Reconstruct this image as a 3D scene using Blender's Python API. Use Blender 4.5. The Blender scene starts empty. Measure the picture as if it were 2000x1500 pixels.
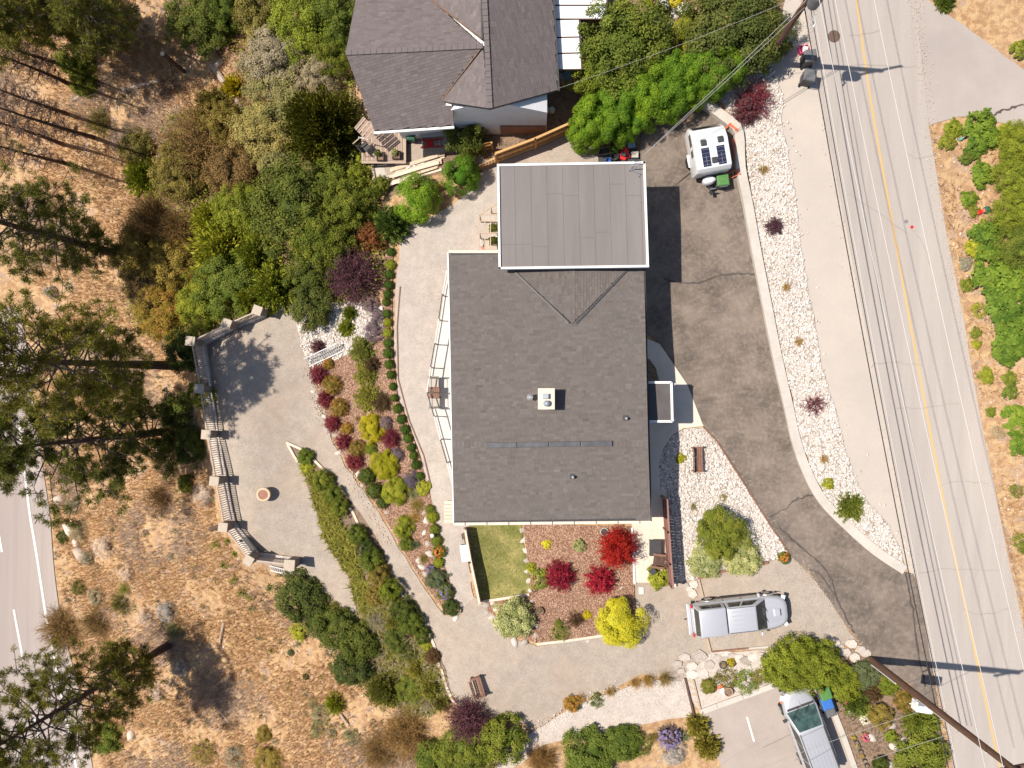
import bpy, bmesh, math, random
import numpy as np
from mathutils import Vector, Matrix
from mathutils.geometry import delaunay_2d_cdt
R = math.radians
scene = bpy.context.scene
col = scene.collection
# ---------------------------------------------------------------- camera, sky, sun, exposure
CAMZ, FPX, NX, NY = 45.0, 1575.0, 1045.0, 785.0      # drone height (m), focal length in photo pixels, point straight below
cam = bpy.data.objects.new('camera', bpy.data.cameras.new('camera'))
col.objects.link(cam); scene.camera = cam
cam.location = (0, 0, CAMZ)
cam.data.sensor_width = 36; cam.data.lens = 36 * FPX / 2000
cam.data.shift_x = (1000 - NX) / 2000; cam.data.shift_y = (NY - 750) / 2000
cam.data.clip_end = 2000
SUN_EL = R(59)
SUNDIR = Vector((math.cos(SUN_EL), -0.075 * math.cos(SUN_EL), -math.sin(SUN_EL))).normalized()
w = bpy.data.worlds.new('World'); scene.world = w; w.use_nodes = True
sk = w.node_tree.nodes.new('ShaderNodeTexSky'); sk.sky_type = 'NISHITA'; sk.sun_disc = False
sk.sun_elevation = SUN_EL; sk.sun_rotation = math.atan2(-SUNDIR.x, -SUNDIR.y)
bgn = w.node_tree.nodes['Background']; bgn.inputs[1].default_value = 0.088
w.node_tree.links.new(sk.outputs[0], bgn.inputs[0])
sl = bpy.data.lights.new('sun', 'SUN'); sl.energy = 4.9; sl.angle = R(0.5); sl.color = (1, .925, .82)
so = bpy.data.objects.new('sun', sl); col.objects.link(so)
so.rotation_euler = SUNDIR.to_track_quat('-Z', 'Y').to_euler(); so.location = (-60, 5, 90)
vs = scene.view_settings
vs.view_transform = 'Standard'; vs.look = 'None'; vs.gamma = 1; vs.use_curve_mapping = False; vs.exposure = 0.34
scene.cycles.max_bounces = 6; scene.cycles.diffuse_bounces = 3; scene.cycles.glossy_bounces = 2; scene.cycles.transmission_bounces = 4
rng = np.random.default_rng(7)
random.seed(7)

# ---------------------------------------------------------------- pixel -> place
CTRL = [(1575,0,1.2),(1700,250,1.2),(1760,600,1.2),(1850,900,1.2),(1900,1200,1.1),(1950,1490,1.1),(1650,600,1.1),(1720,900,1.1),(1770,1130,1.0),
 (1790,1250,.95),(1830,1400,1.0),(1560,150,1.1),(1600,400,1.15),(1830,100,1.3),(2000,200,1.9),(1850,420,1.4),(2000,450,2.4),(1930,700,1.7),(2000,900,2.3),(1980,1100,1.5),(2000,1350,1.3),
 (2120,-120,2.4),(2120,700,3),(2120,1620,1.6),(1700,-120,1.2),(1900,1620,1.1),
 (1460,330,.75),(1490,560,.8),(1540,760,.8),(1590,930,.85),(1680,1040,.95),(1430,200,.7),
 (1330,300,0),(1400,420,0),(1330,600,0),(1440,700,.05),(1400,800,.05),(1500,900,.25),(1480,1000,.35),(1600,1050,.6),(1680,1180,.8),
 (1290,700,0),(1290,900,0),(1340,1000,.1),(1440,1080,.3),(1280,1060,0),(1300,1200,.05),(1450,1200,.35),(1580,1190,.65),(1620,1290,.7),
 (1120,1100,-.05),(1030,1200,-.1),(970,1080,-.85),(1010,1050,-.8),(1015,1140,-.75),(940,1140,-.8),(1200,1230,0),(1100,700,0),(1000,900,-.2),(1100,420,0),(1000,420,-.6),(920,600,-1.0),
 (880,1080,-.7),(930,1250,-.5),(1000,1330,-.45),(1150,1290,-.2),(1270,1290,0),(850,430,-1.1),(800,600,-1.2),(800,760,-1.2),(850,930,-1.0),
 (740,560,-1.5),(760,760,-1.5),(800,900,-1.3),(700,740,-1.9),(740,900,-1.7),(640,700,-2.3),(650,820,-2.3),(690,930,-2.0),(760,1050,-1.6),(830,1190,-1.1),(870,1280,-.8),(900,1370,-.8),
 (500,640,-2.5),(430,700,-2.5),(430,850,-2.5),(460,960,-2.5),(480,1040,-2.5),(560,800,-2.5),(560,960,-2.5),(580,1080,-2.5),(640,1130,-2.5),(680,1190,-2.6),
 (700,1080,-2.2),(780,1220,-1.9),(840,1330,-1.4),
 (360,640,-5.2),(355,760,-6.2),(375,860,-5.6),(400,960,-5.2),(415,1040,-5),(470,1130,-4.8),(560,1150,-4.2),(300,700,-8.8),(300,850,-8.8),(300,1000,-8.6),(330,1100,-8),
 (200,700,-12.5),(200,860,-12.5),(190,1000,-12),(220,1150,-12),(140,1000,-15.5),(125,1200,-15.8),(170,1350,-15.6),(60,1000,-16),(40,1200,-16),(60,1400,-16),(120,1500,-16),(0,800,-16),(-100,1000,-16),(-100,1500,-16),(60,760,-15.5),
 (60,600,-14.5),(-100,600,-15.5),(330,1260,-10.5),(430,1230,-7.5),(480,1380,-8.2),(300,1420,-12),(250,1350,-13),(580,1260,-5),(600,1390,-5.5),(660,1300,-4),(730,1380,-3.4),(780,1300,-2.4),(700,1480,-4.2),(450,1500,-9.5),(850,1450,-2.2),(980,1450,-1.3),(1000,1620,-1.6),(600,1620,-7),(250,1600,-14),
 (1150,1390,-.7),(1280,1370,-.4),(1200,1480,-1),(1350,1330,-.1),(1450,1400,.05),(1580,1440,.25),(1450,1500,.05),(1700,1400,.7),(1720,1500,.7),(1400,1620,0),
 (830,290,-1),(900,320,-1),(1000,260,-.6),(1100,180,-.2),(1230,80,.4),(1350,60,.8),(1450,60,1),(1200,250,-.1),(1150,300,0),(900,100,-.8),(720,260,-1.6),(700,120,-2.2),(1200,-120,.5),(800,-120,-1.5),
 (640,200,-3),(600,60,-3),(560,330,-3.3),(650,380,-2.4),(720,430,-1.7),(600,500,-2.6),(520,560,-3),(480,470,-4),(420,560,-4.8),(400,420,-5.2),(330,560,-7),(330,340,-6.5),(250,450,-8.5),(200,250,-9.5),(120,150,-11),(100,450,-12),(0,300,-14),(0,50,-13.5),(300,60,-7),(450,100,-5),(500,-120,-4),(150,-120,-10),(-100,-120,-15),(-100,300,-15.5)]
_c = np.array(CTRL, float)
_s = (CAMZ - _c[:, 2]) / FPX
_CX = np.stack([(_c[:, 0] - NX) * _s, -(_c[:, 1] - NY) * _s], 1)
def _tk(d2): return np.where(d2 > 1e-9, d2 * np.log(np.maximum(d2, 1e-9)), 0)
_n = len(_c)
_A = np.zeros((_n + 3, _n + 3)); _A[:_n, :_n] = _tk(((_CX[:, None] - _CX[None]) ** 2).sum(2)) + np.eye(_n) * .6
_A[:_n, _n] = 1; _A[:_n, _n + 1:] = _CX; _A[_n, :_n] = 1; _A[_n + 1:, :_n] = _CX.T
_w = np.linalg.solve(_A, np.concatenate([_c[:, 2], np.zeros(3)]))
def HV(xy):
    xy = np.asarray(xy, float).reshape(-1, 2).copy()
    xy[:, 0] = np.clip(xy[:, 0], -41, 32); xy[:, 1] = np.clip(xy[:, 1], -25, 26)
    return _tk(((xy[:, None] - _CX[None]) ** 2).sum(2)) @ _w[:_n] + _w[_n] + xy @ _w[_n + 1:]
def H(x, y): return float(HV([(x, y)])[0])
def Pz(px, py, z):
    s = (CAMZ - z) / FPX
    return Vector(((px - NX) * s, -(py - NY) * s, z))
def P(px, py, dz=0.0):                                # where the sight line through a pixel meets the ground (or dz above it)
    z = -1.0
    for _ in range(14):
        v = Pz(px, py, z); z = .4 * z + .6 * (H(v.x, v.y) + dz)
    return Pz(px, py, z)
def m_px(z): return (CAMZ - z) / FPX                  # metres per photo pixel at height z

# ---------------------------------------------------------------- materials
def _nodes(name):
    m = bpy.data.materials.new(name); m.use_nodes = True
    nt = m.node_tree
    return m, nt, nt.nodes['Principled BSDF'], (lambda t, **k: _new(nt, t, k)), nt.links.new
def _new(nt, t, k):
    n = nt.nodes.new('ShaderNode' + t)
    for a, b in k.items():
        if a in n.inputs: n.inputs[a].default_value = b
        else: setattr(n, a, b)
    return n
def rgba(c): return (c[0], c[1], c[2], 1)
def _mixc(N, L, f, a, b, mode='MIX'):
    x = N('Mix', data_type='RGBA', blend_type=mode)
    for i, v in ((0, f), (6, a), (7, b)):
        if hasattr(v, 'links'): L(v, x.inputs[i])
        else: x.inputs[i].default_value = v if i == 0 else rgba(v)
    return x.outputs[2]
def _ramp(N, L, src, p0, p1):
    r = N('MapRange'); r.inputs[1].default_value = p0; r.inputs[2].default_value = p1; L(src, r.inputs[0]); return r.outputs[0]
def pmat(name, c1, c2=None, s1=1.5, c3=None, s3=40, f3=.5, rough=.85, bump=0., bs=40, metal=0., spec=.3, stretch=None, coat=0.):
    """two tones on a broad noise, a third one as speckle, bump from fine noise"""
    m, nt, bs_, N, L = _nodes(name)
    tc = N('TexCoord'); src = tc.outputs['Object']
    if stretch:
        mp = N('Mapping'); mp.inputs['Rotation'].default_value = (0, 0, stretch[0]); mp.inputs['Scale'].default_value = stretch[1]; L(src, mp.inputs[0]); srcs = mp.outputs[0]
    else: srcs = src
    c = c1
    if c2:
        n = N('TexNoise', Scale=s1, Detail=6, Roughness=.65); L(srcs, n.inputs['Vector'])
        c = _mixc(N, L, _ramp(N, L, n.outputs[0], .33, .68), c1, c2)
    if c3:
        n = N('TexNoise', Scale=s3, Detail=3, Roughness=.7); L(src, n.inputs['Vector'])
        x = N('Math', operation='MULTIPLY'); L(_ramp(N, L, n.outputs[0], .45, .72), x.inputs[0]); x.inputs[1].default_value = f3
        c = _mixc(N, L, x.outputs[0], c, c3)
    if hasattr(c, 'links'): L(c, bs_.inputs['Base Color'])
    else: bs_.inputs['Base Color'].default_value = rgba(c)
    bs_.inputs['Roughness'].default_value = rough; bs_.inputs['Metallic'].default_value = metal
    bs_.inputs['Specular IOR Level'].default_value = spec; bs_.inputs['Coat Weight'].default_value = coat
    if bump:
        n = N('TexNoise', Scale=bs, Detail=4, Roughness=.7); L(src, n.inputs['Vector'])
        b = N('Bump', Strength=bump, Distance=.03); L(n.outputs[0], b.inputs['Height']); L(b.outputs[0], bs_.inputs['Normal'])
    return m
def grainmat(name, tones, cell=13., dirt=None, sd=.35, fd=.5, rough=.9, bump=.5):
    """loose stone: one tone per small cell (crushed gravel), broad stains"""
    m, nt, bs_, N, L = _nodes(name)
    tc = N('TexCoord'); src = tc.outputs['Object']
    v = N('TexVoronoi', Scale=cell); L(src, v.inputs['Vector'])
    sp = N('SeparateColor'); L(v.outputs['Color'], sp.inputs[0])
    c = _mixc(N, L, sp.outputs[0], tones[0], tones[1])
    c = _mixc(N, L, _ramp(N, L, sp.outputs[1], .72, .8), c, tones[2])
    if len(tones) > 3: c = _mixc(N, L, _ramp(N, L, sp.outputs[2], .8, .88), c, tones[3])
    n = N('TexNoise', Scale=sd, Detail=7, Roughness=.62); L(src, n.inputs['Vector'])
    if dirt:
        x = N('Math', operation='MULTIPLY'); L(_ramp(N, L, n.outputs[0], .42, .72), x.inputs[0]); x.inputs[1].default_value = fd
        c = _mixc(N, L, x.outputs[0], c, dirt)
    n2 = N('TexNoise', Scale=1.6, Detail=6, Roughness=.7); L(src, n2.inputs['Vector'])
    c = _mixc(N, L, .32, c, n2.outputs[0], 'OVERLAY')
    L(c, bs_.inputs['Base Color']); bs_.inputs['Roughness'].default_value = rough; bs_.inputs['Specular IOR Level'].default_value = .2
    b = N('Bump', Strength=bump, Distance=.03); L(v.outputs['Distance'], b.inputs['Height']); b.invert = True; L(b.outputs[0], bs_.inputs['Normal'])
    return m
def tintmat(name, c1, c2, c3=None, f3=.85, rough=.7, trans=.0, nf=0., ns=3., spec=.3, tex=None, vary=None):
    """per-piece tone (mesh attribute 'tint'), for leaves, shingles, stones, blades"""
    m, nt, bs_, N, L = _nodes(name)
    a = N('Attribute', attribute_name='tint')
    c = _mixc(N, L, a.outputs['Fac'], c1, c2)
    if c3: c = _mixc(N, L, _ramp(N, L, a.outputs['Fac'], f3, f3 + .02), c, c3)
    tc = N('TexCoord')
    if vary:                                              # plants of one kind differ; patches within a crown lean to a drier tone
        oi = N('ObjectInfo'); v1 = N('Mix', data_type='RGBA', blend_type='MULTIPLY'); v1.inputs[0].default_value = 1
        L(c, v1.inputs[6]); L(_mixc(N, L, oi.outputs['Random'], (.72, .80, .85), (1.28, 1.16, 1.0)), v1.inputs[7]); c = v1.outputs[2]
        nv = N('TexNoise', Scale=1.7, Detail=3); L(tc.outputs['Object'], nv.inputs['Vector']); mv = N('Math', operation='MULTIPLY'); L(_ramp(N, L, nv.outputs[0], .5, .72), mv.inputs[0]); mv.inputs[1].default_value = .32
        c = _mixc(N, L, mv.outputs[0], c, vary)
    if nf:
        n = N('TexNoise', Scale=ns, Detail=4, Roughness=.7); L(tc.outputs['Object'], n.inputs['Vector'])
        c = _mixc(N, L, nf, c, n.outputs[0], 'OVERLAY')
    if tex:
        n = N('TexNoise', Scale=tex, Detail=2); L(tc.outputs['Object'], n.inputs['Vector'])
        c = _mixc(N, L, .5, c, n.outputs[0], 'OVERLAY')
    L(c, bs_.inputs['Base Color']); bs_.inputs['Roughness'].default_value = rough; bs_.inputs['Specular IOR Level'].default_value = spec
    if trans:
        t = N('BsdfTranslucent'); L(c, t.inputs[0])
        mx = N('MixShader'); mx.inputs[0].default_value = trans
        L(bs_.outputs[0], mx.inputs[1]); L(t.outputs[0], mx.inputs[2]); L(mx.outputs[0], nt.nodes['Material Output'].inputs[0])
    return m
def leafmat(name, c1, c2, c3=None, f3=.88, trans=.2): return tintmat(name, c1, c2, c3, f3, rough=.6, trans=trans, nf=.35, ns=2.6, spec=.12, vary=tuple(.5 * (a + b) * q for a, b, q in zip(c1, c2, (1.2, 1.15, .9))))

M = {}
M['hill'] = None
M['gravel'] = grainmat('gravel', ((.335,.288,.245),(.39,.34,.288),(.27,.23,.195),(.42,.32,.25)), 34, (.38,.285,.21), .25, .55, bump=.12)
M['walk_gravel'] = grainmat('walk_gravel', ((.40,.348,.305),(.455,.40,.352),(.33,.285,.245),(.47,.37,.30)), 34, (.35,.32,.29), .35, .6, bump=.2)
M['pale_gravel'] = grainmat('pale_gravel', ((.47,.41,.36),(.55,.485,.43),(.40,.34,.29)), 21, (.44,.36,.30), .3, .5, bump=.2)
M['shoulder'] = pmat('shoulder', (.44,.39,.345), (.51,.44,.375), .35, (.36,.32,.28), 20, .5, .9, .2, 60)
M['driveway'] = pmat('driveway', (.100,.081,.068), (.225,.180,.146), .55, (.36,.29,.235), 4.5, .38, .9, .4, 45)
M['road'] = pmat('road', (.365,.322,.292), (.415,.368,.332), .9, (.30,.265,.24), 20, .5, .9, .2, 50, stretch=(R(12), (2.2, .12, 1)))
M['side_road'] = pmat('side_road', (.34,.295,.27), (.41,.355,.325), .3, (.29,.26,.24), 30, .5, .9, .2, 50)
M['highway'] = pmat('highway', (.325,.27,.245), (.395,.335,.305), .55, (.34,.29,.27), 20, .4, .9, .15, 40, stretch=(R(-9), (2.0, .05, 1)))
M['low_drive'] = pmat('low_drive', (.33,.28,.245), (.41,.35,.31), .5, (.27,.22,.19), 25, .5, .9, .2, 50)
M['concrete'] = pmat('concrete', (.47,.425,.375), (.56,.51,.455), 1.2, (.40,.35,.29), 8, .35, .85, .12, 50)
M['cream_concrete'] = pmat('cream_concrete', (.60,.52,.43), (.68,.60,.50), 1., (.54,.46,.37), 9, .3, .85, .08, 50)
M['mulch'] = grainmat('mulch', ((.20,.10,.06),(.35,.20,.13),(.47,.32,.23),(.12,.065,.042)), 19, (.20,.105,.065), .8, .4)
M['soil'] = grainmat('soil', ((.17,.115,.08),(.26,.18,.125),(.11,.075,.055)), 14, (.30,.205,.13), .6, .6)
M['bank_soil'] = grainmat('bank_soil', ((.13,.085,.055),(.24,.16,.10),(.08,.055,.035),(.34,.23,.13)), 8, (.30,.19,.10), .5, .5)
M['lawn'] = pmat('lawn', (.155,.165,.04), (.37,.31,.12), 1.0, (.075,.10,.02), 7, .5, .9, .3, 60)
M['white_bed'] = grainmat('white_bed', ((.42,.375,.335),(.56,.51,.465),(.24,.205,.175)), 11, (.34,.28,.23), .6, .4)
M['yellow'] = pmat('yellow_paint', (.60,.37,.12), (.55,.36,.16), 2, (.42,.36,.29), 16, .75, .8)
M['white_paint'] = pmat('white_paint', (.76,.75,.73), (.66,.64,.61), 3, (.45,.42,.39), 22, .4, .7)
M['crack'] = pmat('crack_seal', (.06,.05,.045), (.10,.085,.075), 4, rough=.8)
M['crack_fine'] = pmat('fine_crack', (.285,.25,.225), (.33,.29,.26), 4, rough=.9)
M['shingle'] = tintmat('shingle', (.108,.092,.084), (.178,.156,.144), rough=.92, tex=70, spec=.1, nf=.05, ns=.4)
M['shingle_warm'] = tintmat('shingle_warm', (.118,.098,.096), (.198,.168,.164), rough=.92, tex=70, spec=.1, nf=.08, ns=.5)
M['membrane'] = pmat('membrane', (.172,.152,.144), (.222,.199,.190), .4, (.18,.16,.15), 12, .4, .8, .08, 90, stretch=(0, (2.5, .25, 1)))
M['dark_membrane'] = pmat('dark_membrane', (.085,.076,.076), (.115,.104,.103), 1.2, rough=.8)
M['seam'] = pmat('seam', (.12,.105,.098), rough=.9)
M['white_trim'] = pmat('white_trim', (.80,.79,.77), (.74,.73,.71), 2, rough=.5)
M['cream_trim'] = pmat('cream_trim', (.70,.60,.49), (.64,.54,.44), 3, rough=.6)
M['stucco'] = pmat('stucco', (.68,.61,.53), (.62,.55,.47), 2, rough=.9, bump=.2, bs=60)
M['white_wall'] = pmat('white_wall', (.74,.74,.75), (.68,.68,.69), 2, rough=.85, bump=.1)
M['flash'] = pmat('flashing', (.05,.048,.05), (.085,.08,.08), 5, rough=.6, metal=.3)
M['rust_flash'] = pmat('rusty_flashing', (.24,.115,.05), (.10,.08,.07), 2.2, (.36,.19,.085), 10, .5, .8)
M['metal_vent'] = pmat('vent_metal', (.085,.085,.09), (.13,.13,.14), 3, rough=.45, metal=.35)
M['galv'] = pmat('galvanised', (.60,.61,.62), (.50,.51,.52), 6, rough=.35, metal=.75)
M['grey_white'] = pmat('grey_white', (.63,.62,.60), (.57,.56,.54), 2, rough=.6)
M['deck_vinyl'] = pmat('deck_vinyl', (.60,.575,.53), (.56,.53,.49), 1.5, rough=.7)
M['black_metal'] = pmat('black_metal', (.03,.03,.032), rough=.45, spec=.4)
M['glass'] = pmat('window_glass', (.025,.03,.03), (.05,.055,.05), 2, rough=.06, spec=.6)
M['van_glass'] = pmat('van_glass', (.03,.065,.06), (.085,.14,.125), 2.2, (.012,.016,.016), 3, .9, .08, spec=.6)
M['wood'] = pmat('weathered_wood', (.42,.31,.22), (.53,.41,.31), 3, (.30,.21,.14), 20, .4, .8, .1, 40, stretch=(0, (.6, 5, 5)))
M['pale_timber'] = pmat('pale_timber', (.62,.50,.38), (.70,.60,.49), 2, (.48,.36,.26), 16, .4, .8, .1, 40)
M['cedar_board'] = tintmat('cedar_board', (.36,.19,.07), (.54,.32,.13), rough=.75, tex=25)
M['brown_board'] = tintmat('brown_board', (.19,.095,.075), (.30,.16,.13), rough=.8, tex=25)
M['deck_board'] = tintmat('deck_board', (.30,.21,.16), (.44,.33,.26), rough=.8, tex=25)
M['lumber'] = tintmat('lumber', (.50,.37,.26), (.72,.60,.48), rough=.8, tex=20)
M['brown_wood'] = pmat('brown_wood', (.17,.085,.06), (.27,.145,.10), 4, rough=.7, bump=.1)
M['dark_wood'] = pmat('dark_wood', (.085,.045,.035), (.14,.08,.06), 4, rough=.65)
M['pole_wood'] = pmat('pole_wood', (.075,.042,.030), (.17,.090,.055), 3, (.07,.04,.028), 12, .5, .85, .3, 25, stretch=(0, (6, 6, .35)))
M['wire'] = pmat('bare_wire', (.60,.57,.54), rough=.4, metal=.25)
M['steel'] = pmat('dull_wire', (.30,.29,.28), rough=.6)
M['cable'] = pmat('black_cable', (.03,.028,.028), rough=.6)
M['cap_stone'] = pmat('cap_stone', (.44,.36,.28), (.52,.44,.35), 2.5, (.36,.28,.21), 14, .35, .85, .12, 40)
M['stack_stone'] = pmat('stacked_stone', (.20,.155,.125), (.36,.29,.24), 7, (.10,.08,.07), 18, .5, .9, .5, 22)
M['rail'] = pmat('rail_paint', (.50,.39,.32), (.44,.34,.27), 4, rough=.7)
M['boulder'] = tintmat('boulder', (.34,.29,.25), (.66,.58,.51), rough=.9, tex=14, nf=.4, ns=4)
M['rock'] = tintmat('white_rock', (.48,.42,.375), (.82,.765,.71), (.42,.28,.20), .955, rough=.85, nf=.2, ns=6)
M['dirt_rock'] = tintmat('hill_rock', (.42,.33,.26), (.66,.54,.44), rough=.9, tex=14)
M['silver'] = pmat('silver_paint', (.55,.55,.585), (.58,.58,.61), 1, rough=.36, metal=.4, coat=.35)
M['silver2'] = pmat('light_silver_paint', (.50,.50,.525), (.54,.54,.56), 1, rough=.34, metal=.4, coat=.35)
M['tan_paint'] = pmat('pewter_paint', (.36,.33,.30), (.40,.37,.33), 1, rough=.4, metal=.4, coat=.3)
M['tyre'] = pmat('tyre_rubber', (.022,.022,.022), (.035,.034,.033), 8, rough=.85)
M['rim'] = pmat('alloy_rim', (.55,.54,.53), rough=.3, metal=.8)
M['red_lamp'] = pmat('red_lamp', (.45,.02,.02), rough=.2, spec=.5)
M['orange_lamp'] = pmat('orange_lamp', (.75,.20,.05), rough=.2, spec=.5)
M['clear_lamp'] = pmat('clear_lamp', (.62,.64,.65), rough=.12, spec=.6)
M['gelcoat'] = pmat('white_gelcoat', (.74,.74,.735), (.69,.69,.685), 2, rough=.35, coat=.2)
M['solar'] = pmat('solar_cell', (.010,.014,.04), (.018,.022,.06), 20, (.12,.10,.12), 22, .5, .15, spec=.5)
M['dark_plastic'] = pmat('dark_plastic', (.045,.045,.047), (.06,.06,.062), 5, rough=.55)
M['grey_plastic'] = pmat('grey_plastic', (.12,.12,.125), (.15,.15,.155), 5, rough=.6)
M['green_plastic'] = pmat('green_plastic', (.075,.19,.05), (.10,.24,.07), 4, rough=.55)
M['dark_green_plastic'] = pmat('dark_green_plastic', (.03,.09,.055), (.04,.11,.07), 4, rough=.55)
M['blue_plastic'] = pmat('blue_plastic', (.04,.14,.42), (.05,.17,.50), 4, rough=.5)
M['red_plastic'] = pmat('red_plastic', (.50,.02,.025), (.60,.03,.03), 4, rough=.4)
M['orange_plastic'] = pmat('orange_plastic', (.75,.17,.08), (.65,.15,.07), 5, rough=.6)
M['teal_mesh'] = pmat('teal_mesh', (.11,.33,.27), (.16,.42,.34), 14, rough=.7)
M['orange_mesh'] = pmat('orange_mesh', (.52,.16,.10), (.66,.22,.14), 14, rough=.7)
M['pink'] = pmat('pink_plastic', (.70,.07,.20), (.75,.12,.26), 5, rough=.5)
M['terracotta'] = pmat('terracotta', (.42,.25,.15), (.52,.36,.25), 5, rough=.85)
M['tan_ceramic'] = pmat('tan_ceramic', (.52,.37,.24), (.60,.46,.32), 5, rough=.7)
M['copper'] = pmat('copper_lid', (.26,.12,.08), (.36,.18,.13), 6, rough=.75)
M['iron'] = pmat('cast_iron', (.13,.085,.065), (.20,.135,.105), 20, rough=.7, metal=.3, bump=.4, bs=30)
M['fabric'] = pmat('sling_fabric', (.42,.38,.33), (.48,.43,.38), 20, rough=.9)
M['wicker'] = pmat('wicker', (.33,.21,.13), (.43,.29,.19), 30, rough=.8, bump=.4)
M['cushion'] = pmat('blue_cushion', (.22,.33,.47), (.30,.42,.55), 4, rough=.9)
M['navy'] = pmat('navy_fabric', (.02,.035,.11), (.03,.05,.15), 8, rough=.8)
M['bark'] = pmat('pine_bark', (.075,.045,.032), (.16,.10,.07), 5, (.04,.026,.02), 20, .5, .95, .5, 14)
M['twig'] = pmat('twig', (.085,.060,.048), (.14,.105,.085), 6, rough=.95)
M['dead_wood'] = pmat('dead_wood', (.36,.28,.22), (.50,.41,.34), 4, (.25,.18,.14), 20, .4, .9, .2, 30)
M['cut_wood'] = pmat('cut_wood', (.68,.52,.34), (.60,.44,.28), 14, rough=.8)
M['purple_twig'] = pmat('purple_twig', (.10,.045,.05), (.16,.08,.085), 6, rough=.9)
LEAF = dict(
 box=((.028,.060,.012),(.085,.150,.028)), cedar=((.026,.075,.008),(.105,.19,.022)), golden=((.20,.22,.012),(.40,.40,.03)), yellow=((.36,.37,.02),(.78,.68,.08)),
 burg=((.055,.013,.020),(.20,.045,.058)), purple=((.040,.020,.026),(.125,.065,.078)), red=((.20,.012,.016),(.52,.045,.042)), crimson=((.10,.010,.020),(.38,.030,.055)),
 dark=((.022,.042,.012),(.080,.112,.030)), mid=((.035,.065,.012),(.13,.17,.036)), bright=((.075,.12,.012),(.235,.28,.045)), olive=((.075,.075,.022),(.19,.18,.065)),
 sage=((.15,.16,.105),(.30,.31,.215)), silver=((.26,.27,.23),(.50,.50,.44)), lav=((.095,.085,.085),(.21,.185,.20)), var=((.13,.19,.07),(.58,.60,.38)),
 spirea=((.10,.10,.02),(.30,.22,.05)), pine=((.030,.045,.012),(.125,.135,.030)), conif=((.025,.038,.006),(.125,.130,.018)), palesage=((.12,.135,.055),(.30,.30,.155)),
 brownish=((.085,.065,.035),(.20,.155,.085)), rust=((.095,.045,.03),(.20,.10,.06)), fgrass=((.17,.135,.05),(.36,.27,.12)), jun=((.085,.105,.024),(.235,.255,.070)),
 blueg=((.065,.095,.055),(.17,.22,.135)), hosta=((.30,.36,.05),(.62,.62,.20)), sumac=((.030,.075,.012),(.12,.20,.035)), rose=((.028,.050,.015),(.10,.125,.040)), ydark=((.042,.072,.012),(.155,.215,.035)), dkbrown=((.05,.035,.022),(.12,.085,.05)), yellowing=((.10,.10,.02),(.26,.22,.06)), feather=((.07,.125,.03),(.20,.30,.085)))
ACC = dict(spirea=((.66,.30,.10), .62), rose=((.50,.20,.10), .955), sumac=((.42,.20,.05), .97), dark=((.30,.16,.05), .975), brownish=((.32,.12,.07), .93), yellowing=((.46,.22,.07),.8), cedar=None, lav=((.23,.15,.30), .75), mid=((.38,.30,.06), .95), purple=((.26,.15,.16), .95))
GAIN = dict(cedar=2.2, golden=1.25, yellow=1.1, burg=1.5, purple=1.5, red=1.25, crimson=1.35, dark=1.7, mid=1.75, bright=1.5, olive=1.6, box=1.4, sage=1.25, palesage=1.35, conif=1.6, ydark=1.7, pine=1.9, sumac=1.6, rose=1.6, jun=1.35, brownish=1.45, var=1.25, silver=1.35, lav=1.25)
for k, v in LEAF.items():
    g_ = GAIN.get(k, 1.25); v = tuple(tuple(min(.8, c * g_ * t) for c, t in zip(q, (1.2, 1.0, .72 if k not in ('purple', 'lav', 'burg', 'crimson', 'silver', 'sage') else 1))) for q in v)
    a = ACC.get(k)
    M['l_' + k] = leafmat('leaf_' + k, v[0], v[1], a[0] if a else None, a[1] if a else .88)
M['dry_blade'] = tintmat('dry_grass_blade', (.30,.155,.066), (.55,.345,.165), rough=.85, trans=.25, nf=.5, ns=.5)
M['grey_blade'] = tintmat('grey_straw_blade', (.26,.18,.135), (.56,.43,.33), rough=.85, trans=.25)
M['chip'] = tintmat('wood_chip', (.16,.075,.045), (.52,.34,.235), rough=.85)
M['blade'] = tintmat('lawn_blade', (.15,.17,.03), (.40,.34,.13), rough=.7, trans=.25, nf=.5, ns=1.2)
for k, c in dict(white_flower=(.85,.82,.78), pink_flower=(.85,.12,.28), orange_flower=(.85,.24,.05), purple_flower=(.26,.20,.34), yellow_flower=(.85,.60,.06)).items():
    M[k] = tintmat(k, tuple(x * .8 for x in c), c, rough=.6, trans=.2)
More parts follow.
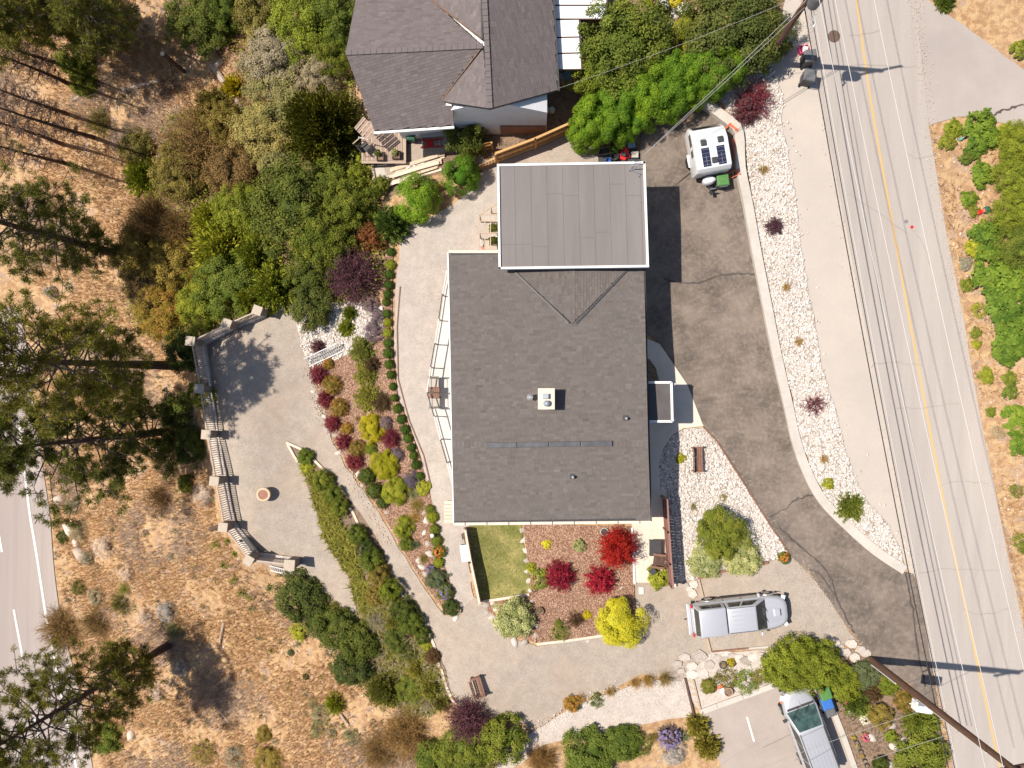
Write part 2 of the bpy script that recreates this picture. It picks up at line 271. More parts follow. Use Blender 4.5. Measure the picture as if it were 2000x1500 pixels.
# hillside ground: dry straw, bare soil, grey litter
def hillmat():
    m, nt, b, N, L = _nodes('dry_ground')
    tc = N('TexCoord'); o = tc.outputs['Object']
    n1 = N('TexNoise', Scale=.35, Detail=8, Roughness=.62); L(o, n1.inputs['Vector'])
    n2 = N('TexNoise', Scale=2.6, Detail=8, Roughness=.7, Distortion=.6); L(o, n2.inputs['Vector'])
    n3 = N('TexNoise', Scale=16, Detail=5, Roughness=.75); L(o, n3.inputs['Vector'])
    c = _mixc(N, L, _ramp(N, L, n1.outputs[0], .38, .66), (.39,.205,.095), (.45,.285,.17))
    c = _mixc(N, L, _ramp(N, L, n2.outputs[0], .40, .70), c, (.36,.22,.125))
    c = _mixc(N, L, _ramp(N, L, n2.outputs[0], .56, .42), c, (.54,.37,.20))
    n4 = N('TexNoise', Scale=.8, Detail=7, Roughness=.7, Distortion=.8); L(o, n4.inputs['Vector'])
    c = _mixc(N, L, _ramp(N, L, n4.outputs[0], .54, .66), c, (.40,.295,.235))
    n5 = N('TexVoronoi', Scale=3.2); L(o, n5.inputs['Vector'])
    c = _mixc(N, L, _ramp(N, L, n5.outputs['Distance'], .10, .05), c, (.58,.46,.36))
    c = _mixc(N, L, .45, c, n3.outputs[0], 'OVERLAY')
    L(c, b.inputs['Base Color']); b.inputs['Roughness'].default_value = .95; b.inputs['Specular IOR Level'].default_value = .1
    bp = N('Bump', Strength=.8, Distance=.08); L(n3.outputs[0], bp.inputs['Height']); L(bp.outputs[0], b.inputs['Normal'])
    return m
M['hill'] = hillmat()

# ---------------------------------------------------------------- objects, parts, meshes
LOCS = {}
def tag(o, label=None, cat=None, group=None, kind=None):
    for k, v in (('label', label), ('category', cat), ('group', group), ('kind', kind)):
        if v: o[k] = v
    return o
def thing(name, label, cat, loc=(0, 0, 0), rotz=0., group=None, scale=None):
    o = bpy.data.objects.new(name, None); col.objects.link(o)
    o.empty_display_size = .2
    o.location = loc; o.rotation_euler = (0, 0, rotz)
    if scale: o.scale = scale
    LOCS[o.name] = Matrix.Translation(Vector(loc)) @ Matrix.Rotation(rotz, 4, 'Z')
    return tag(o, label, cat, group)
def link(name, mesh, mat=None, parent=None):
    o = bpy.data.objects.new(name, mesh); col.objects.link(o)
    if mat is not None and not mesh.materials: mesh.materials.append(mat)
    if parent is not None:
        o.parent = parent
        if parent.name in LOCS: LOCS[o.name] = LOCS[parent.name]
    return o
def npmesh(name, V, F, tint=None, mat=None, smooth=False):
    me = bpy.data.meshes.new(name)
    V = np.ascontiguousarray(V, np.float32); F = np.ascontiguousarray(F, np.int32)
    k = F.shape[1]
    me.vertices.add(len(V)); me.vertices.foreach_set('co', V.ravel())
    me.loops.add(F.size); me.loops.foreach_set('vertex_index', F.ravel())
    me.polygons.add(len(F)); me.polygons.foreach_set('loop_start', np.arange(0, F.size, k, dtype=np.int32))
    if smooth: me.polygons.foreach_set('use_smooth', np.ones(len(F), bool))
    me.update(calc_edges=True)
    if tint is not None:
        a = me.attributes.new('tint', 'FLOAT', 'FACE'); a.data.foreach_set('value', np.ascontiguousarray(tint, np.float32))
    if mat: me.materials.append(mat)
    return me
class MB:
    """collects boxes, prisms, tubes and turned shapes; build() links them as ONE mesh object"""
    def __init__(s): s.v = []; s.f = []; s.t = []; s.ct = .5
    def add(s, vs, fs, tint=None):
        o = len(s.v); s.v += [tuple(v) for v in vs]; s.f += [tuple(i + o for i in f) for f in fs]
        s.t += [s.ct if tint is None else tint] * len(fs); return s
    def box(s, c, size, rz=0., tint=None, ry=0., rx=0.):
        hx, hy, hz = [q / 2 for q in size]
        m = Matrix.Rotation(rz, 3, 'Z') @ Matrix.Rotation(ry, 3, 'Y') @ Matrix.Rotation(rx, 3, 'X'); c = Vector(c)
        vs = [c + m @ Vector((x * hx, y * hy, z * hz)) for z in (-1, 1) for x, y in ((-1, -1), (1, -1), (1, 1), (-1, 1))]
        return s.add(vs, [(3, 2, 1, 0), (4, 5, 6, 7), (0, 1, 5, 4), (1, 2, 6, 5), (2, 3, 7, 6), (3, 0, 4, 7)], tint)
    def bar(s, a, b, w, h, tint=None):                # a straight bar from a to b, a and b on its centre line
        a = Vector(a); b = Vector(b); d = (b - a); n = d.normalized()
        sd = n.cross(Vector((0, 0, 1)))
        if sd.length < 1e-4: sd = Vector((1, 0, 0))
        sd.normalize(); up = sd.cross(n)
        vs = [p + sd * (x * w / 2) + up * (y * h / 2) for p in (a, b) for x, y in ((-1, -1), (1, -1), (1, 1), (-1, 1))]
        return s.add(vs, [(0, 1, 2, 3), (7, 6, 5, 4), (4, 5, 1, 0), (5, 6, 2, 1), (6, 7, 3, 2), (7, 4, 0, 3)], tint)
    def prism(s, poly, z0, z1, tint=None):            # poly: xy points, counter-clockwise; z0/z1 number or list
        n = len(poly)
        if sum(poly[i][0] * poly[(i + 1) % n][1] - poly[(i + 1) % n][0] * poly[i][1] for i in range(n)) < 0: 
            poly = poly[::-1]; z0 = z0[::-1] if hasattr(z0, '__len__') else z0; z1 = z1[::-1] if hasattr(z1, '__len__') else z1
        g = lambda z, i: z[i] if hasattr(z, '__len__') else z
        vs = [(p[0], p[1], g(z0, i)) for i, p in enumerate(poly)] + [(p[0], p[1], g(z1, i)) for i, p in enumerate(poly)]
        return s.add(vs, [tuple(range(n))[::-1], tuple(range(n, 2 * n))] + [(i, (i + 1) % n, n + (i + 1) % n, n + i) for i in range(n)], tint)
    def tube(s, pts, rad, n=6, tint=None):
        pts = [Vector(p) for p in pts]; rs = rad if hasattr(rad, '__len__') else [rad] * len(pts)
        vs = []
        for i, p in enumerate(pts):
            d = (pts[min(i + 1, len(pts) - 1)] - pts[max(i - 1, 0)]).normalized()
            a = d.cross(Vector((.13, .21, .97)))
            if a.length < 1e-3: a = d.cross(Vector((1, 0, 0)))
            a.normalize(); b = d.cross(a)
            vs += [p + (a * math.cos(2 * math.pi * k / n) + b * math.sin(2 * math.pi * k / n)) * rs[i] for k in range(n)]
        fs = [(i * n + k, i * n + (k + 1) % n, (i + 1) * n + (k + 1) % n, (i + 1) * n + k) for i in range(len(pts) - 1) for k in range(n)]
        fs += [tuple(range(n))[::-1], tuple(range((len(pts) - 1) * n, len(pts) * n))]
        return s.add(vs, fs, tint)
    def lathe(s, c, prof, n=16, tint=None):           # prof: (radius, z) from bottom to top
        c = Vector(c)
        vs = [c + Vector((r * math.cos(2 * math.pi * k / n), r * math.sin(2 * math.pi * k / n), z)) for r, z in prof for k in range(n)]
        fs = [(i * n + k, i * n + (k + 1) % n, (i + 1) * n + (k + 1) % n, (i + 1) * n + k) for i in range(len(prof) - 1) for k in range(n)]
        fs += [tuple(range(n))[::-1], tuple(range((len(prof) - 1) * n, len(prof) * n))]
        return s.add(vs, fs, tint)
    def build(s, name, mat, parent=None, world=False, bevel=0., smooth=False, seg=2):
        vs = s.v
        if world and parent is not None and parent.name in LOCS:
            inv = LOCS[parent.name].inverted(); vs = [inv @ Vector(v) for v in s.v]
        me = bpy.data.meshes.new(name); me.from_pydata([tuple(v) for v in vs], [], s.f); me.update()
        a = me.attributes.new('tint', 'FLOAT', 'FACE'); a.data.foreach_set('value', s.t)
        if bevel:
            bm = bmesh.new(); bm.from_mesh(me)
            bmesh.ops.bevel(bm, geom=[e for e in bm.edges if len(e.link_faces) == 2 and e.calc_face_angle(0) > .35], offset=bevel, segments=seg, affect='EDGES', profile=.5, clamp_overlap=True)
            bm.to_mesh(me); bm.free()
        if smooth:
            me.polygons.foreach_set('use_smooth', [True] * len(me.polygons))
            me.set_sharp_from_angle(angle=R(38))
        return link(name, me, M[mat] if isinstance(mat, str) else mat, parent)
def solo(name, label, cat, mb, mat, group=None, bevel=0., smooth=False):
    """a thing that is one mesh; its origin goes to its base"""
    vs = np.array([tuple(v) for v in mb.v]); c = Vector((vs[:, 0].mean(), vs[:, 1].mean(), vs[:, 2].min()))
    mb.v = [Vector(v) - c for v in mb.v]
    o = mb.build(name, mat, None, bevel=bevel, smooth=smooth); o.location = c
    LOCS[o.name] = Matrix.Translation(c)
    return tag(o, label, cat, group)
def copy_tree(o, parent=None):
    c = o.copy(); col.objects.link(c)
    if parent is not None: c.parent = parent
    for ch in list(o.children): copy_tree(ch, c)
    return c

# ---------------------------------------------------------------- ground sheet and everything draped on it
def inside(pts, poly):
    pts = np.asarray(pts); x, y = pts[:, 0], pts[:, 1]; r = np.zeros(len(pts), bool); n = len(poly)
    for i in range(n):
        x0, y0 = poly[i][:2]; x1, y1 = poly[(i + 1) % n][:2]
        if y0 == y1: continue
        r ^= ((y0 > y) != (y1 > y)) & (x < (x1 - x0) * (y - y0) / (y1 - y0) + x0)
    return r
def gpoly(pxs): return [P(*q)[:2] for q in pxs]
def dens(poly, step=.6):
    out = []
    for i in range(len(poly)):
        a = Vector(poly[i]); b = Vector(poly[(i + 1) % len(poly)]); k = max(1, int((b - a).length / step))
        out += [a.lerp(b, j / k) for j in range(k)]
    return out
def smooth_px(pxs, k=6):                              # closed or open run of pixels -> Catmull-Rom
    out = []
    n = len(pxs)
    for i in range(n - 1):
        p = [Vector(pxs[max(i - 1, 0)]), Vector(pxs[i]), Vector(pxs[i + 1]), Vector(pxs[min(i + 2, n - 1)])]
        for j in range(k):
            t = j / k
            out.append(tuple(.5 * ((2 * p[1]) + (p[2] - p[0]) * t + (2 * p[0] - 5 * p[1] + 4 * p[2] - p[3]) * t * t + (3 * p[1] - p[0] - 3 * p[2] + p[3]) * t ** 3)))
    return out + [tuple(pxs[-1])]
AREAS = {}
def drape(name, pxs, mat, lift, step=.55, kind='structure', wob=0., xy=False, parent=None):
    poly = [Vector(q) for q in pxs] if xy else gpoly(pxs)
    poly = dens([Vector(p) for p in poly], step)
    if wob:
        poly = [p + Vector((random.gauss(0, wob), random.gauss(0, wob))) for p in poly]
    a = np.array([tuple(p) for p in poly]); lo, hi = a.min(0), a.max(0)
    g = np.stack(np.meshgrid(np.arange(lo[0], hi[0], step), np.arange(lo[1], hi[1], step)), -1).reshape(-1, 2) + .01
    g = g[inside(g, a)]
    if len(g):
        d = np.min(((g[:, None] - a[None]) ** 2).sum(2), 1); g = g[d > (step * .4) ** 2]
    vs = [Vector(p) for p in poly] + [Vector(p) for p in g]
    n = len(poly)
    r = delaunay_2d_cdt(vs, [], [list(range(n))], 1, 1e-4)
    xy_ = np.array([tuple(v) for v in r[0]]); z = HV(xy_) + lift
    F = np.array([f if len(f) == 3 else f[:3] for f in r[2]])
    q = xy_[F]; ar = (q[:, 1, 0] - q[:, 0, 0]) * (q[:, 2, 1] - q[:, 0, 1]) - (q[:, 2, 0] - q[:, 0, 0]) * (q[:, 1, 1] - q[:, 0, 1])
    F[ar < 0] = F[ar < 0][:, ::-1]
    me = npmesh(name, np.column_stack([xy_, z]), F, None, M[mat], True)
    o = link(name, me, None, parent)
    if parent is None: o['kind'] = kind
    AREAS[o.name] = a
    return o
def ribbon(name, pxs, width, mat, lift, wob=0., parent=None, world=True, smooth=True):
    """a painted line or crack: a thin strip lying on the ground"""
    pts = [P(*q) for q in (smooth_px(pxs) if smooth and len(pxs) > 2 else pxs)]
    q = [pts[0]]
    for p in pts[1:]:
        k = max(1, int((p - q[-1]).length / .5)); a = q[-1]
        q += [a.lerp(p, (j + 1) / k) for j in range(k)]
    vs = []
    for i, p in enumerate(q):
        d = (q[min(i + 1, len(q) - 1)] - q[max(i - 1, 0)]); d.z = 0; d.normalize(); s = Vector((-d.y, d.x, 0))
        c = p + s * random.gauss(0, wob); w_ = width * (1 + (random.uniform(-.4, .4) if wob else 0))
        for e in (-.5, .5):
            v = c + s * w_ * e; vs.append((v.x, v.y, H(v.x, v.y) + lift))
    F = [(2 * i, 2 * i + 2, 2 * i + 3, 2 * i + 1) for i in range(len(q) - 1)]
    mb = MB().add(vs, [f[::-1] for f in F])
    return mb.build(name, mat, parent)
# the land itself
gx = np.concatenate([np.linspace(-260, -48, 20)[:-1], np.arange(-48, 36, .55), np.linspace(36, 260, 20)])
gy = np.concatenate([np.linspace(-260, -27, 20)[:-1], np.arange(-27, 28, .55), np.linspace(28, 260, 20)])
G = np.stack(np.meshgrid(gx, gy), -1).reshape(-1, 2)
Z = HV(G)
nx_, ny_ = len(gx), len(gy)
i_ = (np.arange(ny_ - 1)[:, None] * nx_ + np.arange(nx_ - 1)[None]).ravel()
GF = np.stack([i_, i_ + 1, i_ + nx_ + 1, i_ + nx_], 1)
ground = link('ground', npmesh('ground', np.column_stack([G, Z]), GF, None, M['hill'], True)); ground['kind'] = 'structure'

ROADL = [(1555,-80),(1570,0),(1600,190),(1650,440),(1700,690),(1750,940),(1790,1140),(1815,1280),(1850,1440),(1880,1590)]
ROADR = [(1778,-80),(1785,0),(1803,150),(1812,240),(1830,350),(1856,500),(1886,650),(1920,850),(1950,1000),(1982,1150),(2012,1290),(2050,1470),(2075,1590)]
road = drape('road', ROADL + ROADR[::-1], 'road', .06)
drape('shoulder', [(1500,110),(1520,60),(1540,-80),(1556,-80),(1575,30),(1606,190),(1656,440),(1706,690),(1756,940),(1792,1130),(1772,1115),(1758,1075),(1730,1020),(1690,980),(1665,930),(1645,870),(1625,790),(1602,720),(1590,640),(1575,560),(1560,480),(1553,400),(1543,330),(1522,240),(1525,190)], 'shoulder', .035, wob=.05)
drape('side_road', [(1765,-80),(1795,-80),(1812,0),(1845,25),(1880,48),(1940,95),(2000,136),(2090,190),(2140,260),(2000,252),(1940,238),(1905,226),(1870,230),(1812,243),(1800,243),(1785,150),(1772,0)], 'side_road', .045, wob=.03)
ribbon('yellow_line', [(1662,-60),(1672,0),(1697,180),(1735,400),(1762,550),(1800,760),(1830,920),(1856,1050),(1890,1210),(1915,1330),(1950,1490),(1968,1580)], .12, 'yellow', .072, parent=road)
DRIVE = [(1250,330),(1250,262),(1290,245),(1345,240),(1372,203),(1418,240),(1436,262),(1436,340),(1452,410),(1468,500),(1488,600),(1508,700),(1528,790),(1543,860),(1563,920),(1590,970),(1632,1014),(1682,1060),(1765,1117),(1782,1122),(1800,1190),(1812,1265),(1822,1330),(1832,1385),(1775,1335),(1735,1308),(1700,1284),(1660,1232),(1612,1160),(1575,1112),(1545,1086),(1500,1020),(1450,940),(1400,862),(1372,830),(1340,748),(1305,694),(1283,664),(1250,640)]
drive = drape('driveway', DRIVE, 'driveway', .10, wob=.02)
for q in ([(1295,545),(1330,552),(1365,553),(1400,540),(1440,535),(1474,538)],[(1520,1030),(1560,1065),(1600,1100),(1622,1130),(1632,1165),(1650,1205),(1668,1235)],[(1768,1118),(1775,1160),(1785,1220),(1795,1290),(1806,1340)],[(1545,980),(1575,968),(1590,968)]):
    ribbon('crack', q, .09, 'crack', .112, .03, drive)
for q in ([(1315,366),(1345,340),(1372,326)],[(1500,1010),(1530,995),(1560,970)],[(1632,1165),(1600,1120),(1580,1112)]):
    ribbon('crack', q, .05, 'crack', .112, .03, drive)
for q in ([(1656,70),(1690,66),(1720,60)],[(1640,130),(1700,128),(1790,132)],[(1700,715),(1740,708),(1800,712)],[(1750,800),(1800,795),(1870,788)],[(1790,1120),(1850,1110),(1950,1115)],[(1830,950),(1880,940),(1930,945)],[(1655,380),(1690,400),(1770,455)],[(1770,300),(1790,310),(1830,302)],[(1780,450),(1800,470),(1812,520)],[(1880,1190),(1930,1200),(1975,1185)]):
    ribbon('crack', q, .035, 'crack_fine', .073, .04, road)
ribbon('crack', [(1940,226),(1955,217),(1985,208),(2002,202)], .12, 'crack', .062, .04, road)
drape('gravel_yard', [(900,1195),(925,1165),(950,1180),(985,1240),(1050,1262),(1180,1240),(1240,1262),(1240,1130),(1310,1140),(1370,1130),(1450,1108),(1545,1086),(1575,1112),(1612,1160),(1660,1232),(1698,1282),(1672,1250),(1640,1262),(1590,1255),(1500,1268),(1390,1272),(1350,1310),(1330,1330),(1250,1318),(1200,1345),(1120,1370),(1060,1415),(1040,1420),(960,1400),(905,1395),(880,1365),(870,1310),(835,1240),(800,1180),(760,1120),(735,1050),(690,990),(650,945),(610,900),(590,860),(640,820),(650,860),(675,910),(700,945),(740,1000),(780,1070),(830,1150),(870,1200)], 'gravel', .045, wob=.04)
drape('patio', [(372,668),(440,640),(505,608),(530,595),(565,592),(585,620),(590,680),(604,715),(612,740),(625,790),(640,825),(600,870),(585,890),(600,935),(620,1000),(630,1045),(650,1080),(678,1120),(690,1160),(702,1210),(650,1185),(600,1130),(575,1112),(490,1098),(470,1070),(440,1032),(428,940),(404,850),(390,758)], 'gravel', .05, wob=.04)
drape('gravel_walk', [(975,322),(940,335),(900,390),(850,420),(800,440),(782,470),(778,520),(772,580),(770,650),(772,720),(780,780),(800,830),(822,890),(840,960),(850,1010),(860,1080),(875,1130),(893,1200),(925,1165),(915,1100),(905,1030),(1000,1020),(1000,500),(1000,330)], 'walk_gravel', .055, wob=.03)
drape('side_yard', [(920,300),(960,318),(1000,300),(1118,248),(1165,290),(1170,330),(960,335),(940,332)], 'gravel', .065, wob=.03)
drape('bank_soil', [(700,-40),(675,100),(735,300),(740,400),(760,480),(740,560),(660,600),(590,520),(570,600),(500,605),(440,640),(372,660),(330,700),(270,640),(240,540),(250,440),(300,380),(300,280),(340,230),(430,190),(470,120),(440,60),(470,-40)], 'bank_soil', .04, wob=.12)
drape('neighbour_garden', [(1135,150),(1190,-40),(1545,-40),(1520,60),(1500,108),(1430,150),(1400,190),(1370,205),(1300,250),(1200,275),(1140,262),(1130,200)], 'bank_soil', .045, wob=.04)
drape('neighbour_yard', [(730,300),(735,262),(890,240),(960,215),(1100,170),(1140,190),(1120,240),(1040,275),(970,300),(900,330),(840,345),(760,385),(728,340)], 'soil', .03, wob=.03)
drape('neighbour_gravel', [(785,262),(885,252),(880,280),(862,318),(800,335),(740,345),(732,320),(786,318)], 'gravel', .05, wob=.03)
drape('pale_path', [(1045,1425),(1065,1412),(1130,1375),(1200,1352),(1260,1325),(1330,1330),(1345,1360),(1360,1395),(1330,1400),(1260,1412),(1180,1430),(1130,1440),(1060,1455),(1000,1500),(960,1510),(990,1470)], 'pale_gravel', .075, wob=.04)
drape('stone_yard', [(1330,1330),(1345,1312),(1392,1272),(1500,1270),(1520,1300),(1510,1335),(1440,1360),(1365,1388),(1346,1360)], 'pale_gravel', .06, wob=.04)
low_drive = drape('lower_driveway', [(1365,1392),(1440,1365),(1512,1336),(1602,1330),(1625,1378),(1650,1440),(1690,1590),(1400,1590),(1408,1500),(1390,1440)], 'low_drive', .08, wob=.02)
ribbon('white_line', [(1458,1399),(1472,1447)], .1, 'white_paint', .092, parent=low_drive)
ribbon('crack', [(1390,1505),(1430,1478),(1500,1440)], .03, 'crack_fine', .09, .02, low_drive)
drape('walkway', [(1250,662),(1265,662),(1288,672),(1306,698),(1342,752),(1373,832),(1335,836),(1312,850),(1294,878),(1286,910),(1290,960),(1250,962)], 'cream_concrete', .115)
drape('planter_bed', [(1255,698),(1268,702),(1280,718),(1287,744),(1255,744)], 'soil', .125)
drape('front_terrace', [(1234,1020),(1250,955),(1302,955),(1310,1060),(1312,1138),(1236,1137)], 'cream_concrete', .09)
drape('lawn', [(916,1022),(1018,1018),(1022,1060),(1032,1110),(1036,1160),(945,1175),(938,1170),(926,1090)], 'lawn', .06)
mulch = drape('mulch_bed', [(1022,1020),(1234,1028),(1238,1150),(1244,1250),(1170,1240),(1110,1250),(1050,1258),(1042,1200),(1036,1160),(1034,1110),(1026,1060)], 'mulch', .075)
drape('variegated_bed', [(940,1178),(1036,1163),(1044,1205),(1048,1255),(1000,1240),(975,1215)], 'mulch', .07)
garden = drape('garden_bed', [(606,716),(690,688),(742,660),(752,500),(768,500),(766,600),(768,700),(778,780),(798,830),(820,890),(838,960),(850,1010),(862,1080),(876,1130),(890,1200),(876,1200),(835,1150),(790,1078),(745,1000),(702,940),(678,905),(652,860),(640,822),(626,790),(612,738)], 'mulch', .062)
drape('strip_bed', [(562,862),(600,882),(640,925),(690,985),(736,1048),(762,1118),(802,1178),(838,1240),(872,1308),(882,1366),(840,1400),(780,1390),(740,1320),(720,1240),(704,1210),(690,1160),(678,1120),(650,1082),(630,1045),(618,1000),(600,940),(585,895)], 'soil', .06, wob=.03)
west_bed = drape('white_rock_bed', [(585,505),(602,498),(640,540),(650,590),(700,590),(748,600),(750,645),(725,660),(694,670),(690,692),(606,718),(590,682),(574,600),(568,560)], 'white_bed', .07, wob=.03)
mid_bed = drape('white_rock_bed', [(1374,834),(1400,864),(1450,942),(1500,1022),(1542,1084),(1450,1106),(1372,1128),(1314,1138),(1311,1060),(1303,955),(1290,955),(1286,910),(1294,880),(1312,852),(1336,838)], 'white_bed', .08)
east_bed = drape('white_rock_bed', [(1400,185),(1430,150),(1500,108),(1530,195),(1525,240),(1545,330),(1555,400),(1562,480),(1577,560),(1592,640),(1604,720),(1627,790),(1647,870),(1667,930),(1692,980),(1732,1020),(1760,1078),(1764,1108),(1720,1078),(1665,1028),(1618,980),(1590,930),(1566,870),(1550,800),(1527,700),(1507,600),(1488,500),(1470,400),(1456,300),(1448,260),(1428,232)], 'white_bed', .075, wob=.03)

drape('roadside_garden', [(1612,1300),(1660,1262),(1700,1290),(1735,1315),(1775,1340),(1830,1400),(1835,1470),(1845,1590),(1700,1590),(1668,1480),(1640,1410),(1612,1345)], 'soil', .05, wob=.05)
hw = drape('highway', [(-260,600),(40,600),(62,760),(90,950),(118,1200),(150,1330),(182,1500),(205,1640),(-260,1640)], 'highway', .06)
for q in ([(60,1010),(72,1080),(92,1210),(108,1290),(130,1400),(148,1490),(160,1560)],[(38,820),(50,930),(60,1010)]):
    ribbon('edge_line', q, .17, 'white_paint', .075, parent=hw)
for q in ([(-8,1000),(5,1078)],[(28,1190),(45,1282)],[(68,1400),(88,1500)],[(-26,870),(-14,950)]):
    ribbon('lane_line', q, .16, 'white_paint', .075, parent=hw)
# ---------------------------------------------------------------- loose stone, straw, blades
def scatter(poly, sp, jit=.48):
    lo, hi = poly.min(0), poly.max(0)
    g = np.stack(np.meshgrid(np.arange(lo[0], hi[0], sp), np.arange(lo[1], hi[1], sp)), -1).reshape(-1, 2)
    g = g + rng.uniform(-jit, jit, g.shape) * sp
    return g[inside(g, poly)]
def ico():
    bm = bmesh.new(); bmesh.ops.create_icosphere(bm, subdivisions=1, radius=1)
    v = np.array([tuple(x.co) for x in bm.verts]); f = np.array([[q.index for q in x.verts] for x in bm.faces]); bm.free(); return v, f
IV, IF = ico()
ROCKP = [IV * (1 + rng.uniform(-.28, .28, (12, 1))) * rng.uniform(.8, 1.15, (1, 3)) for _ in range(10)]
def rocks_np(xy, size, flat=.6, sink=.25, zoff=0., tint=None):
    n = len(xy); k = rng.integers(0, 10, n)
    B = np.stack(ROCKP)[k] * np.stack([size, size * rng.uniform(.6, 1, n), size * flat * rng.uniform(.7, 1.2, n)], 1)[:, None]
    a = rng.uniform(0, 6.28, n); c, s = np.cos(a)[:, None], np.sin(a)[:, None]
    t = rng.uniform(-.4, .4, n)[:, None]
    x = B[..., 0] * np.cos(t) + B[..., 2] * np.sin(t); z = -B[..., 0] * np.sin(t) + B[..., 2] * np.cos(t); y = B[..., 1]
    X = np.stack([x * c - y * s, x * s + y * c, z], -1)
    X[..., 0] += xy[:, :1]; X[..., 1] += xy[:, 1:]; X[..., 2] += (HV(xy) + zoff + size * flat * (1 - 2 * sink) * .5)[:, None]
    F = (IF[None] + (np.arange(n) * 12)[:, None, None]).reshape(-1, 3)
    ti = rng.uniform(0, 1, n) if tint is None else tint
    return X.reshape(-1, 3), F, np.repeat(ti, 20)
ROCKM = {}
def rock_meshes(mat):
    if mat not in ROCKM: ROCKM[mat] = [npmesh('stone', v * (1, .85, .62), IF, np.full(20, rng.uniform(.05, 1)), M[mat]) for v in ROCKP]
    return ROCKM[mat]
def bed_stones(bed, sp, nbig):
    poly = AREAS[bed.name]
    xy = scatter(poly, sp); sz = rng.uniform(.35, .78, len(xy)) * sp
    V, F, T = rocks_np(xy, sz, .7, .3, .07)
    o = link('pale_stones', npmesh('pale_stones', V, F, T, M['rock']), None, bed); o['kind'] = 'stuff'
    ms = rock_meshes('rock')
    q = scatter(poly, .3); q = q[rng.permutation(len(q))[:nbig]]; z = HV(q)
    for i in range(len(q)):
        s = rng.uniform(.075, .125)
        o = link('stone', ms[i % 10], None, bed); o.location = (q[i, 0], q[i, 1], z[i] + .10 + s * .2); o.scale = (s, s, s)
        o.rotation_euler = (rng.uniform(-.3, .3), rng.uniform(-.3, .3), rng.uniform(0, 6.28))
bed_stones(east_bed, .112, 240); bed_stones(mid_bed, .112, 200); bed_stones(west_bed, .115, 120)
def chips(bed, sp, mat='chip', l=.09, w_=.035, lift=.085):
    xy = scatter(AREAS[bed.name], sp); n = len(xy)
    a = rng.uniform(0, 6.28, n); L_ = rng.uniform(.5, 1.3, n) * l / 2; W_ = rng.uniform(.6, 1.4, n) * w_ / 2
    d = np.stack([np.cos(a), np.sin(a), rng.uniform(-.4, .4, n)], 1); e = np.stack([-np.sin(a), np.cos(a), rng.uniform(-.4, .4, n)], 1)
    c = np.column_stack([xy, HV(xy) + lift + .015])
    V = np.stack([c - d * L_[:, None] - e * W_[:, None], c + d * L_[:, None] - e * W_[:, None], c + d * L_[:, None] + e * W_[:, None], c - d * L_[:, None] + e * W_[:, None]], 1).reshape(-1, 3)
    o = link('bark_chips', npmesh('bark_chips', V, np.arange(4 * n).reshape(-1, 4), rng.uniform(0, 1, n), M[mat]), None, bed); o['kind'] = 'stuff'
chips(mulch, .075); chips(garden, .085)
def blades_np(xy, z, h, spread, wdt, per, lean=(0, 0)):
    """tufts of thin bent blades: two quads a blade"""
    n = len(xy) * per
    b = np.repeat(np.column_stack([xy, z]), per, 0); b[:, :2] += rng.normal(0, .03, (n, 2))
    a = rng.uniform(0, 6.28, n); hh = np.repeat(h, per) * rng.uniform(.5, 1.1, n); sp = spread * hh * rng.uniform(.3, 1.2, n)
    d = np.stack([np.cos(a) * sp + lean[0] * hh, np.sin(a) * sp + lean[1] * hh], 1)
    s = np.stack([-np.sin(a), np.cos(a)], 1) * wdt / 2
    m_ = np.column_stack([b[:, :2] + d * .42, b[:, 2] + hh * .75]); t = np.column_stack([b[:, :2] + d, b[:, 2] + hh * .95])
    S = np.column_stack([s, np.zeros(n)])
    V = np.stack([b - S, b + S, m_ + S * .8, m_ - S * .8, t + S * .2, t - S * .2], 1).reshape(-1, 3)
    k = np.arange(n)[:, None] * 6
    F = np.concatenate([k + [0, 1, 2, 3], k + [3, 2, 4, 5]], 0)
    T = np.clip(np.repeat(rng.uniform(0, 1, len(xy)), per) * .6 + rng.uniform(0, .4, n), 0, 1)
    return V, F, np.concatenate([T, T])
def stuff_blades(name, xy, h, spread, wdt, per, mat, lean=(0, 0), parent=None, lift=.02):
    V, F, T = blades_np(xy, HV(xy) + lift, h, spread, wdt, per, lean)
    o = link(name, npmesh(name, V, F, T, M[mat]), None, parent); o['kind'] = 'stuff'; return o
# dry straw on the slope to the west and on the verge across the road, thinner where the photo shows bare earth
slope = np.array(gpoly([(90,600),(0,330),(-60,-60),(480,-60),(520,200),(380,420),(330,560),(350,640),(372,780),(398,880),(425,1010),(480,1110),(600,1120),(660,1240),(760,1400),(860,1460),(880,1580),(220,1580),(150,1300),(122,1150),(92,930),(70,800)]))
xy = scatter(slope, .20)
dn = np.sin(xy[:, 0] * .9 + np.sin(xy[:, 1] * .55) * 2.1) + np.sin(xy[:, 1] * 1.3 - xy[:, 0] * .4) + rng.normal(0, .7, len(xy))
xy = xy[dn > -.9]
pt = np.sin(xy[:, 0] * .45 + 1.3 * np.sin(xy[:, 1] * .38)) + np.sin(xy[:, 1] * .7 + xy[:, 0] * .2) + rng.normal(0, .5, len(xy)) > .75
stuff_blades('dry_grass', xy[~pt], rng.uniform(.14, .36, (~pt).sum()), 1.15, .034, 5, 'dry_blade', (-.45, -.12))
stuff_blades('grey_straw', xy[pt], rng.uniform(.2, .5, pt.sum()), 1.0, .026, 8, 'grey_blade', (-.3, -.2))
verge = np.array(gpoly([(1818,246),(1870,235),(1900,232),(1990,260),(2090,300),(2090,1590),(2075,1560),(2015,1290),(1985,1150),(1953,1000),(1923,850),(1889,650),(1859,500),(1833,350)]))
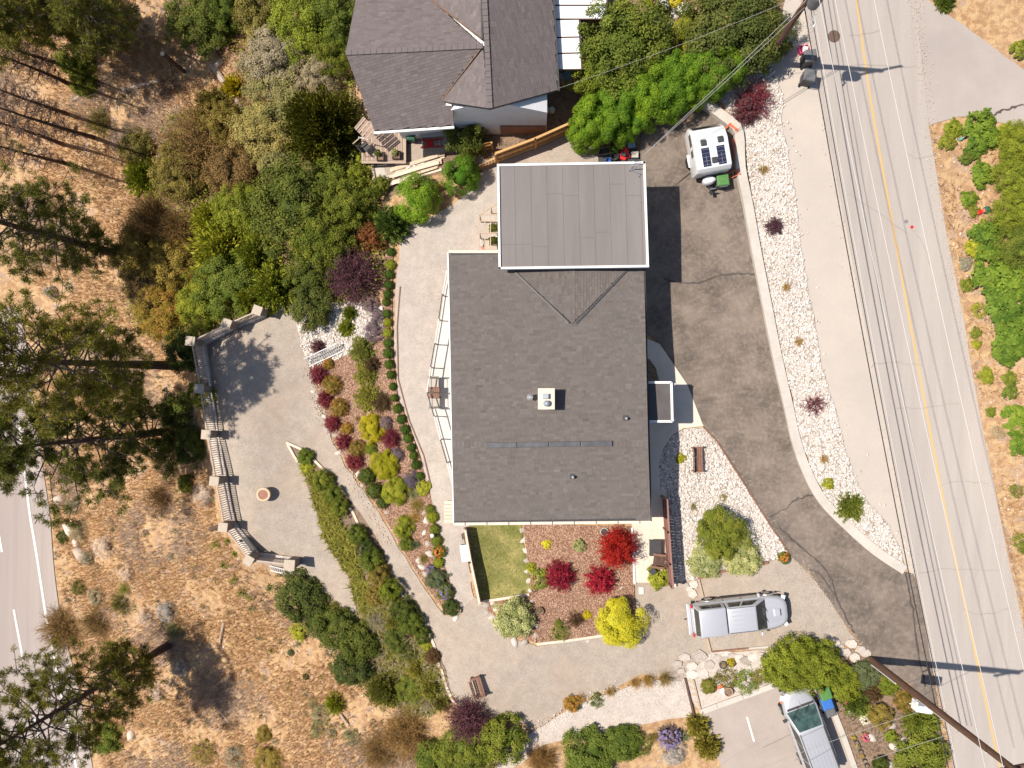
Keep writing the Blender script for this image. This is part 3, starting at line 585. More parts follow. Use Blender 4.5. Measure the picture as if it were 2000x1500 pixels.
xy = scatter(verge, .26); xy = xy[np.sin(xy[:, 1] * .8) + np.sin(xy[:, 1] * 2.1 + xy[:, 0]) + rng.normal(0, .8, len(xy)) > .1]
stuff_blades('dry_grass', xy, rng.uniform(.08, .22, len(xy)), 1.3, .03, 5, 'dry_blade', (-.2, 0))
xy = scatter(AREAS['lawn'], .085)
stuff_blades('lawn_grass', xy, rng.uniform(.03, .06, len(xy)), 1.1, .018, 4, 'blade', parent=bpy.data.objects['lawn'], lift=.06)
# small pale stones strewn over the slope and the verge
xy = scatter(slope, .75); V, F, T = rocks_np(xy, rng.uniform(.03, .11, len(xy)), .7, .3)
o = link('hill_stones', npmesh('hill_stones', V, F, T, M['dirt_rock'])); o['kind'] = 'stuff'
xy = scatter(verge, .5); V, F, T = rocks_np(xy, rng.uniform(.03, .10, len(xy)), .7, .3)
o = link('verge_stones', npmesh('verge_stones', V, F, T, M['dirt_rock'])); o['kind'] = 'stuff'

# strays: stones spilled from the rock strip, grit along the asphalt edges
def along(pxs, n, sd):
    q = np.array([tuple(P(*p)[:2]) for p in smooth_px(pxs, 8)]); k = rng.integers(0, len(q) - 1, n); t = rng.uniform(0, 1, (n, 1))
    return q[k] * (1 - t) + q[k + 1] * t + rng.normal(0, sd, (n, 2))
for nm, pxs, n, sd, s0, s1, mt in (('spilled_stones', [(1530,195),(1545,330),(1562,480),(1592,640),(1627,790),(1667,930),(1732,1020),(1764,1108)], 110, .35, .03, .09, 'rock'), ('road_grit', [(1570,0),(1650,440),(1750,940),(1815,1280),(1850,1440)], 900, .25, .012, .035, 'dirt_rock'), ('road_grit', [(1785,0),(1830,350),(1886,650),(1950,1000),(2012,1290)], 1500, .22, .012, .04, 'dirt_rock'), ('driveway_grit', [(1690,1284),(1612,1160),(1545,1086),(1450,940),(1372,832)], 700, .18, .012, .04, 'dirt_rock'), ('path_grit', [(1045,1425),(1130,1375),(1200,1352),(1330,1330)], 500, .25, .015, .05, 'rock'), ('patio_grit', [(604,715),(625,790),(640,825),(690,930),(760,1060)], 500, .2, .015, .05, 'dirt_rock')):
    xy = along(pxs, n, sd); V, F, T = rocks_np(xy, rng.uniform(s0, s1, n), .6, .3, .085)
    link(nm, npmesh(nm, V, F, T, M[mt]))['kind'] = 'stuff'
# ---------------------------------------------------------------- foliage: shapes shared by many plants (unit radius, unit height)
def nrm(a): return a / np.maximum(np.linalg.norm(a, axis=-1, keepdims=True), 1e-9)
def rdir(n): return nrm(rng.normal(0, 1, (n, 3)))
def leaf_quads(c, n, size, asp):
    r = rdir(len(c)); t = nrm(np.cross(n, r)); b = np.cross(n, t)
    s = np.asarray(size).reshape(-1, 1) * np.ones((len(c), 1)); 
    V = np.stack([c - t * s * .5, c + b * s * asp * .5 - t * s * .05, c + t * s * .5 - n * s * .12, c - b * s * asp * .5 - t * s * .05], 1).reshape(-1, 3)
    return V, np.arange(len(c) * 4).reshape(-1, 4)
def core_quads(rad, zc=.45, zr=.55, nu=14, nv=8):
    th = np.linspace(.05, math.pi - .05, nv); ph = np.arange(nu) / nu * 2 * math.pi
    k = rad * (1 + rng.uniform(-.1, .1, (nv, nu)))
    V = np.stack([k * np.sin(th)[:, None] * np.cos(ph), k * np.sin(th)[:, None] * np.sin(ph), zc + zr * k * np.cos(th)[:, None]], -1).reshape(-1, 3)
    V[:, 2] = np.maximum(V[:, 2], .0)
    F = np.array([(i * nu + j, (i + 1) * nu + j, (i + 1) * nu + (j + 1) % nu, i * nu + (j + 1) % nu) for i in range(nv - 1) for j in range(nu)])
    return V, F
def cloud(nc, per, rc, leaf, asp=.55, core=.72, up=.25, irr=.12, rough=.6, low=-.35, shell=1.):
    """clumps of leaves over a dome"""
    d = rdir(nc * 3); d = d[d[:, 2] > low][:nc]; nc = len(d)
    R_ = (1 - rc * .8) * (1 + rng.normal(0, irr, nc)); R_ *= np.where(rng.uniform(0, 1, nc) < .25, rng.uniform(.6, .95, nc), 1)
    C = d * R_[:, None]; rr = rc * rng.uniform(.7, 1.25, nc)
    o = rdir(nc * per); o = nrm(o + np.repeat(d, per, 0) * .55) * (rng.uniform(0, 1, (nc * per, 1)) ** (1 / (2.2 * shell)))
    p = np.repeat(C, per, 0) + o * np.repeat(rr, per)[:, None]
    n = nrm(o * .8 + np.repeat(d, per, 0) * .35 + rdir(nc * per) * rough + np.array([0, 0, up]))
    p[:, 2] = .45 + p[:, 2] * .55; n[:, 2] *= 1.3
    p[:, 2] = np.abs(p[:, 2])
    V, F = leaf_quads(p, nrm(n), leaf * rng.uniform(.6, 1.3, nc * per), asp)
    T = np.clip(np.repeat(rng.uniform(.1, .65, nc), per) + rng.uniform(-.15, .35, nc * per), 0, 1)
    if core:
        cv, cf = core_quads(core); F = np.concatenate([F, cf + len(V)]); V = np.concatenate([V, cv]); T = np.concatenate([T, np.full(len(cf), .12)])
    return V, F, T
def strips(P0, P1, P2, w0, w1, tint):
    """bent flat strips facing up and sideways: a stem or a blade each"""
    n = len(P0); d = P2 - P0
    s = np.cross(d, rdir(n) * .5 + np.array([0, 0, 1.])); s = nrm(s)
    V = np.stack([P0 - s * w0, P0 + s * w0, P1 + s * (w0 + w1) / 2, P1 - s * (w0 + w1) / 2, P2 + s * w1, P2 - s * w1], 1).reshape(-1, 3)
    k = np.arange(n)[:, None] * 6
    return V, np.concatenate([k + [0, 1, 2, 3], k + [3, 2, 4, 5]], 0), np.concatenate([tint, tint])
def spiky(ns, per, leaf, asp=.5, droop=.25, stem=.012, inner=.25, jit=.05, flatness=.55):
    """stems radiating from the base, leaves along them: barberry, smokebush, spirea"""
    d = rdir(ns * 3); d = d[d[:, 2] > -.05][:ns]; ns = len(d)
    L_ = rng.uniform(.72, 1.08, ns)
    t = rng.uniform(inner, 1, (ns, per)) ** .8
    pos = lambda t: d[:, None] * (L_[:, None] * t)[..., None] + np.array([0, 0, 1.]) * (.14 * np.sin(t * 2.6) - droop * t ** 2 * (1 - d[:, None, 2]) * .6)[..., None]
    c = pos(t).reshape(-1, 3) + rng.normal(0, jit, (ns * per, 3))
    n = nrm(rdir(ns * per) * .9 + np.array([0, 0, .5]) + np.repeat(d, per, 0) * .4)
    c[:, 2] = np.abs(c[:, 2])
    V, F = leaf_quads(c, n, leaf * rng.uniform(.6, 1.3, ns * per), asp)
    T = np.clip(np.repeat(rng.uniform(0, .6, ns), per) + rng.uniform(0, .4, ns * per), 0, 1)
    if stem:
        p = [pos(np.full((ns, 1), q))[:, 0] for q in (.03, .55, 1.0)]
        sv, sf, st = strips(p[0], p[1], p[2], stem, stem * .4, rng.uniform(.1, .6, ns))
        F = np.concatenate([F, sf + len(V)]); V = np.concatenate([V, sv]); T = np.concatenate([T, st])
    V[:, 2] = np.maximum(V[:, 2], 0)
    return V, F, T
def tuft(nb, w_=.022, out=(.5, 1.), up=(.6, 1.), arch=.75, base=.12):
    a = rng.uniform(0, 6.28, nb); r = rng.uniform(*out, nb); h = rng.uniform(*up, nb) * (1.1 - .4 * r)
    u = np.stack([np.cos(a), np.sin(a)], 1); b = rng.normal(0, base, (nb, 2))
    P0 = np.column_stack([b, np.zeros(nb)]); P1 = np.column_stack([b + u * (r * .45)[:, None], h]); P2 = np.column_stack([b + u * r[:, None], h * arch])
    return strips(P0, P1, P2, np.full((nb, 1), w_), w_ * .3, rng.uniform(0, 1, nb))
def feathery(ns, per, leaf, asp=.16, droop=.55):
    """juniper, tamarisk: arching sprays with needle-thin foliage"""
    a = rng.uniform(0, 6.28, ns); el = rng.uniform(.05, 1.5, ns); L_ = rng.uniform(.7, 1.1, ns)
    d = np.stack([np.cos(a) * np.cos(el), np.sin(a) * np.cos(el), np.sin(el)], 1)
    t = rng.uniform(.2, 1, (ns, per)) ** .7
    c = d[:, None] * (L_[:, None] * t)[..., None]; c[..., 2] -= droop * (t ** 2) * .35 * np.cos(el)[:, None]; c[..., 2] += .08
    c = c.reshape(-1, 3) + rng.normal(0, .045, (ns * per, 3)); c[:, 2] = np.abs(c[:, 2])
    ax = nrm(np.repeat(d, per, 0) + rdir(ns * per) * .55); s = leaf * rng.uniform(.6, 1.4, (ns * per, 1))
    b = nrm(np.cross(ax, rdir(ns * per)))
    V = np.stack([c - ax * s * .5, c + b * s * asp, c + ax * s * .5, c - b * s * asp], 1).reshape(-1, 3)
    T = np.clip(np.repeat(rng.uniform(0, .65, ns), per) + rng.uniform(0, .35, ns * per), 0, 1)
    return V, np.arange(len(c) * 4).reshape(-1, 4), T
def twiggy(ns, per, leaf, nl=2, asp=.6):
    """bare brush: forked twigs, few leaves"""
    d = rdir(ns * 3); d = d[d[:, 2] > 0][:ns]; ns = len(d); L_ = rng.uniform(.6, 1., ns)
    b0 = rng.normal(0, .12, (ns, 3)); b0[:, 2] = 0
    e = b0 + d * L_[:, None]; m_ = b0 + d * (L_ * .5)[:, None] + rng.normal(0, .05, (ns, 3))
    V, F, T = strips(b0, m_, e, .014, .006, rng.uniform(0, .5, ns))
    t = rng.uniform(.35, .95, (ns, per)); p = (b0[:, None] + (e - b0)[:, None] * t[..., None]).reshape(-1, 3)
    q = p + nrm(np.repeat(d, per, 0) + rdir(ns * per) * .8) * rng.uniform(.15, .35, (ns * per, 1))
    v, f, tt = strips(p, (p + q) / 2 + rng.normal(0, .02, p.shape), q, .007, .003, rng.uniform(0, .7, ns * per))
    F = np.concatenate([F, f + len(V)]); V = np.concatenate([V, v]); T = np.concatenate([T, tt])
    c = (np.repeat(q, nl, 0) + rng.normal(0, .06, (ns * per * nl, 3)))
    v, f = leaf_quads(c, nrm(rdir(len(c)) + np.array([0, 0, .6])), leaf * rng.uniform(.6, 1.3, len(c)), asp)
    F = np.concatenate([F, f + len(V)]); V = np.concatenate([V, v]); T = np.concatenate([T, rng.uniform(.2, 1, len(c))])
    V[:, 2] = np.abs(V[:, 2]); return V, F, T
def stems_np(n, r=.03, spread=.55, top=.62):
    a = rng.uniform(0, 6.28, n); u = np.stack([np.cos(a), np.sin(a)], 1) * rng.uniform(.1, spread, (n, 1))
    mb = MB()
    for i in range(n):
        b = rng.normal(0, .06, 2); z = rng.uniform(.7, 1) * top
        mb.tube([(b[0], b[1], -.04), (b[0] + u[i, 0] * .4, b[1] + u[i, 1] * .4, z * .5), (u[i, 0], u[i, 1], z)], [r, r * .8, r * .35], 5, .4)
    return np.array(mb.v), mb.f
PROTO = {}
def proto(kind, make, n=2):
    PROTO[kind] = [npmesh(kind, *make()) for _ in range(n)]
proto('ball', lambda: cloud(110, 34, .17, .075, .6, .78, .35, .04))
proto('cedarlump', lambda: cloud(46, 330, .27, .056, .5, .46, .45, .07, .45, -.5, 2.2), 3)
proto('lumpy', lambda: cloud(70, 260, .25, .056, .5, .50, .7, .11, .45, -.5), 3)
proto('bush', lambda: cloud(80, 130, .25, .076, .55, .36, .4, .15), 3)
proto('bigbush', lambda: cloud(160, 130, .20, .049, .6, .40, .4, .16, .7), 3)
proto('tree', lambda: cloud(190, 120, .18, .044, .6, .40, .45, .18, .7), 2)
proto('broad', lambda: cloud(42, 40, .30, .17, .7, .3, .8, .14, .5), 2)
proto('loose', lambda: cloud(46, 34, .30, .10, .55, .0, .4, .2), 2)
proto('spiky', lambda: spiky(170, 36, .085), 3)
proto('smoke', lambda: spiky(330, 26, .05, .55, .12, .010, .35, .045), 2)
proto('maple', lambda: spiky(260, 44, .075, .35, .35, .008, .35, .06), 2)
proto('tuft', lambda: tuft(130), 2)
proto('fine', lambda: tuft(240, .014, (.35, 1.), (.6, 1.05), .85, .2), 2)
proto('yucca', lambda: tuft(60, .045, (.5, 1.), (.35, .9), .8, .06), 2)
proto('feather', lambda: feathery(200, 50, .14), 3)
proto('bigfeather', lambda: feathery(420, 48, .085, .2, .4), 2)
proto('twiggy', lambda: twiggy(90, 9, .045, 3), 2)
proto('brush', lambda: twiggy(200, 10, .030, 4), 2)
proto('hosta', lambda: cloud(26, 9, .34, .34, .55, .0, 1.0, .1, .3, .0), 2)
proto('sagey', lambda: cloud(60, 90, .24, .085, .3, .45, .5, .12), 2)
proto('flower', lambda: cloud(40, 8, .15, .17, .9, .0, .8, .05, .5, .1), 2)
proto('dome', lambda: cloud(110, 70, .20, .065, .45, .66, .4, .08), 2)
STEMS = [None, None]
for q in range(2):
    v, f = stems_np(7 + 3 * q); me = bpy.data.meshes.new('stem'); me.from_pydata([tuple(x) for x in v], [], f); me.materials.append(M['twig']); STEMS[q] = me
_pc = {}
def plant(px, py, r, h, kind, leaf, label, name='shrub', cat='shrub', group=None, flowers=None, sq=1., base=None, rot=None):
    """r in photo pixels, h in metres; the crown's middle projects to (px, py)"""
    c = P(px, py, h * .45); z = H(c.x, c.y) if base is None else base
    rm = r * m_px(z + h * .4) * {'spiky': 1.22, 'feather': 1.2, 'bigfeather': 1.1, 'bush': 1.14, 'bigbush': 1.12, 'tree': 1.14, 'lumpy': 1.1, 'cedarlump': 1.0, 'smoke': 1.06, 'brush': 1.1, 'twiggy': 1.12, 'maple': 1.02, 'dome': 1.08, 'broad': 1.15, 'fine': 1.05, 'tuft': 1.1, 'loose': 1.15}.get(kind, 1.06)
    ang = random.uniform(0, 6.28) if rot is None else rot
    e = thing(name, label, cat, (c.x, c.y, z - .02), ang, group)
    _pc[kind] = _pc.get(kind, -1) + 1
    me = PROTO[kind][_pc[kind] % len(PROTO[kind])]
    o = bpy.data.objects.new('foliage', me); col.objects.link(o); o.parent = e
    o.scale = (rm, rm * sq, h)
    if not me.materials: me.materials.append(None)
    o.material_slots[0].link = 'OBJECT'; o.material_slots[0].material = M['l_' + leaf]
    if kind not in ('ball', 'tuft', 'fine', 'yucca', 'hosta', 'flower') and r > 11:
        s = link('stem', STEMS[_pc[kind] % 2], None, e); s.scale = (rm, rm * sq, h)
    if flowers:
        fm = PROTO['flower'][0]
        o = bpy.data.objects.new('blossom', fm); col.objects.link(o); o.parent = e; o.scale = (rm * .93, rm * sq * .93, h * 1.04); o['kind'] = 'stuff'
        if not fm.materials: fm.materials.append(None)
        o.material_slots[0].link = 'OBJECT'; o.material_slots[0].material = M[flowers]
    return e
# ---------------------------------------------------------------- planting
ORD = 'first second third fourth fifth sixth seventh eighth ninth tenth eleventh twelfth thirteenth fourteenth fifteenth sixteenth seventeenth eighteenth nineteenth twentieth'.split() + ['twenty-first', 'twenty-second', 'twenty-third', 'twenty-fourth', 'twenty-fifth', 'twenty-sixth']
BOX = [(763,492,9),(762,517,11),(760,536,10),(759,557,10),(757,575,9),(754,590,8),(756,613,9),(757,630,9),(757,650,10),(758,670,10),(758,690,11),(760,712,10),(763,732,9),(767,755,8),(770,777,8),(776,798,10),(784,819,10),(791,839,10),(797,856,10),(803,874,9),(808,890,9),(812,908,10),(820,930,9)]
for i, (x, y, r) in enumerate(BOX):
    plant(x, y, r, random.uniform(.42, .58), 'ball', 'bright' if i in (1, 7, 8) else 'box', '%s clipped round boxwood along the pale gravel walk, counting from the feathery tree' % ORD[i], 'boxwood_ball', 'boxwood', 'clipped boxwoods edging the gravel walk')
PL = [
# upper garden bed beside the house walk
(690,540,58,2.2,'smoke','purple','large dark purple smokebush above the white rocks and boxwood row','purple_shrub','shrub'),
(612,596,38,1.7,'bush','rose','dark green rose bush with orange hips growing out of white rocks','rose_bush','shrub'),
(683,612,15,.7,'feather','bright','bright green fern-like plant in shade of the purple smokebush','green_plant','plant'),
(676,640,17,.6,'feather','bright','bright green spreading plant below the fern-like one on white rocks','green_plant','plant'),
(602,634,11,.6,'spiky','purple','small purple barberry at the stone edge below the rose bush','barberry','shrub'),
(619,677,14,.7,'spiky','purple','purple barberry on white rocks beside the white slatted trellis','barberry','shrub'),
(722,592,17,.6,'sagey','lav','uppermost grey lavender clump beside the boxwood row under the smokebush','lavender','plant'),
(736,617,15,.5,'sagey','lav','small middle lavender clump between two larger ones by the boxwoods','lavender','plant'),
(732,646,21,.6,'sagey','lav','largest purple-grey lavender clump where white rocks meet the juniper','lavender','plant'),
(712,685,28,.55,'feather','jun','top olive green juniper spreading below the white rocks','juniper','shrub'),
(718,730,24,.5,'feather','jun','middle olive green juniper on the red mulch slope','juniper','shrub'),
(722,775,28,.5,'feather','jun','lowest olive green juniper, above the golden cypress','juniper','shrub'),
(727,712,17,.6,'spiky','dkbrown','dark brown barberry growing within the junipers','barberry','shrub'),
(746,786,21,.6,'spiky','dkbrown','dark brown-purple barberry at the foot of the junipers by the boxwoods','barberry','shrub'),
(622,732,19,.75,'spiky','burg','first burgundy barberry right under the white slatted trellis','barberry','shrub'),
(636,781,17,.7,'spiky','burg','second burgundy barberry down the patio edge from the trellis','barberry','shrub'),
(651,827,17,.7,'spiky','burg','third burgundy barberry down the patio edge, beside the small orange spirea','barberry','shrub'),
(671,864,17,.7,'spiky','burg','fourth burgundy barberry down the patio edge from the trellis','barberry','shrub'),
(694,902,18,.7,'spiky','burg','lowest burgundy barberry, above the dark green globe shrubs','barberry','shrub'),
(763,857,20,.8,'spiky','burg','burgundy barberry between the two golden cypresses','barberry','shrub'),
(641,710,10,.45,'bush','spirea','small orange-tinged spirea touching the white slatted trellis','spirea','shrub'),
(649,752,19,.7,'dome','spirea','uppermost large orange-tipped spirea between two burgundy barberries','spirea','shrub'),
(663,796,18,.7,'dome','spirea','second large orange-tipped spirea down the mulch slope','spirea','shrub'),
(678,837,12,.5,'dome','spirea','small round orange-tipped spirea third down the slope','spirea','shrub'),
(698,877,17,.65,'dome','spirea','lowest orange-tipped spirea, above the last burgundy barberry','spirea','shrub'),
(727,836,24,.8,'lumpy','golden','uppermost golden yellow cypress on the mulch slope','golden_cypress','shrub'),
(751,906,26,.85,'lumpy','golden','middle golden yellow cypress, left of a lavender ball','golden_cypress','shrub'),
(773,960,25,.9,'lumpy','bright','lowest yellow-green cypress, beside a grey lavender mound','golden_cypress','shrub'),
(754,826,13,.5,'dome','lav','round grey lavender ball beside the uppermost golden cypress','lavender','plant'),
(777,888,13,.5,'dome','lav','round purple lavender ball beside the middle golden cypress','lavender','plant'),
(805,938,17,.55,'sagey','lav','pale grey lavender mound near the lower end of boxwood row','lavender','plant'),
(725,876,13,.45,'dome','ydark','low dark olive mound between the golden cypresses','low_shrub','shrub'),
(698,818,7,.35,'tuft','fgrass','tiny tan grass tuft alone on the red mulch','grass_tuft','plant'),
(716,930,17,.8,'ball','dark','upper dark green globe shrub at the patio path edge','globe_shrub','shrub'),
(731,958,17,.85,'ball','dark','middle dark green globe shrub at the patio path edge','globe_shrub','shrub'),
(748,981,13,.6,'ball','dark','lower, smaller dark green globe shrub at the path edge','globe_shrub','shrub'),
(808,966,14,.45,'tuft','blueg','blue-green oat grass clump beside the yellow-green perennial','ornamental_grass','plant'),
(827,953,13,.4,'broad','bright','yellow-green broad-leaved perennial at the lower end of boxwoods','perennial','plant'),
(814,988,17,.55,'fine','olive','olive green fine grass clump below the blue-green one','ornamental_grass','plant'),
(840,995,10,.45,'ball','mid','small green mound beside the gravel walk near house corner','mound_plant','plant'),
(789,1030,19,.8,'lumpy','bright','yellow-green cypress at the lower path below the house corner','golden_cypress','shrub'),
(795,1062,14,.6,'bush','mid','dark green leafy plant under the lower yellow-green cypress','leafy_plant','plant'),
(811,1064,11,.6,'tuft','blueg','spiky grey-green clump on bare soil below the cypress','ornamental_grass','plant'),
(811,1010,15,.5,'tuft','fgrass','tan feather grass clump beside the pale edging stones','ornamental_grass','plant'),
(845,1010,12,.5,'ball','bright','green mound at the gravel walk opposite the house corner','mound_plant','plant'),
(849,1034,11,.5,'ball','mid','round green mound beside the white garden lamp','mound_plant','plant'),
(853,1056,12,.5,'ball','mid','green mound just below the white garden lamp','mound_plant','plant'),
(857,1078,12,.5,'bush','mid','green plant covered with orange-red flowers by the walk','flowering_plant','plant','orange_flower'),
(857,1098,11,.45,'ball','bright','bright green mound below the orange flowering plant','mound_plant','plant'),
(842,1113,11,.5,'sagey','lav','purple flowering lavender at the tip of the stone edging','lavender','plant','purple_flower'),
(853,1130,19,.7,'bush','blueg','large blue-green leafy perennial by the gravel walk','perennial','plant'),
(870,1156,15,.6,'bush','mid','green leafy perennial with purple flowers near the bed tip','perennial','plant','purple_flower'),
(880,1186,15,.6,'bush','dark','dark green shrub at the very tip of the bed by a clay pot','low_shrub','shrub'),
(826,1092,12,.5,'tuft','olive','olive grass clump between the path and stone edging','ornamental_grass','plant'),
# strip between the patio and the lower path
(597,893,15,.6,'bush','ydark','topmost dark green shrub of the strip, by the timber point','low_shrub','shrub'),
(598,913,12,.4,'broad','bright','bright green leafy plant at the top of the green strip','leafy_plant','plant'),
(630,938,20,0.9,'bush','mid','second dark green shrub along the strip timber edge','low_shrub','shrub'),
(653,965,17,0.9,'bush','mid','third dark green shrub along the strip timber edge','low_shrub','shrub'),
(664,992,17,0.9,'bush','mid','fourth dark green shrub along the strip timber edge','low_shrub','shrub'),
(699,1043,18,1.0,'bush','mid','fifth dark green shrub along the strip timber edge','low_shrub','shrub'),
(716,1070,17,1.0,'bush','dark','sixth dark green shrub along the strip timber edge','low_shrub','shrub'),
(728,1096,22,1.2,'bush','mid','seventh dark green shrub along the strip timber edge','low_shrub','shrub'),
(741,1124,20,1.2,'bush','olive','eighth shrub along the strip edge, olive and broad','low_shrub','shrub'),
(765,1150,20,1.4,'bush','ydark','ninth and tallest dark shrub along the strip timber edge','low_shrub','shrub'),
(788,1190,23,1.3,'bush','dark','tenth dark green shrub along the strip timber edge','low_shrub','shrub'),
(804,1213,23,1.3,'bush','mid','eleventh dark green shrub along the strip timber edge','low_shrub','shrub'),
(825,1241,15,1.0,'bush','mid','twelfth green shrub along the strip edge, above a lime plant','low_shrub','shrub'),
(833,1262,10,.4,'broad','bright','lime green leafy plant near the lower end of the strip','leafy_plant','plant'),
(846,1283,14,.6,'bush','dkbrown','dark brown-green shrub beside red mulch at strip end','low_shrub','shrub'),
(735,1165,22,.7,'spiky','olive','grey-green twiggy shrub in the middle of the strip','twiggy_shrub','shrub'),
(735,1208,25,.8,'twiggy','sage','grey twiggy shrub below the grey-green one in the strip','twiggy_shrub','shrub'),
(770,1215,20,.6,'feather','jun','light olive feathery plant beside the tenth dark shrub','juniper','shrub'),
(778,1250,24,.9,'bush','dark','grey-dark leafy shrub where strip meets the big dark bushes','leafy_shrub','shrub'),
(803,1235,11,.5,'spiky','burg','small purple-red plant among the strip shrubs','barberry','shrub'),
(804,1278,22,.8,'twiggy','dark','dark open twiggy shrub over pale soil in the strip','twiggy_shrub','shrub'),
(815,1308,20,.7,'feather','jun','olive feathery shrub in the lower strip above the reddish mulch','juniper','shrub'),
(800,1345,24,.8,'bush','mid','mid green bush in the lower strip beside the tamarisk','leafy_shrub','shrub'),
(845,1345,26,.8,'feather','jun','olive broom-like shrub at the timber edge near the wooden bench','broom','shrub'),
(862,1372,18,.7,'feather','olive','lowest olive broom-like shrub above the purple smokebush','broom','shrub'),
(750,1348,38,1.6,'bigfeather','jun','large golden-olive tamarisk with blurred feathery branches','tamarisk','shrub'),
(835,1375,14,.6,'twiggy','sage','small grey twiggy plant between broom-like shrubs','twiggy_shrub','shrub'),
(585,1163,46,1.9,'bush','rose','large round dark green rose bush beyond the last balustrade pillar','rose_bush','shrub'),
(655,1222,40,1.6,'bush','dark','dark green lilac bush between rose bush and strip','lilac_bush','shrub'),
(628,1210,26,1.1,'bush','dark','dark green lilac bush closest to the rose bush','lilac_bush','shrub'),
(700,1252,36,1.5,'bush','dark','dark green lilac bush in the middle of its dark group','lilac_bush','shrub'),
(690,1300,38,1.6,'bush','rose','dark green lilac bush lowest on the dry slope','lilac_bush','shrub'),
(585,1232,16,.6,'broad','bright','yellow-green plant under the dark lilac bushes on dry slope','leafy_plant','plant'),
(652,1182,12,.5,'tuft','olive','olive grass clump at the patio tip by the rose bush','ornamental_grass','plant'),
(915,1408,48,1.9,'smoke','purple','purple smokebush at the foot of the gravel yard below the wooden bench','purple_shrub','shrub'),
(985,1445,42,1.8,'bush','mid','green bush beside the purple smokebush over the pale path','leafy_shrub','shrub'),
(905,1468,48,1.6,'bigbush','mid','large green bush under the purple smokebush at the frame edge','leafy_shrub','shrub'),
(800,1440,52,1.5,'brush','brownish','brown twiggy thicket left of the lower purple smokebush','brush_thicket','shrub'),
(745,1470,40,1.2,'brush','brownish','brown twiggy thicket lowest on the dry slope','brush_thicket','shrub'),
(850,1485,36,1.3,'bush','mid','green and brown bush between thicket and large green bush','leafy_shrub','shrub'),
# front bed, terrace, white rocks
(1208,1073,44,1.9,'maple','red','bright red Japanese maple beside the front terrace','japanese_maple','tree'),
(1097,1128,29,1.1,'spiky','crimson','crimson shrub beside the rhubarb in the mulch bed','crimson_shrub','shrub'),
(1171,1136,29,1.1,'spiky','crimson','crimson shrub below the Japanese maple with greyish twigs','crimson_shrub','shrub'),
(1217,1217,52,1.7,'cedarlump','yellow','big golden yellow ball shrub at the corner of mulch bed','yellow_shrub','shrub'),
(1006,1208,36,1.2,'bush','var','pale variegated shrub below the lawn','variegated_shrub','shrub'),
(1068,1063,8,.3,'broad','yellow','tiny yellow plant near the house wall in mulch','small_plant','plant'),
(1131,1065,11,.45,'bush','var','small pale variegated shrub in the mulch above crimson shrubs','variegated_shrub','shrub'),
(1057,1118,13,.4,'hosta','mid','upper half of the rhubarb, large green leaves','rhubarb','plant'),
(1061,1137,14,.4,'hosta','mid','lower rhubarb with large green leaves by crimson shrub','rhubarb','plant'),
(1038,1109,9,.35,'broad','bright','small green plant on the stone edge beside lawn','small_plant','plant'),
(1042,1128,6,.3,'flower','golden','small yellow flower clump between lawn edging and rhubarb','flower_clump','plant'),
(1146,1201,8,.3,'broad','golden','tiny yellow-green plant beside the golden ball shrub','small_plant','plant'),
(1094,1232,18,.5,'loose','mid','sparse green plant near the lower mulch bed timber','sparse_plant','plant'),
(1125,1212,17,.9,'twiggy','dkbrown','dark bare little tree casting shadow on the mulch','bare_shrub','shrub'),
(1288,1126,20,.6,'broad','bright','bright green potted plant at the lower end of terrace screen','potted_plant','plant'),
(1412,1043,45,1.8,'lumpy','mid','large green shrub on white rocks beside the driveway','green_shrub','shrub'),
(1377,1095,30,.8,'bush','var','white variegated shrub on the house side of the large green one','variegated_shrub','shrub'),
(1452,1090,33,.8,'bush','var','white variegated shrub on the driveway side of the large green one','variegated_shrub','shrub'),
(1329,895,9,.3,'broad','golden','small yellow-green plant on white rocks near the bench','small_plant','plant'),
(1354,990,9,.3,'tuft','olive','small olive tuft on white rocks nearer the terrace','grass_tuft','plant'),
(1413,973,10,.3,'tuft','olive','small olive tuft on white rocks nearer the driveway','grass_tuft','plant'),
# rock strip along the road
(1478,192,42,1.2,'twiggy','burg','large sparse purple barberry where the rock strip begins','barberry','shrub'),
(1460,215,26,1.,'spiky','purple','dense purple barberry at the retaining wall behind the trailer','barberry','shrub'),
(1491,331,13,.4,'tuft','fgrass','tan grass tuft on the rock strip beside the trailer','grass_tuft','plant'),
(1536,560,11,.4,'tuft','fgrass','second tan grass tuft down the roadside rock strip','grass_tuft','plant'),
(1560,668,11,.4,'tuft','fgrass','third tan grass tuft down the roadside rock strip','grass_tuft','plant'),
(1609,896,11,.4,'tuft','fgrass','lowest tan grass tuft on the roadside rock strip','grass_tuft','plant'),
(1514,442,18,.6,'spiky','purple','round purple barberry alone on the roadside rocks','barberry','shrub'),
(1592,789,22,.6,'twiggy','burg','open red-brown barberry lower on the roadside rocks','barberry','shrub'),
(1618,944,10,.35,'broad','bright','small bright green plant on the roadside rocks','small_plant','plant'),
(1662,991,27,.7,'feather','mid','dark green spiky mugo pine at the lower roadside rocks','mugo_pine','shrub'),
# neighbour's side
(1222,92,84,3.6,'bigbush','mid','big lilac tree beside the white panelled pergola','lilac_tree','tree'),
(1160,150,38,2.6,'bush','ydark','lower lilac growth beside the wicker chair','lilac_bush','shrub'),
(1430,55,92,3.2,'bigbush','rose','huge dark bush with orange flowers beside the utility pole','flowering_bush','shrub'),
(1500,70,45,2.4,'bigbush','rose','dark bush at the foot of the upper utility pole','flowering_bush','shrub'),
(1352,58,28,1.6,'bush','bright','light green bush on the inner side of the huge dark bush','leafy_shrub','shrub'),
(1392,84,34,2.4,'bush','rose','dark bush between the cedar hedge and huge flowering bush','flowering_bush','shrub'),
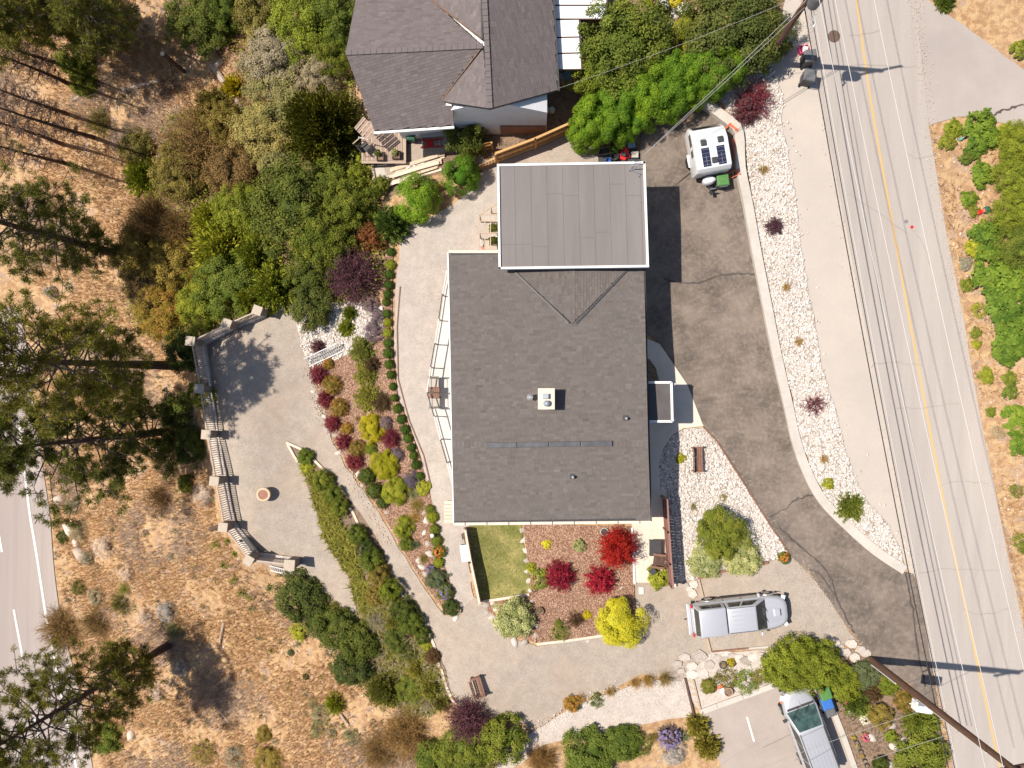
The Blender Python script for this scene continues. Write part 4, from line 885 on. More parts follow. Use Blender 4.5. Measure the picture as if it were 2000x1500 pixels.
(1306,44,17,.5,'hosta','var','pale variegated hosta beside the stone path','hosta','plant'),
(1336,92,19,.5,'hosta','golden','golden hosta above the cedar hedge','hosta','plant'),
(1268,3,12,.5,'hosta','golden','golden hosta at the top edge nearer the lilac tree','hosta','plant'),
(1322,4,13,.5,'hosta','golden','golden hosta at the top edge nearer the flowering bush','hosta','plant'),
(1295,10,13,.5,'bush','mid','white flowering plant between the golden hostas','flowering_plant','plant','white_flower'),
(1333,18,12,.5,'bush','mid','white flowering plant above the light green bush','flowering_plant','plant','white_flower'),
(900,343,39,2.6,'cedarlump','cedar','tall globe cedar at the end of orange lattice','globe_cedar','shrub'),
(816,388,47,2.3,'cedarlump','cedar','broad globe cedar beside the lumber pile','globe_cedar','shrub'),
(912,262,38,2.2,'bush','dark','dark green tree in the shade of neighbour gable','shade_tree','tree'),
(955,236,24,1.6,'twiggy','purple','dark purple plum against the white gable wall','plum_shrub','shrub'),
(1038,215,22,1.2,'feather','conif','dark conifer shrub beside the white urns','dwarf_conifer','shrub'),
(761,437,34,1.8,'feather','feather','light green feathery tamarisk at the top of boxwood row','tamarisk','tree'),
(726,462,30,1.4,'spiky','rust','rust-red smoketree beside the feathery tamarisk','red_shrub','shrub'),
(700,478,20,1.,'spiky','dkbrown','brownish shrub between red shrub and purple smokebush','brown_shrub','shrub'),
(708,310,12,.6,'broad','bright','lime leafy plant at the neighbour deck corner','leafy_plant','plant'),
(742,362,16,.9,'bush','mid','small green shrub beside the lumber pile end','leafy_shrub','shrub'),
# wooded bank above the dry slope
(628,245,76,4.2,'bigfeather','conif','large dark olive conifer beside the neighbour deck','conifer','tree'),
(548,120,62,2.6,'tree','sage','silvery sage-green tree above the large dark conifer','silver_tree','tree'),
(556,190,62,2.4,'tree','palesage','pale green-yellow tree in the middle of the bank','pale_tree','tree'),
(520,262,56,2.2,'tree','palesage','pale green tree touching the dark conifer on slope side','pale_tree','tree'),
(620,150,42,2.2,'tree','sage','silvery green tree against the neighbour roof tip','silver_tree','tree'),
(540,325,34,1.6,'bush','palesage','pale green shrub below the dark conifer','pale_shrub','shrub'),
(605,45,66,3.,'tree','ydark','yellow-green leafy tree at the top edge beside neighbour roof','leafy_tree','tree'),
(668,40,52,3.,'tree','mid','dark green tree tucked against the neighbour roof edge','leafy_tree','tree'),
(655,105,38,2.4,'tree','mid','green tree under the neighbour roof tip','leafy_tree','tree'),
(505,30,42,2.2,'bush','olive','olive shrub at the top edge above the felled trunk','olive_shrub','shrub'),
(520,75,34,1.8,'bush','palesage','pale olive shrub beside the cut log','olive_shrub','shrub'),
(575,410,78,3.4,'bigbush','dark','large dark green maple-leaved tree in the lower bank','leafy_tree','tree'),
(630,470,52,2.6,'bigbush','mid','green leafy tree just above the white rocks','leafy_tree','tree'),
(682,395,44,2.4,'bigbush','mid','green leafy tree beside the lumber pile and red shrub','leafy_tree','tree'),
(650,345,36,2.,'bush','mid','green shrub under the dark conifer near the deck','leafy_shrub','shrub'),
(700,345,20,1.2,'bush','ydark','yellow-green shrub beside the deck timber post','leafy_shrub','shrub'),
(602,540,42,1.8,'bigbush','dark','dark green bush touching the white rock bed','leafy_shrub','shrub'),
(432,488,60,2.2,'feather','bright','brightest lime green shrub in the middle of the bank','lime_shrub','shrub'),
(408,430,36,1.6,'feather','bright','lime green shrub above the brightest one','lime_shrub','shrub'),
(500,500,44,2.,'feather','bright','lime green shrub between the bright one and dark tree','lime_shrub','shrub'),
(535,560,48,2.,'feather','bright','yellow-green shrub overhanging the first patio pillar','lime_shrub','shrub'),
(450,560,58,2.2,'tree','mid','green rounded bush behind the second patio pillar','leafy_shrub','shrub'),
(400,600,46,1.9,'tree','bright','yellow-green bush behind the corner patio pillar','leafy_shrub','shrub'),
(485,585,30,1.5,'feather','bright','lime spray between the first and second patio pillars','lime_shrub','shrub'),
(330,612,50,2.2,'tree','yellowing','yellowing orange-leaved bush below the patio corner','yellowing_bush','shrub'),
(300,560,46,2.2,'bigbush','brownish','brown-green bush on the slope above the yellowing one','brown_bush','shrub'),
(270,500,46,2.4,'bigbush','olive','olive bush at the foot of the long leaning pine','olive_shrub','shrub'),
(345,520,46,2.4,'bigbush','olive','dark olive bush between lime shrubs and pine','olive_shrub','shrub'),
(345,455,46,2.4,'brush','brownish','purple-brown brush under the lime shrubs','brush_thicket','shrub'),
(290,425,44,2.2,'brush','brownish','purple-brown brush beside the dry grass strip','brush_thicket','shrub'),
(392,285,88,3.2,'brush','brownish','huge olive-brown twiggy tree in the upper slope','brush_tree','tree'),
(355,330,52,2.4,'bigbush','olive','olive leafy growth on the lower side of the twiggy tree','olive_shrub','shrub'),
(440,245,40,2.2,'bigbush','olive','olive leafy growth on the upper side of the twiggy tree','olive_shrub','shrub'),
(460,335,48,2.4,'bigbush','brownish','brownish leafy bush between the twiggy tree and maple','brown_bush','shrub'),
(470,410,46,2.4,'bigbush','ydark','speckled yellow-green bush beside the large dark maple','leafy_shrub','shrub'),
(278,345,36,1.8,'feather','bright','yellow-green shrub alone at the dry grass edge','lime_shrub','shrub'),
(268,290,30,1.6,'bush','olive','small olive shrub above the yellow-green one','olive_shrub','shrub'),
(420,205,36,1.6,'feather','olive','yellowish shrub beside the felled trunk','olive_shrub','shrub'),
(455,170,22,1.1,'feather','golden','yellow-lime low shrub under the felled trunk','lime_shrub','shrub'),
(395,30,60,2.6,'bigbush','dark','dark green bush at the top edge behind the felled trunk','leafy_shrub','shrub'),
(440,20,40,2.2,'bigbush','mid','green bush at the top edge beside the olive shrub','leafy_shrub','shrub'),
(150,120,32,1.8,'bush','mid','green sapling on the dry slope beside the bare trunks','sapling','tree'),
(165,165,24,1.4,'bush','mid','lower green sapling among fallen branches','sapling','tree'),
(195,235,30,1.1,'twiggy','olive','fallen green branch on the dry slope','fallen_branch','branch'),
(395,768,26,1.2,'bush','mid','bright green bush at the balustrade foot under the pines','leafy_shrub','shrub'),
(350,800,36,1.6,'bush','dark','dark bush in the shade between two pines','leafy_shrub','shrub'),
(375,870,34,1.5,'bush','dark','dark bush in the shade at the balustrade foot','leafy_shrub','shrub'),
(360,690,34,1.6,'bush','dark','dark bush below the corner pillar','leafy_shrub','shrub'),
(365,945,18,.9,'bush','mid','green bush beside the grey sagebrush below the balustrade','leafy_shrub','shrub'),
(400,965,23,.9,'sagey','silver','silver sagebrush at the balustrade foot','sagebrush','shrub'),
(315,975,38,1.2,'twiggy','dkbrown','bare brown shrub spreading over the dry grass','bare_shrub','shrub'),
# dry slope
(98,570,11,.8,'bush','silver','round silver bush on bare earth between pines','sagebrush','shrub'),
(205,1068,21,1.,'sagey','silver','large silver sagebrush on the dry slope above the highway','sagebrush','shrub'),
(248,1119,15,.8,'sagey','silver','round silver sagebrush lower than the large one','sagebrush','shrub'),
(327,1195,20,1.,'sagey','silver','silver sagebrush above the leaning pine base','sagebrush','shrub'),
(283,1205,17,.9,'sagey','silver','pale sagebrush left of the pine base','sagebrush','shrub'),
(340,1230,22,1.,'fine','blueg','blue-grey sagebrush at the leaning pine base','sagebrush','shrub'),
(352,1302,17,.8,'sagey','silver','pale sagebrush below the leaning pine trunk','sagebrush','shrub'),
(305,1355,14,.7,'sagey','silver','small sagebrush under the pine branches','sagebrush','shrub'),
(155,1035,22,1.1,'sagey','sage','grey shrub behind the pale boulder by the highway','grey_shrub','shrub'),
(172,1090,15,.8,'sagey','sage','grey shrub beside the lower pale boulder','grey_shrub','shrub'),
(145,985,18,1.,'sagey','sage','grey shrub above the pale boulders','grey_shrub','shrub'),
(123,1048,11,.6,'bush','dark','dark green bush at the highway edge','leafy_shrub','shrub'),
(242,1150,16,.6,'fine','mid','soft dark green clump on the dry slope','grass_clump','plant'),
(190,1165,16,.8,'bush','sage','sage green bush by the highway verge','sagebrush','shrub'),
(155,1148,14,.7,'bush','olive','olive bush by the highway verge','olive_shrub','shrub'),
(190,1215,34,1.3,'brush','brownish','bare brown brush above the leaning pine crown','brush_thicket','shrub'),
(115,1235,44,1.5,'brush','brownish','bare brown brush leaning over the highway','brush_thicket','shrub'),
(235,1180,22,1.,'brush','olive','olive brush beside the highway verge brush','brush_thicket','shrub'),
(423,1062,14,.5,'yucca','mid','large yucca below the balustrade bend','yucca','plant'),
(457,1083,9,.4,'yucca','mid','small yucca close to the balustrade bend','yucca','plant'),
(435,1104,11,.5,'yucca','mid','yucca second down the slope from the bend','yucca','plant'),
(458,1131,11,.5,'yucca','mid','yucca beside the dry grass edge below the pillar','yucca','plant'),
(472,1158,13,.5,'yucca','mid','pair of yuccas lower on the slope, upper one','yucca','plant'),
(489,1166,12,.5,'yucca','mid','pair of yuccas lower on the slope, lower one','yucca','plant'),
(489,1190,10,.45,'yucca','mid','lowest yucca below the pair','yucca','plant'),
(444,1056,7,.4,'yucca','mid','tiny yucca touching the balustrade wall','yucca','plant'),
(530,1272,9,.4,'yucca','mid','lone yucca on the dry slope below the rose bush','yucca','plant'),
(568,1275,6,.3,'bush','blueg','tiny blue-green plant on the dry slope','small_plant','plant'),
(597,1322,6,.3,'bush','dark','tiny dark plant lower on the dry slope','small_plant','plant'),
(655,1375,20,.9,'feather','bright','yellow-green young conifer on the dry slope','young_conifer','tree'),
(628,1395,20,.4,'loose','blueg','blue-green ground plant left of the young conifer','slope_plant','plant'),
(620,1425,16,.4,'loose','blueg','blue-green ground plant below the first','slope_plant','plant'),
(648,1432,10,.35,'loose','blueg','small blue-green plant beside the slope ground plants','slope_plant','plant'),
(690,1440,18,.4,'loose','blueg','blue-green plant beside the brown thicket','slope_plant','plant'),
(612,1372,10,.35,'loose','blueg','small blue-green plant above the ground plants','slope_plant','plant'),
(515,1435,15,.6,'bush','olive','dark olive bush on the lower dry slope','olive_shrub','shrub'),
(525,1485,26,.9,'bush','olive','olive bush at the bottom edge of the slope','olive_shrub','shrub'),
(400,1470,26,.7,'loose','olive','olive weeds at the bottom of the dry slope','slope_weeds','plant'),
(460,1480,22,.7,'loose','sage','grey weeds beside the olive ones at the bottom','slope_weeds','plant'),
(210,1440,30,1.4,'bush','mid','green bush under the lower edge of the leaning pine','leafy_shrub','shrub'),
# lower yard
(1118,1375,15,.6,'bush','spirea','orange and green shrub at the end of the grass row','low_shrub','shrub'),
(1133,1365,12,.6,'tuft','fgrass','first tan grass of the row above the pale path','ornamental_grass','plant'),
(1192,1352,13,.6,'tuft','fgrass','second tan grass in the row above the pale path','ornamental_grass','plant'),
(1165,1368,14,.4,'loose','mid','sparse green plant between tan grasses','sparse_plant','plant'),
(1240,1335,14,.7,'fine','fgrass','third grass of the row, olive and tan','ornamental_grass','plant'),
(1265,1330,17,.8,'fine','fgrass','fourth and fuller grass of the row','ornamental_grass','plant'),
(1298,1326,19,.85,'fine','fgrass','last and largest grass of the row near the timber steps','ornamental_grass','plant'),
(1155,1470,48,1.2,'bush','mid','green shrub below the pale path at the bottom edge','leafy_shrub','shrub'),
(1215,1452,34,1.,'bush','mid','green shrub below the pale path, middle of three','leafy_shrub','shrub'),
(1250,1455,22,.8,'loose','mid','sparse green shrub nearest the grey-green ones','leafy_shrub','shrub'),
(1278,1440,12,.5,'fine','olive','round olive grass clump below the pale path','ornamental_grass','plant'),
(1308,1440,22,.8,'spiky','lav','purple flowering shrub beside the palm-like plant','flowering_shrub','shrub','purple_flower'),
(1330,1440,19,.7,'yucca','blueg','palm-like yucca beside the purple flowering shrub','yucca','plant'),
(1315,1472,24,.7,'sagey','silver','silver artemisia at the bottom edge','artemisia','plant'),
(1365,1420,22,1.,'feather','jun','olive conifer at the foot of the timber steps','conifer_shrub','shrub'),
(1385,1460,24,1.1,'feather','jun','green drooping shrub beside the lower driveway','drooping_shrub','shrub'),
(1060,1485,30,1.,'brush','brownish','brown brush at the bottom edge under the pale path','brush_thicket','shrub'),
(1545,1295,48,1.8,'bigbush','ydark','large green bush between the pickup and the minivan','leafy_shrub','shrub'),
(1600,1300,44,1.8,'bigbush','ydark','green bush over the minivan bonnet','leafy_shrub','shrub'),
(1520,1310,26,1.2,'bush','ydark','small yellow-green growth at the end of the large bush','leafy_shrub','shrub'),
(1585,1268,18,1.5,'feather','ydark','upright green shoots on top of the large bush','shoots','shrub'),
(1645,1330,30,1.2,'bush','bright','green shrub behind the green recycling cart','leafy_shrub','shrub'),
(1630,1345,16,.6,'sagey','lav','purple catmint beside the green recycling cart','catmint','plant','purple_flower'),
(1692,1318,26,.8,'bush','blueg','grey-green shrub at the lower utility pole base','grey_shrub','shrub'),
(1737,1338,18,.8,'bush','bright','bright green shrub beside the pole','leafy_shrub','shrub'),
(1705,1350,23,.6,'spiky','dkbrown','dark brown low shrub in the roadside garden','dark_shrub','shrub'),
(1676,1375,26,.8,'feather','mid','green juniper in the roadside garden nearer the carts','juniper','shrub'),
(1720,1400,22,.8,'bush','olive','olive shrub in the roadside garden centre','olive_shrub','shrub'),
(1768,1370,22,.6,'dome','spirea','orange-brown spirea under the pole transformer box','spirea','shrub'),
(1803,1412,34,.7,'feather','mid','spreading green juniper under the pole','juniper','shrub'),
(1802,1478,46,1.3,'bush','mid','large green bush at the bottom edge near the road','leafy_shrub','shrub'),
(1740,1437,11,.4,'broad','bright','small green plant on the roadside garden gravel','small_plant','plant'),
(1690,1405,12,.4,'flower','var','white flowering plant on the roadside garden gravel','flower_clump','plant','white_flower'),
(1690,1440,10,.35,'flower','mid','bright pink flower clump beside a pale stone','flower_clump','plant','pink_flower'),
(1720,1492,14,.8,'bush','dark','dark shrub at the bottom of the roadside garden','dark_shrub','shrub'),
(1420,1325,22,.4,'loose','olive','olive ground plant beside the stone heap','ground_plant','plant'),
(1460,1330,24,.4,'loose','ydark','weedy green plant on soil above the lower driveway','ground_plant','plant'),
(1487,1322,16,.4,'loose','olive','weedy plant nearest the large green bush','ground_plant','plant'),
(1384,1340,16,.6,'ball','jun','dwarf conifer in a dark tub by the pots','potted_conifer','shrub'),
# across the road
(1848,3,18,.6,'feather','mid','green tuft at the top edge beyond the side road','leafy_plant','plant'),
(1994,95,16,.6,'broad','mid','green plant at the frame edge above the side road','leafy_plant','plant'),
(1862,252,16,.5,'broad','bright','yellow-green sumac nearest the side road corner','sumac','shrub'),
(1851,275,15,.5,'broad','mid','green sumac sprout beside the teal watering can','sumac','shrub'),
(1915,245,27,.9,'broad','sumac','dark green sumac beside the side road','sumac','shrub'),
(1935,270,20,.8,'broad','sumac','dark green sumac just below the first','sumac','shrub'),
(1908,283,20,.7,'broad','sumac','dark green sumac third from the side road','sumac','shrub'),
(1888,307,13,.5,'broad','mid','small sumac sprout on the tan verge','sumac','shrub'),
(1965,257,15,.6,'broad','bright','light green sumac nearest the big hedge','sumac','shrub'),
(1994,278,36,1.3,'bigbush','ydark','top of the big yellow-green bush at the frame edge','hedge_bush','shrub'),
(1990,345,42,1.3,'bigbush','ydark','second big yellow-green bush along the frame edge','hedge_bush','shrub'),
(1984,415,40,1.3,'bigbush','ydark','third big yellow-green bush along the frame edge','hedge_bush','shrub'),
(1994,480,42,1.3,'bigbush','mid','fourth big bush along the frame edge, behind sumacs','hedge_bush','shrub'),
(1920,340,22,.8,'broad','sumac','sumac in front of the second big bush','sumac','shrub'),
(1893,388,14,.5,'broad','sumac','small sumac above the red and teal hose reel','sumac','shrub'),
(1903,412,10,.4,'broad','mid','tiny sumac touching the red and teal hose reel','sumac','shrub'),
(1928,462,28,.8,'broad','sumac','sumac below the hose reel on tan earth','sumac','shrub'),
(1905,485,18,.6,'broad','bright','yellowish sumac at the road side below the hose reel','sumac','shrub'),
(1945,525,38,.9,'broad','sumac','large sumac patch below the big bushes, upper','sumac','shrub'),
(1985,545,36,.9,'broad','sumac','large sumac patch at the frame edge','sumac','shrub'),
(1968,590,38,.9,'broad','sumac','large sumac patch second down','sumac','shrub'),
(1980,650,42,.9,'broad','sumac','large sumac patch third down','sumac','shrub'),
(1968,690,24,.8,'broad','sumac','last sumac of the big patch','sumac','shrub'),
(1992,820,28,.9,'broad','sumac','separate sumac patch lower down the verge','sumac','shrub'),
(1995,868,20,.8,'broad','sumac','small sumac under the separate lower patch','sumac','shrub'),
(1886,515,12,.3,'broad','sage','grey-green weed at the road edge opposite the patch','verge_weed','plant'),
(1888,557,12,.35,'broad','mid','green sumac sprout on the road edge','verge_weed','plant'),
(1912,607,15,.4,'loose','bright','yellow-green sprouts between road and sumac patch','verge_weed','plant'),
(1906,650,10,.3,'broad','mid','small green sprout at the road edge below','verge_weed','plant'),
(1908,672,8,.3,'broad','bright','tiny yellow-green sprout at the road edge','verge_weed','plant'),
(1926,735,14,.4,'broad','bright','leafy sprout at the road edge above the lower patch','verge_weed','plant'),
(1972,740,13,.4,'broad','mid','leafy sprout away from the road above the lower patch','verge_weed','plant'),
(1974,764,14,.4,'broad','mid','leafy sprout just above the separate lower patch','verge_weed','plant'),
(1936,805,9,.3,'broad','mid','tiny sprout at the road edge by the lower patch','verge_weed','plant'),
(1950,845,14,.3,'loose','sage','dry green weeds beside the lower patch','verge_weed','plant'),
(1985,960,13,.4,'loose','mid','green weed clump low on the verge','verge_weed','plant'),
(1995,1060,18,.4,'loose','bright','lowest green weeds on the verge','verge_weed','plant'),
]
for a in PL:
    plant(*a[:6], a[6], a[7], a[8], None, a[9] if len(a) > 9 else None)
# cedar hedge: separate shrubs grown together
HED = [(1148,258,36),(1166,226,40),(1190,250,38),(1206,206,41),(1230,234,38),(1246,186,41),(1270,212,38),(1288,168,41),(1310,194,36),(1328,152,41),(1350,176,34),(1368,138,40),(1390,160,32),(1408,130,36),(1428,140,26)]
for i, (x, y, r) in enumerate(HED):
    plant(x, y, r * 1.12, 3.0, 'cedarlump', 'cedar', '%s cedar of the thick clipped hedge, counting from the garage end' % ORD[i], 'cedar', 'cedar', 'cedars of the clipped hedge')
# low green cover in the strip between the patio and the path
strip = np.array(gpoly([(588,905),(604,908),(625,950),(655,1000),(690,1060),(704,1100),(722,1150),(732,1200),(712,1205),(694,1160),(680,1120),(652,1080),(632,1045),(620,1000),(606,950)]))
xy = scatter(strip, .17)
stuff_blades('ground_cover', xy, rng.uniform(.22, .40, len(xy)), 1.25, .06, 11, 'l_jun')
low = np.array(gpoly([(730,1150),(770,1165),(800,1200),(830,1250),(855,1300),(878,1365),(840,1398),(780,1388),(742,1320),(722,1240),(712,1205)])); xy = scatter(low, .2)
qq = rng.uniform(0, 1, len(xy))
stuff_blades('ground_cover', xy[qq < .55], rng.uniform(.25, .5, (qq < .55).sum()), 1.2, .05, 9, 'l_jun'); stuff_blades('grey_undergrowth', xy[qq > .6], rng.uniform(.25, .5, (qq > .6).sum()), 1.1, .04, 9, 'l_sage')
# leafy undergrowth between the bushes of the bank
bank = AREAS['bank_soil']; xy = scatter(bank, .13); keep = np.sin(xy[:, 0] * 1.1) + np.sin(xy[:, 1] * 1.4 + xy[:, 0] * .5) + rng.normal(0, .8, len(xy)) > -.5; xy = xy[keep]
c_ = np.column_stack([xy, HV(xy) + rng.uniform(.05, .9, len(xy))]); V, F = leaf_quads(c_, nrm(rdir(len(c_)) * .8 + np.array([0, 0, .9])), rng.uniform(.10, .22, len(c_)), .6)
o = link('undergrowth', npmesh('undergrowth', V, F, rng.uniform(0, 1, len(c_)), M['l_ydark'])); o['kind'] = 'stuff'
xy = scatter(bank, .22); c_ = np.column_stack([xy, HV(xy) + rng.uniform(.05, .7, len(xy))]); V, F = leaf_quads(c_, nrm(rdir(len(c_)) * .8 + np.array([0, 0, .9])), rng.uniform(.10, .22, len(c_)), .6)
o = link('undergrowth', npmesh('undergrowth', V, F, rng.uniform(0, 1, len(c_)), M['l_brownish'])); o['kind'] = 'stuff'


# low grey-green scrub that dots the dry slope
xy = scatter(slope, 1.15); xy = xy[rng.uniform(0, 1, len(xy)) < .38]; a_ = xy[rng.uniform(0, 1, len(xy)) < .5]
xy = np.repeat(xy, 5, 0) + rng.normal(0, .12, (len(xy) * 5, 2))
q_ = rng.uniform(0, 1, len(xy))
stuff_blades('slope_scrub', xy[q_ < .5], rng.uniform(.12, .3, (q_ < .5).sum()), 1.0, .035, 9, 'l_olive'); stuff_blades('slope_scrub', xy[q_ >= .5], rng.uniform(.12, .35, (q_ >= .5).sum()), 1.0, .03, 9, 'l_sage')
# ---------------------------------------------------------------- pines and dead trunks on the slope
def pine(label, base, top, crown_from, crown_r, tufts, mat='pine', name='pine_tree', dead=False, zb=None, lift=0., tr=.27):
    """base, top: photo pixels of foot and tip; top = (px, py, height in m)"""
    b = P(*base); hgt = top[2]; t = Pz(top[0], top[1], b.z + hgt)
    e = thing(name, label, 'tree', b); d = t - b; Hh = d.length; ax = d.normalized()
    mb = MB(); n = 9
    bend = Vector((random.uniform(-.12, .12), random.uniform(-.12, .12), 0))
    pt = lambda f: d * f + bend * math.sin(f * 3.1) * 1.2
    mb.tube([pt(i / n) - (ax * .5 if i == 0 else ax * 0) for i in range(n + 1)], [tr * (1 - .86 * (i / n)) + .03 * (i == 0) for i in range(n + 1)], 9)
    mb.build('trunk', 'bark', e, smooth=True)
    lb = MB(); C = []; D = []
    nb = int(24 + Hh * 4.4) if not dead else int(Hh * 4)
    for i in range(nb):
        f = crown_from + (1 - crown_from) * (i + random.random()) / nb
        a = i * 2.4 + random.uniform(-.5, .5); rel = (f - crown_from) / (1 - crown_from)
        L_ = crown_r * (math.sin(min(1, rel * 1.25 + .22) * math.pi * .5) if rel < .6 else (1.06 - rel) / .46) * random.uniform(.6, 1.1)
        L_ = max(L_, .35)
        if dead: L_ *= random.uniform(.3, .9)
        o = pt(f); u = Vector((math.cos(a), math.sin(a), 0)); q = u.cross(Vector((0, 0, 1)))
        p = [o]
        for k in range(1, 5):
            p.append(o + u * (L_ * k / 4) + q * random.gauss(0, .05 * L_) + Vector((0, 0, L_ * (.05 * k - .018 * k * k * (1.3 if dead else .6)))))
        lb.tube(p, [.055, .042, .032, .022, .012] if L_ > .8 else [.03, .025, .02, .015, .01], 5)
        for k in range(7 if not dead else 14):
            s_ = random.uniform(.35, 1.); j = min(3, int(s_ * 4)); w_ = p[j].lerp(p[j + 1], s_ * 4 - j)
            sd = (u * random.uniform(.1, .8) + q * random.choice((-1, 1)) * random.uniform(.4, 1.) + Vector((0, 0, random.uniform(-.05, .4)))).normalized() * random.uniform(.25, .75) * (.5 + .5 * L_ / crown_r)
            lb.tube([w_, w_ + sd * .5 + Vector((0, 0, .02)), w_ + sd], [.016, .012, .007], 4)
            C += [w_ + sd, w_ + sd * .6]; D += [sd.normalized()] * 2
        C.append(p[-1]); D.append((p[-1] - p[-2]).normalized())
    lb.build('limb', 'twig' if not dead else 'bark', e)['kind'] = 'stuff'
    if not dead:
        c = np.array([tuple(x) for x in C]); dd = np.array([tuple(x) for x in D]); k = rng.integers(0, len(c), max(tufts, len(c))); k[:len(c)] = np.arange(len(c))
        c = c[k] + rng.normal(0, .08, (len(k), 3)); dd = dd[k]; N_ = 14
        v = nrm(rdir(len(k) * N_) * .9 + np.repeat(dd, N_, 0) * .6 + np.array([0, 0, .25])); o = np.repeat(c, N_, 0)
        l = rng.uniform(.18, .36, (len(o), 1)); s = nrm(np.cross(v, rdir(len(o)))) * .0155
        V = np.stack([o - s * .5, o + v * l * .6 - s, o + v * l, o + v * l * .6 + s], 1).reshape(-1, 3)
        T = np.clip(np.repeat(rng.uniform(0, .6, len(k)), N_) + rng.uniform(0, .4, len(o)), 0, 1)
        link('crown', npmesh('crown', V, np.arange(len(o) * 4).reshape(-1, 4), T, M['l_' + mat]), None, e)
    return e
pine('tall ponderosa pine whose trunk ends at the corner of the balustrade', (345,714), (-80,700,17.3), .30, 3.9, 4200, tr=.30)
pine('ponderosa pine below the middle balustrade, crown over the highway', (330,842), (-40,880,13.5), .06, 4.5, 5200, tr=.26)
pine('pine leaning out over the highway from blue-grey sagebrush', (333,1258), (-60,1490,14), .2, 4.1, 4600, tr=.27)
pine('ponderosa pine with long trunk ending in the olive bush', (232,497), (-150,395,15), .18, 4.3, 3600, tr=.3)
pine('pine with dark crown in the top corner of the slope', (190,30), (-20,20,12), .1, 3.6, 3200, tr=.24)
pine('small pine beside the top corner pine with blurred crown', (232,62), (130,0,11), .15, 2.8, 1900, tr=.18)
pine('slim pine at the edge above the saplings', (110,60), (-90,-60,14), .2, 3.3, 2300, tr=.2)
for i, (b, t, h, tx) in enumerate([((118,125),(-30,75,11),0,'uppermost bare dead trunk on the dry slope'),((137,165),(-40,95,12),0,'bare dead trunk ending beside the green sapling'),((130,222),(-40,160,12),0,'third bare dead trunk, thin and pale'),((182,268),(-60,190,14),0,'longest bare dead trunk in the middle of the slope'),((122,282),(-40,230,11),0,'bare dead trunk just under the longest one'),((140,322),(-50,272,12),0,'lowest bare dead trunk above the dry grass')]):
    pine(tx, b, t, .12, 1.5, 0, name='dead_tree', dead=True, tr=.15)
# felled wood
def log(label, a, b, r, mat='dead_wood', name='fallen_log', za=.12, zb=.12, cut=True):
    p = P(*a, za); q = P(*b, zb); e = thing(name, label, 'log', (p + q) / 2); m_ = (p + q) / 2
    MB().tube([p - m_, (q - p) * .5 + p - m_ + Vector((0, 0, .05)), q - m_], [r, r * .88, r * .72], 8).build('trunk', mat, e, smooth=True)
    if cut:
        d = (p - q).normalized(); MB().tube([p - m_ + d * .001, p - m_ + d * .012], r * .86, 10).build('cut_end', 'cut_wood', e)
log('pale fallen log lying across the dry slope', (241,177), (314,157), .14)
log('long grey felled trunk below the stump', (415,127), (474,214), .19)
log('short log leaning on the long felled trunk', (422,131), (434,118), .2)
log('dark leaning snag with a pale cut top', (317,105), (360,140), .16, 'bark', 'snag', 3.0, .1)
log('pale broken branch between saplings', (140,197), (168,182), .10)
log('thin white stick on the lower dry slope', (420,1373), (447,1412), .05, cut=False, name='stick')
log('pale weathered stick beside white rag of wood', (437,1215), (428,1262), .09, cut=False, name='stick')
log('dark log end beside the balustrade bend pillar', (413,1034), (432,1026), .16, 'bark', 'log', .5, .6)
log('grey pole lying near the lower slope bush', (665,1395), (680,1415), .08, cut=False, name='stick')
mb = MB().tube([P(429,99) + Vector((0, 0, -.1)), P(429,99) + Vector((0, 0, .45))], [.24, .2], 10); e = thing('tree_stump', 'cut stump with pale ring top on the dry slope', 'stump', P(429,99)); mb.build('trunk', 'bark', e, world=True)
MB().tube([P(429,99) + Vector((0, 0, .451)), P(429,99) + Vector((0, 0, .47))], .18, 10).build('cut_end', 'cut_wood', e, world=True)
for i in range(46):                                    # dropped brush
    x, y = random.choice([(330,170),(350,160),(290,190),(380,110),(250,230)]); a = P(x + random.gauss(0, 24), y + random.gauss(0, 20), .05); u = random.uniform(0, 6.28); l = random.uniform(.5, 1.8)
    if i == 0: bm_ = MB()
    bm_.tube([a, a + Vector((math.cos(u), math.sin(u), 0)) * l * .5 + Vector((0, 0, .15)), a + Vector((math.cos(u + .2), math.sin(u + .2), 0)) * l], [.025, .018, .008], 4)
o = bm_.build('twig_litter', 'twig'); o['kind'] = 'stuff'

bm_ = MB()
for x, y in scatter(slope, 1.6):
    if random.random() < .55:
        a = Vector((x, y, H(x, y) + .06)); u = random.uniform(0, 6.28); l = random.uniform(.3, 1.5); b = a + Vector((math.cos(u) * l, math.sin(u) * l, 0)); b.z = H(b.x, b.y) + .08
        bm_.tube([a, a.lerp(b, .5) + Vector((random.uniform(-.06, .06), random.uniform(-.06, .06), .08)), b], [.022, .016, .008], 4)
o = bm_.build('stick_litter', 'dead_wood'); o['kind'] = 'stuff'
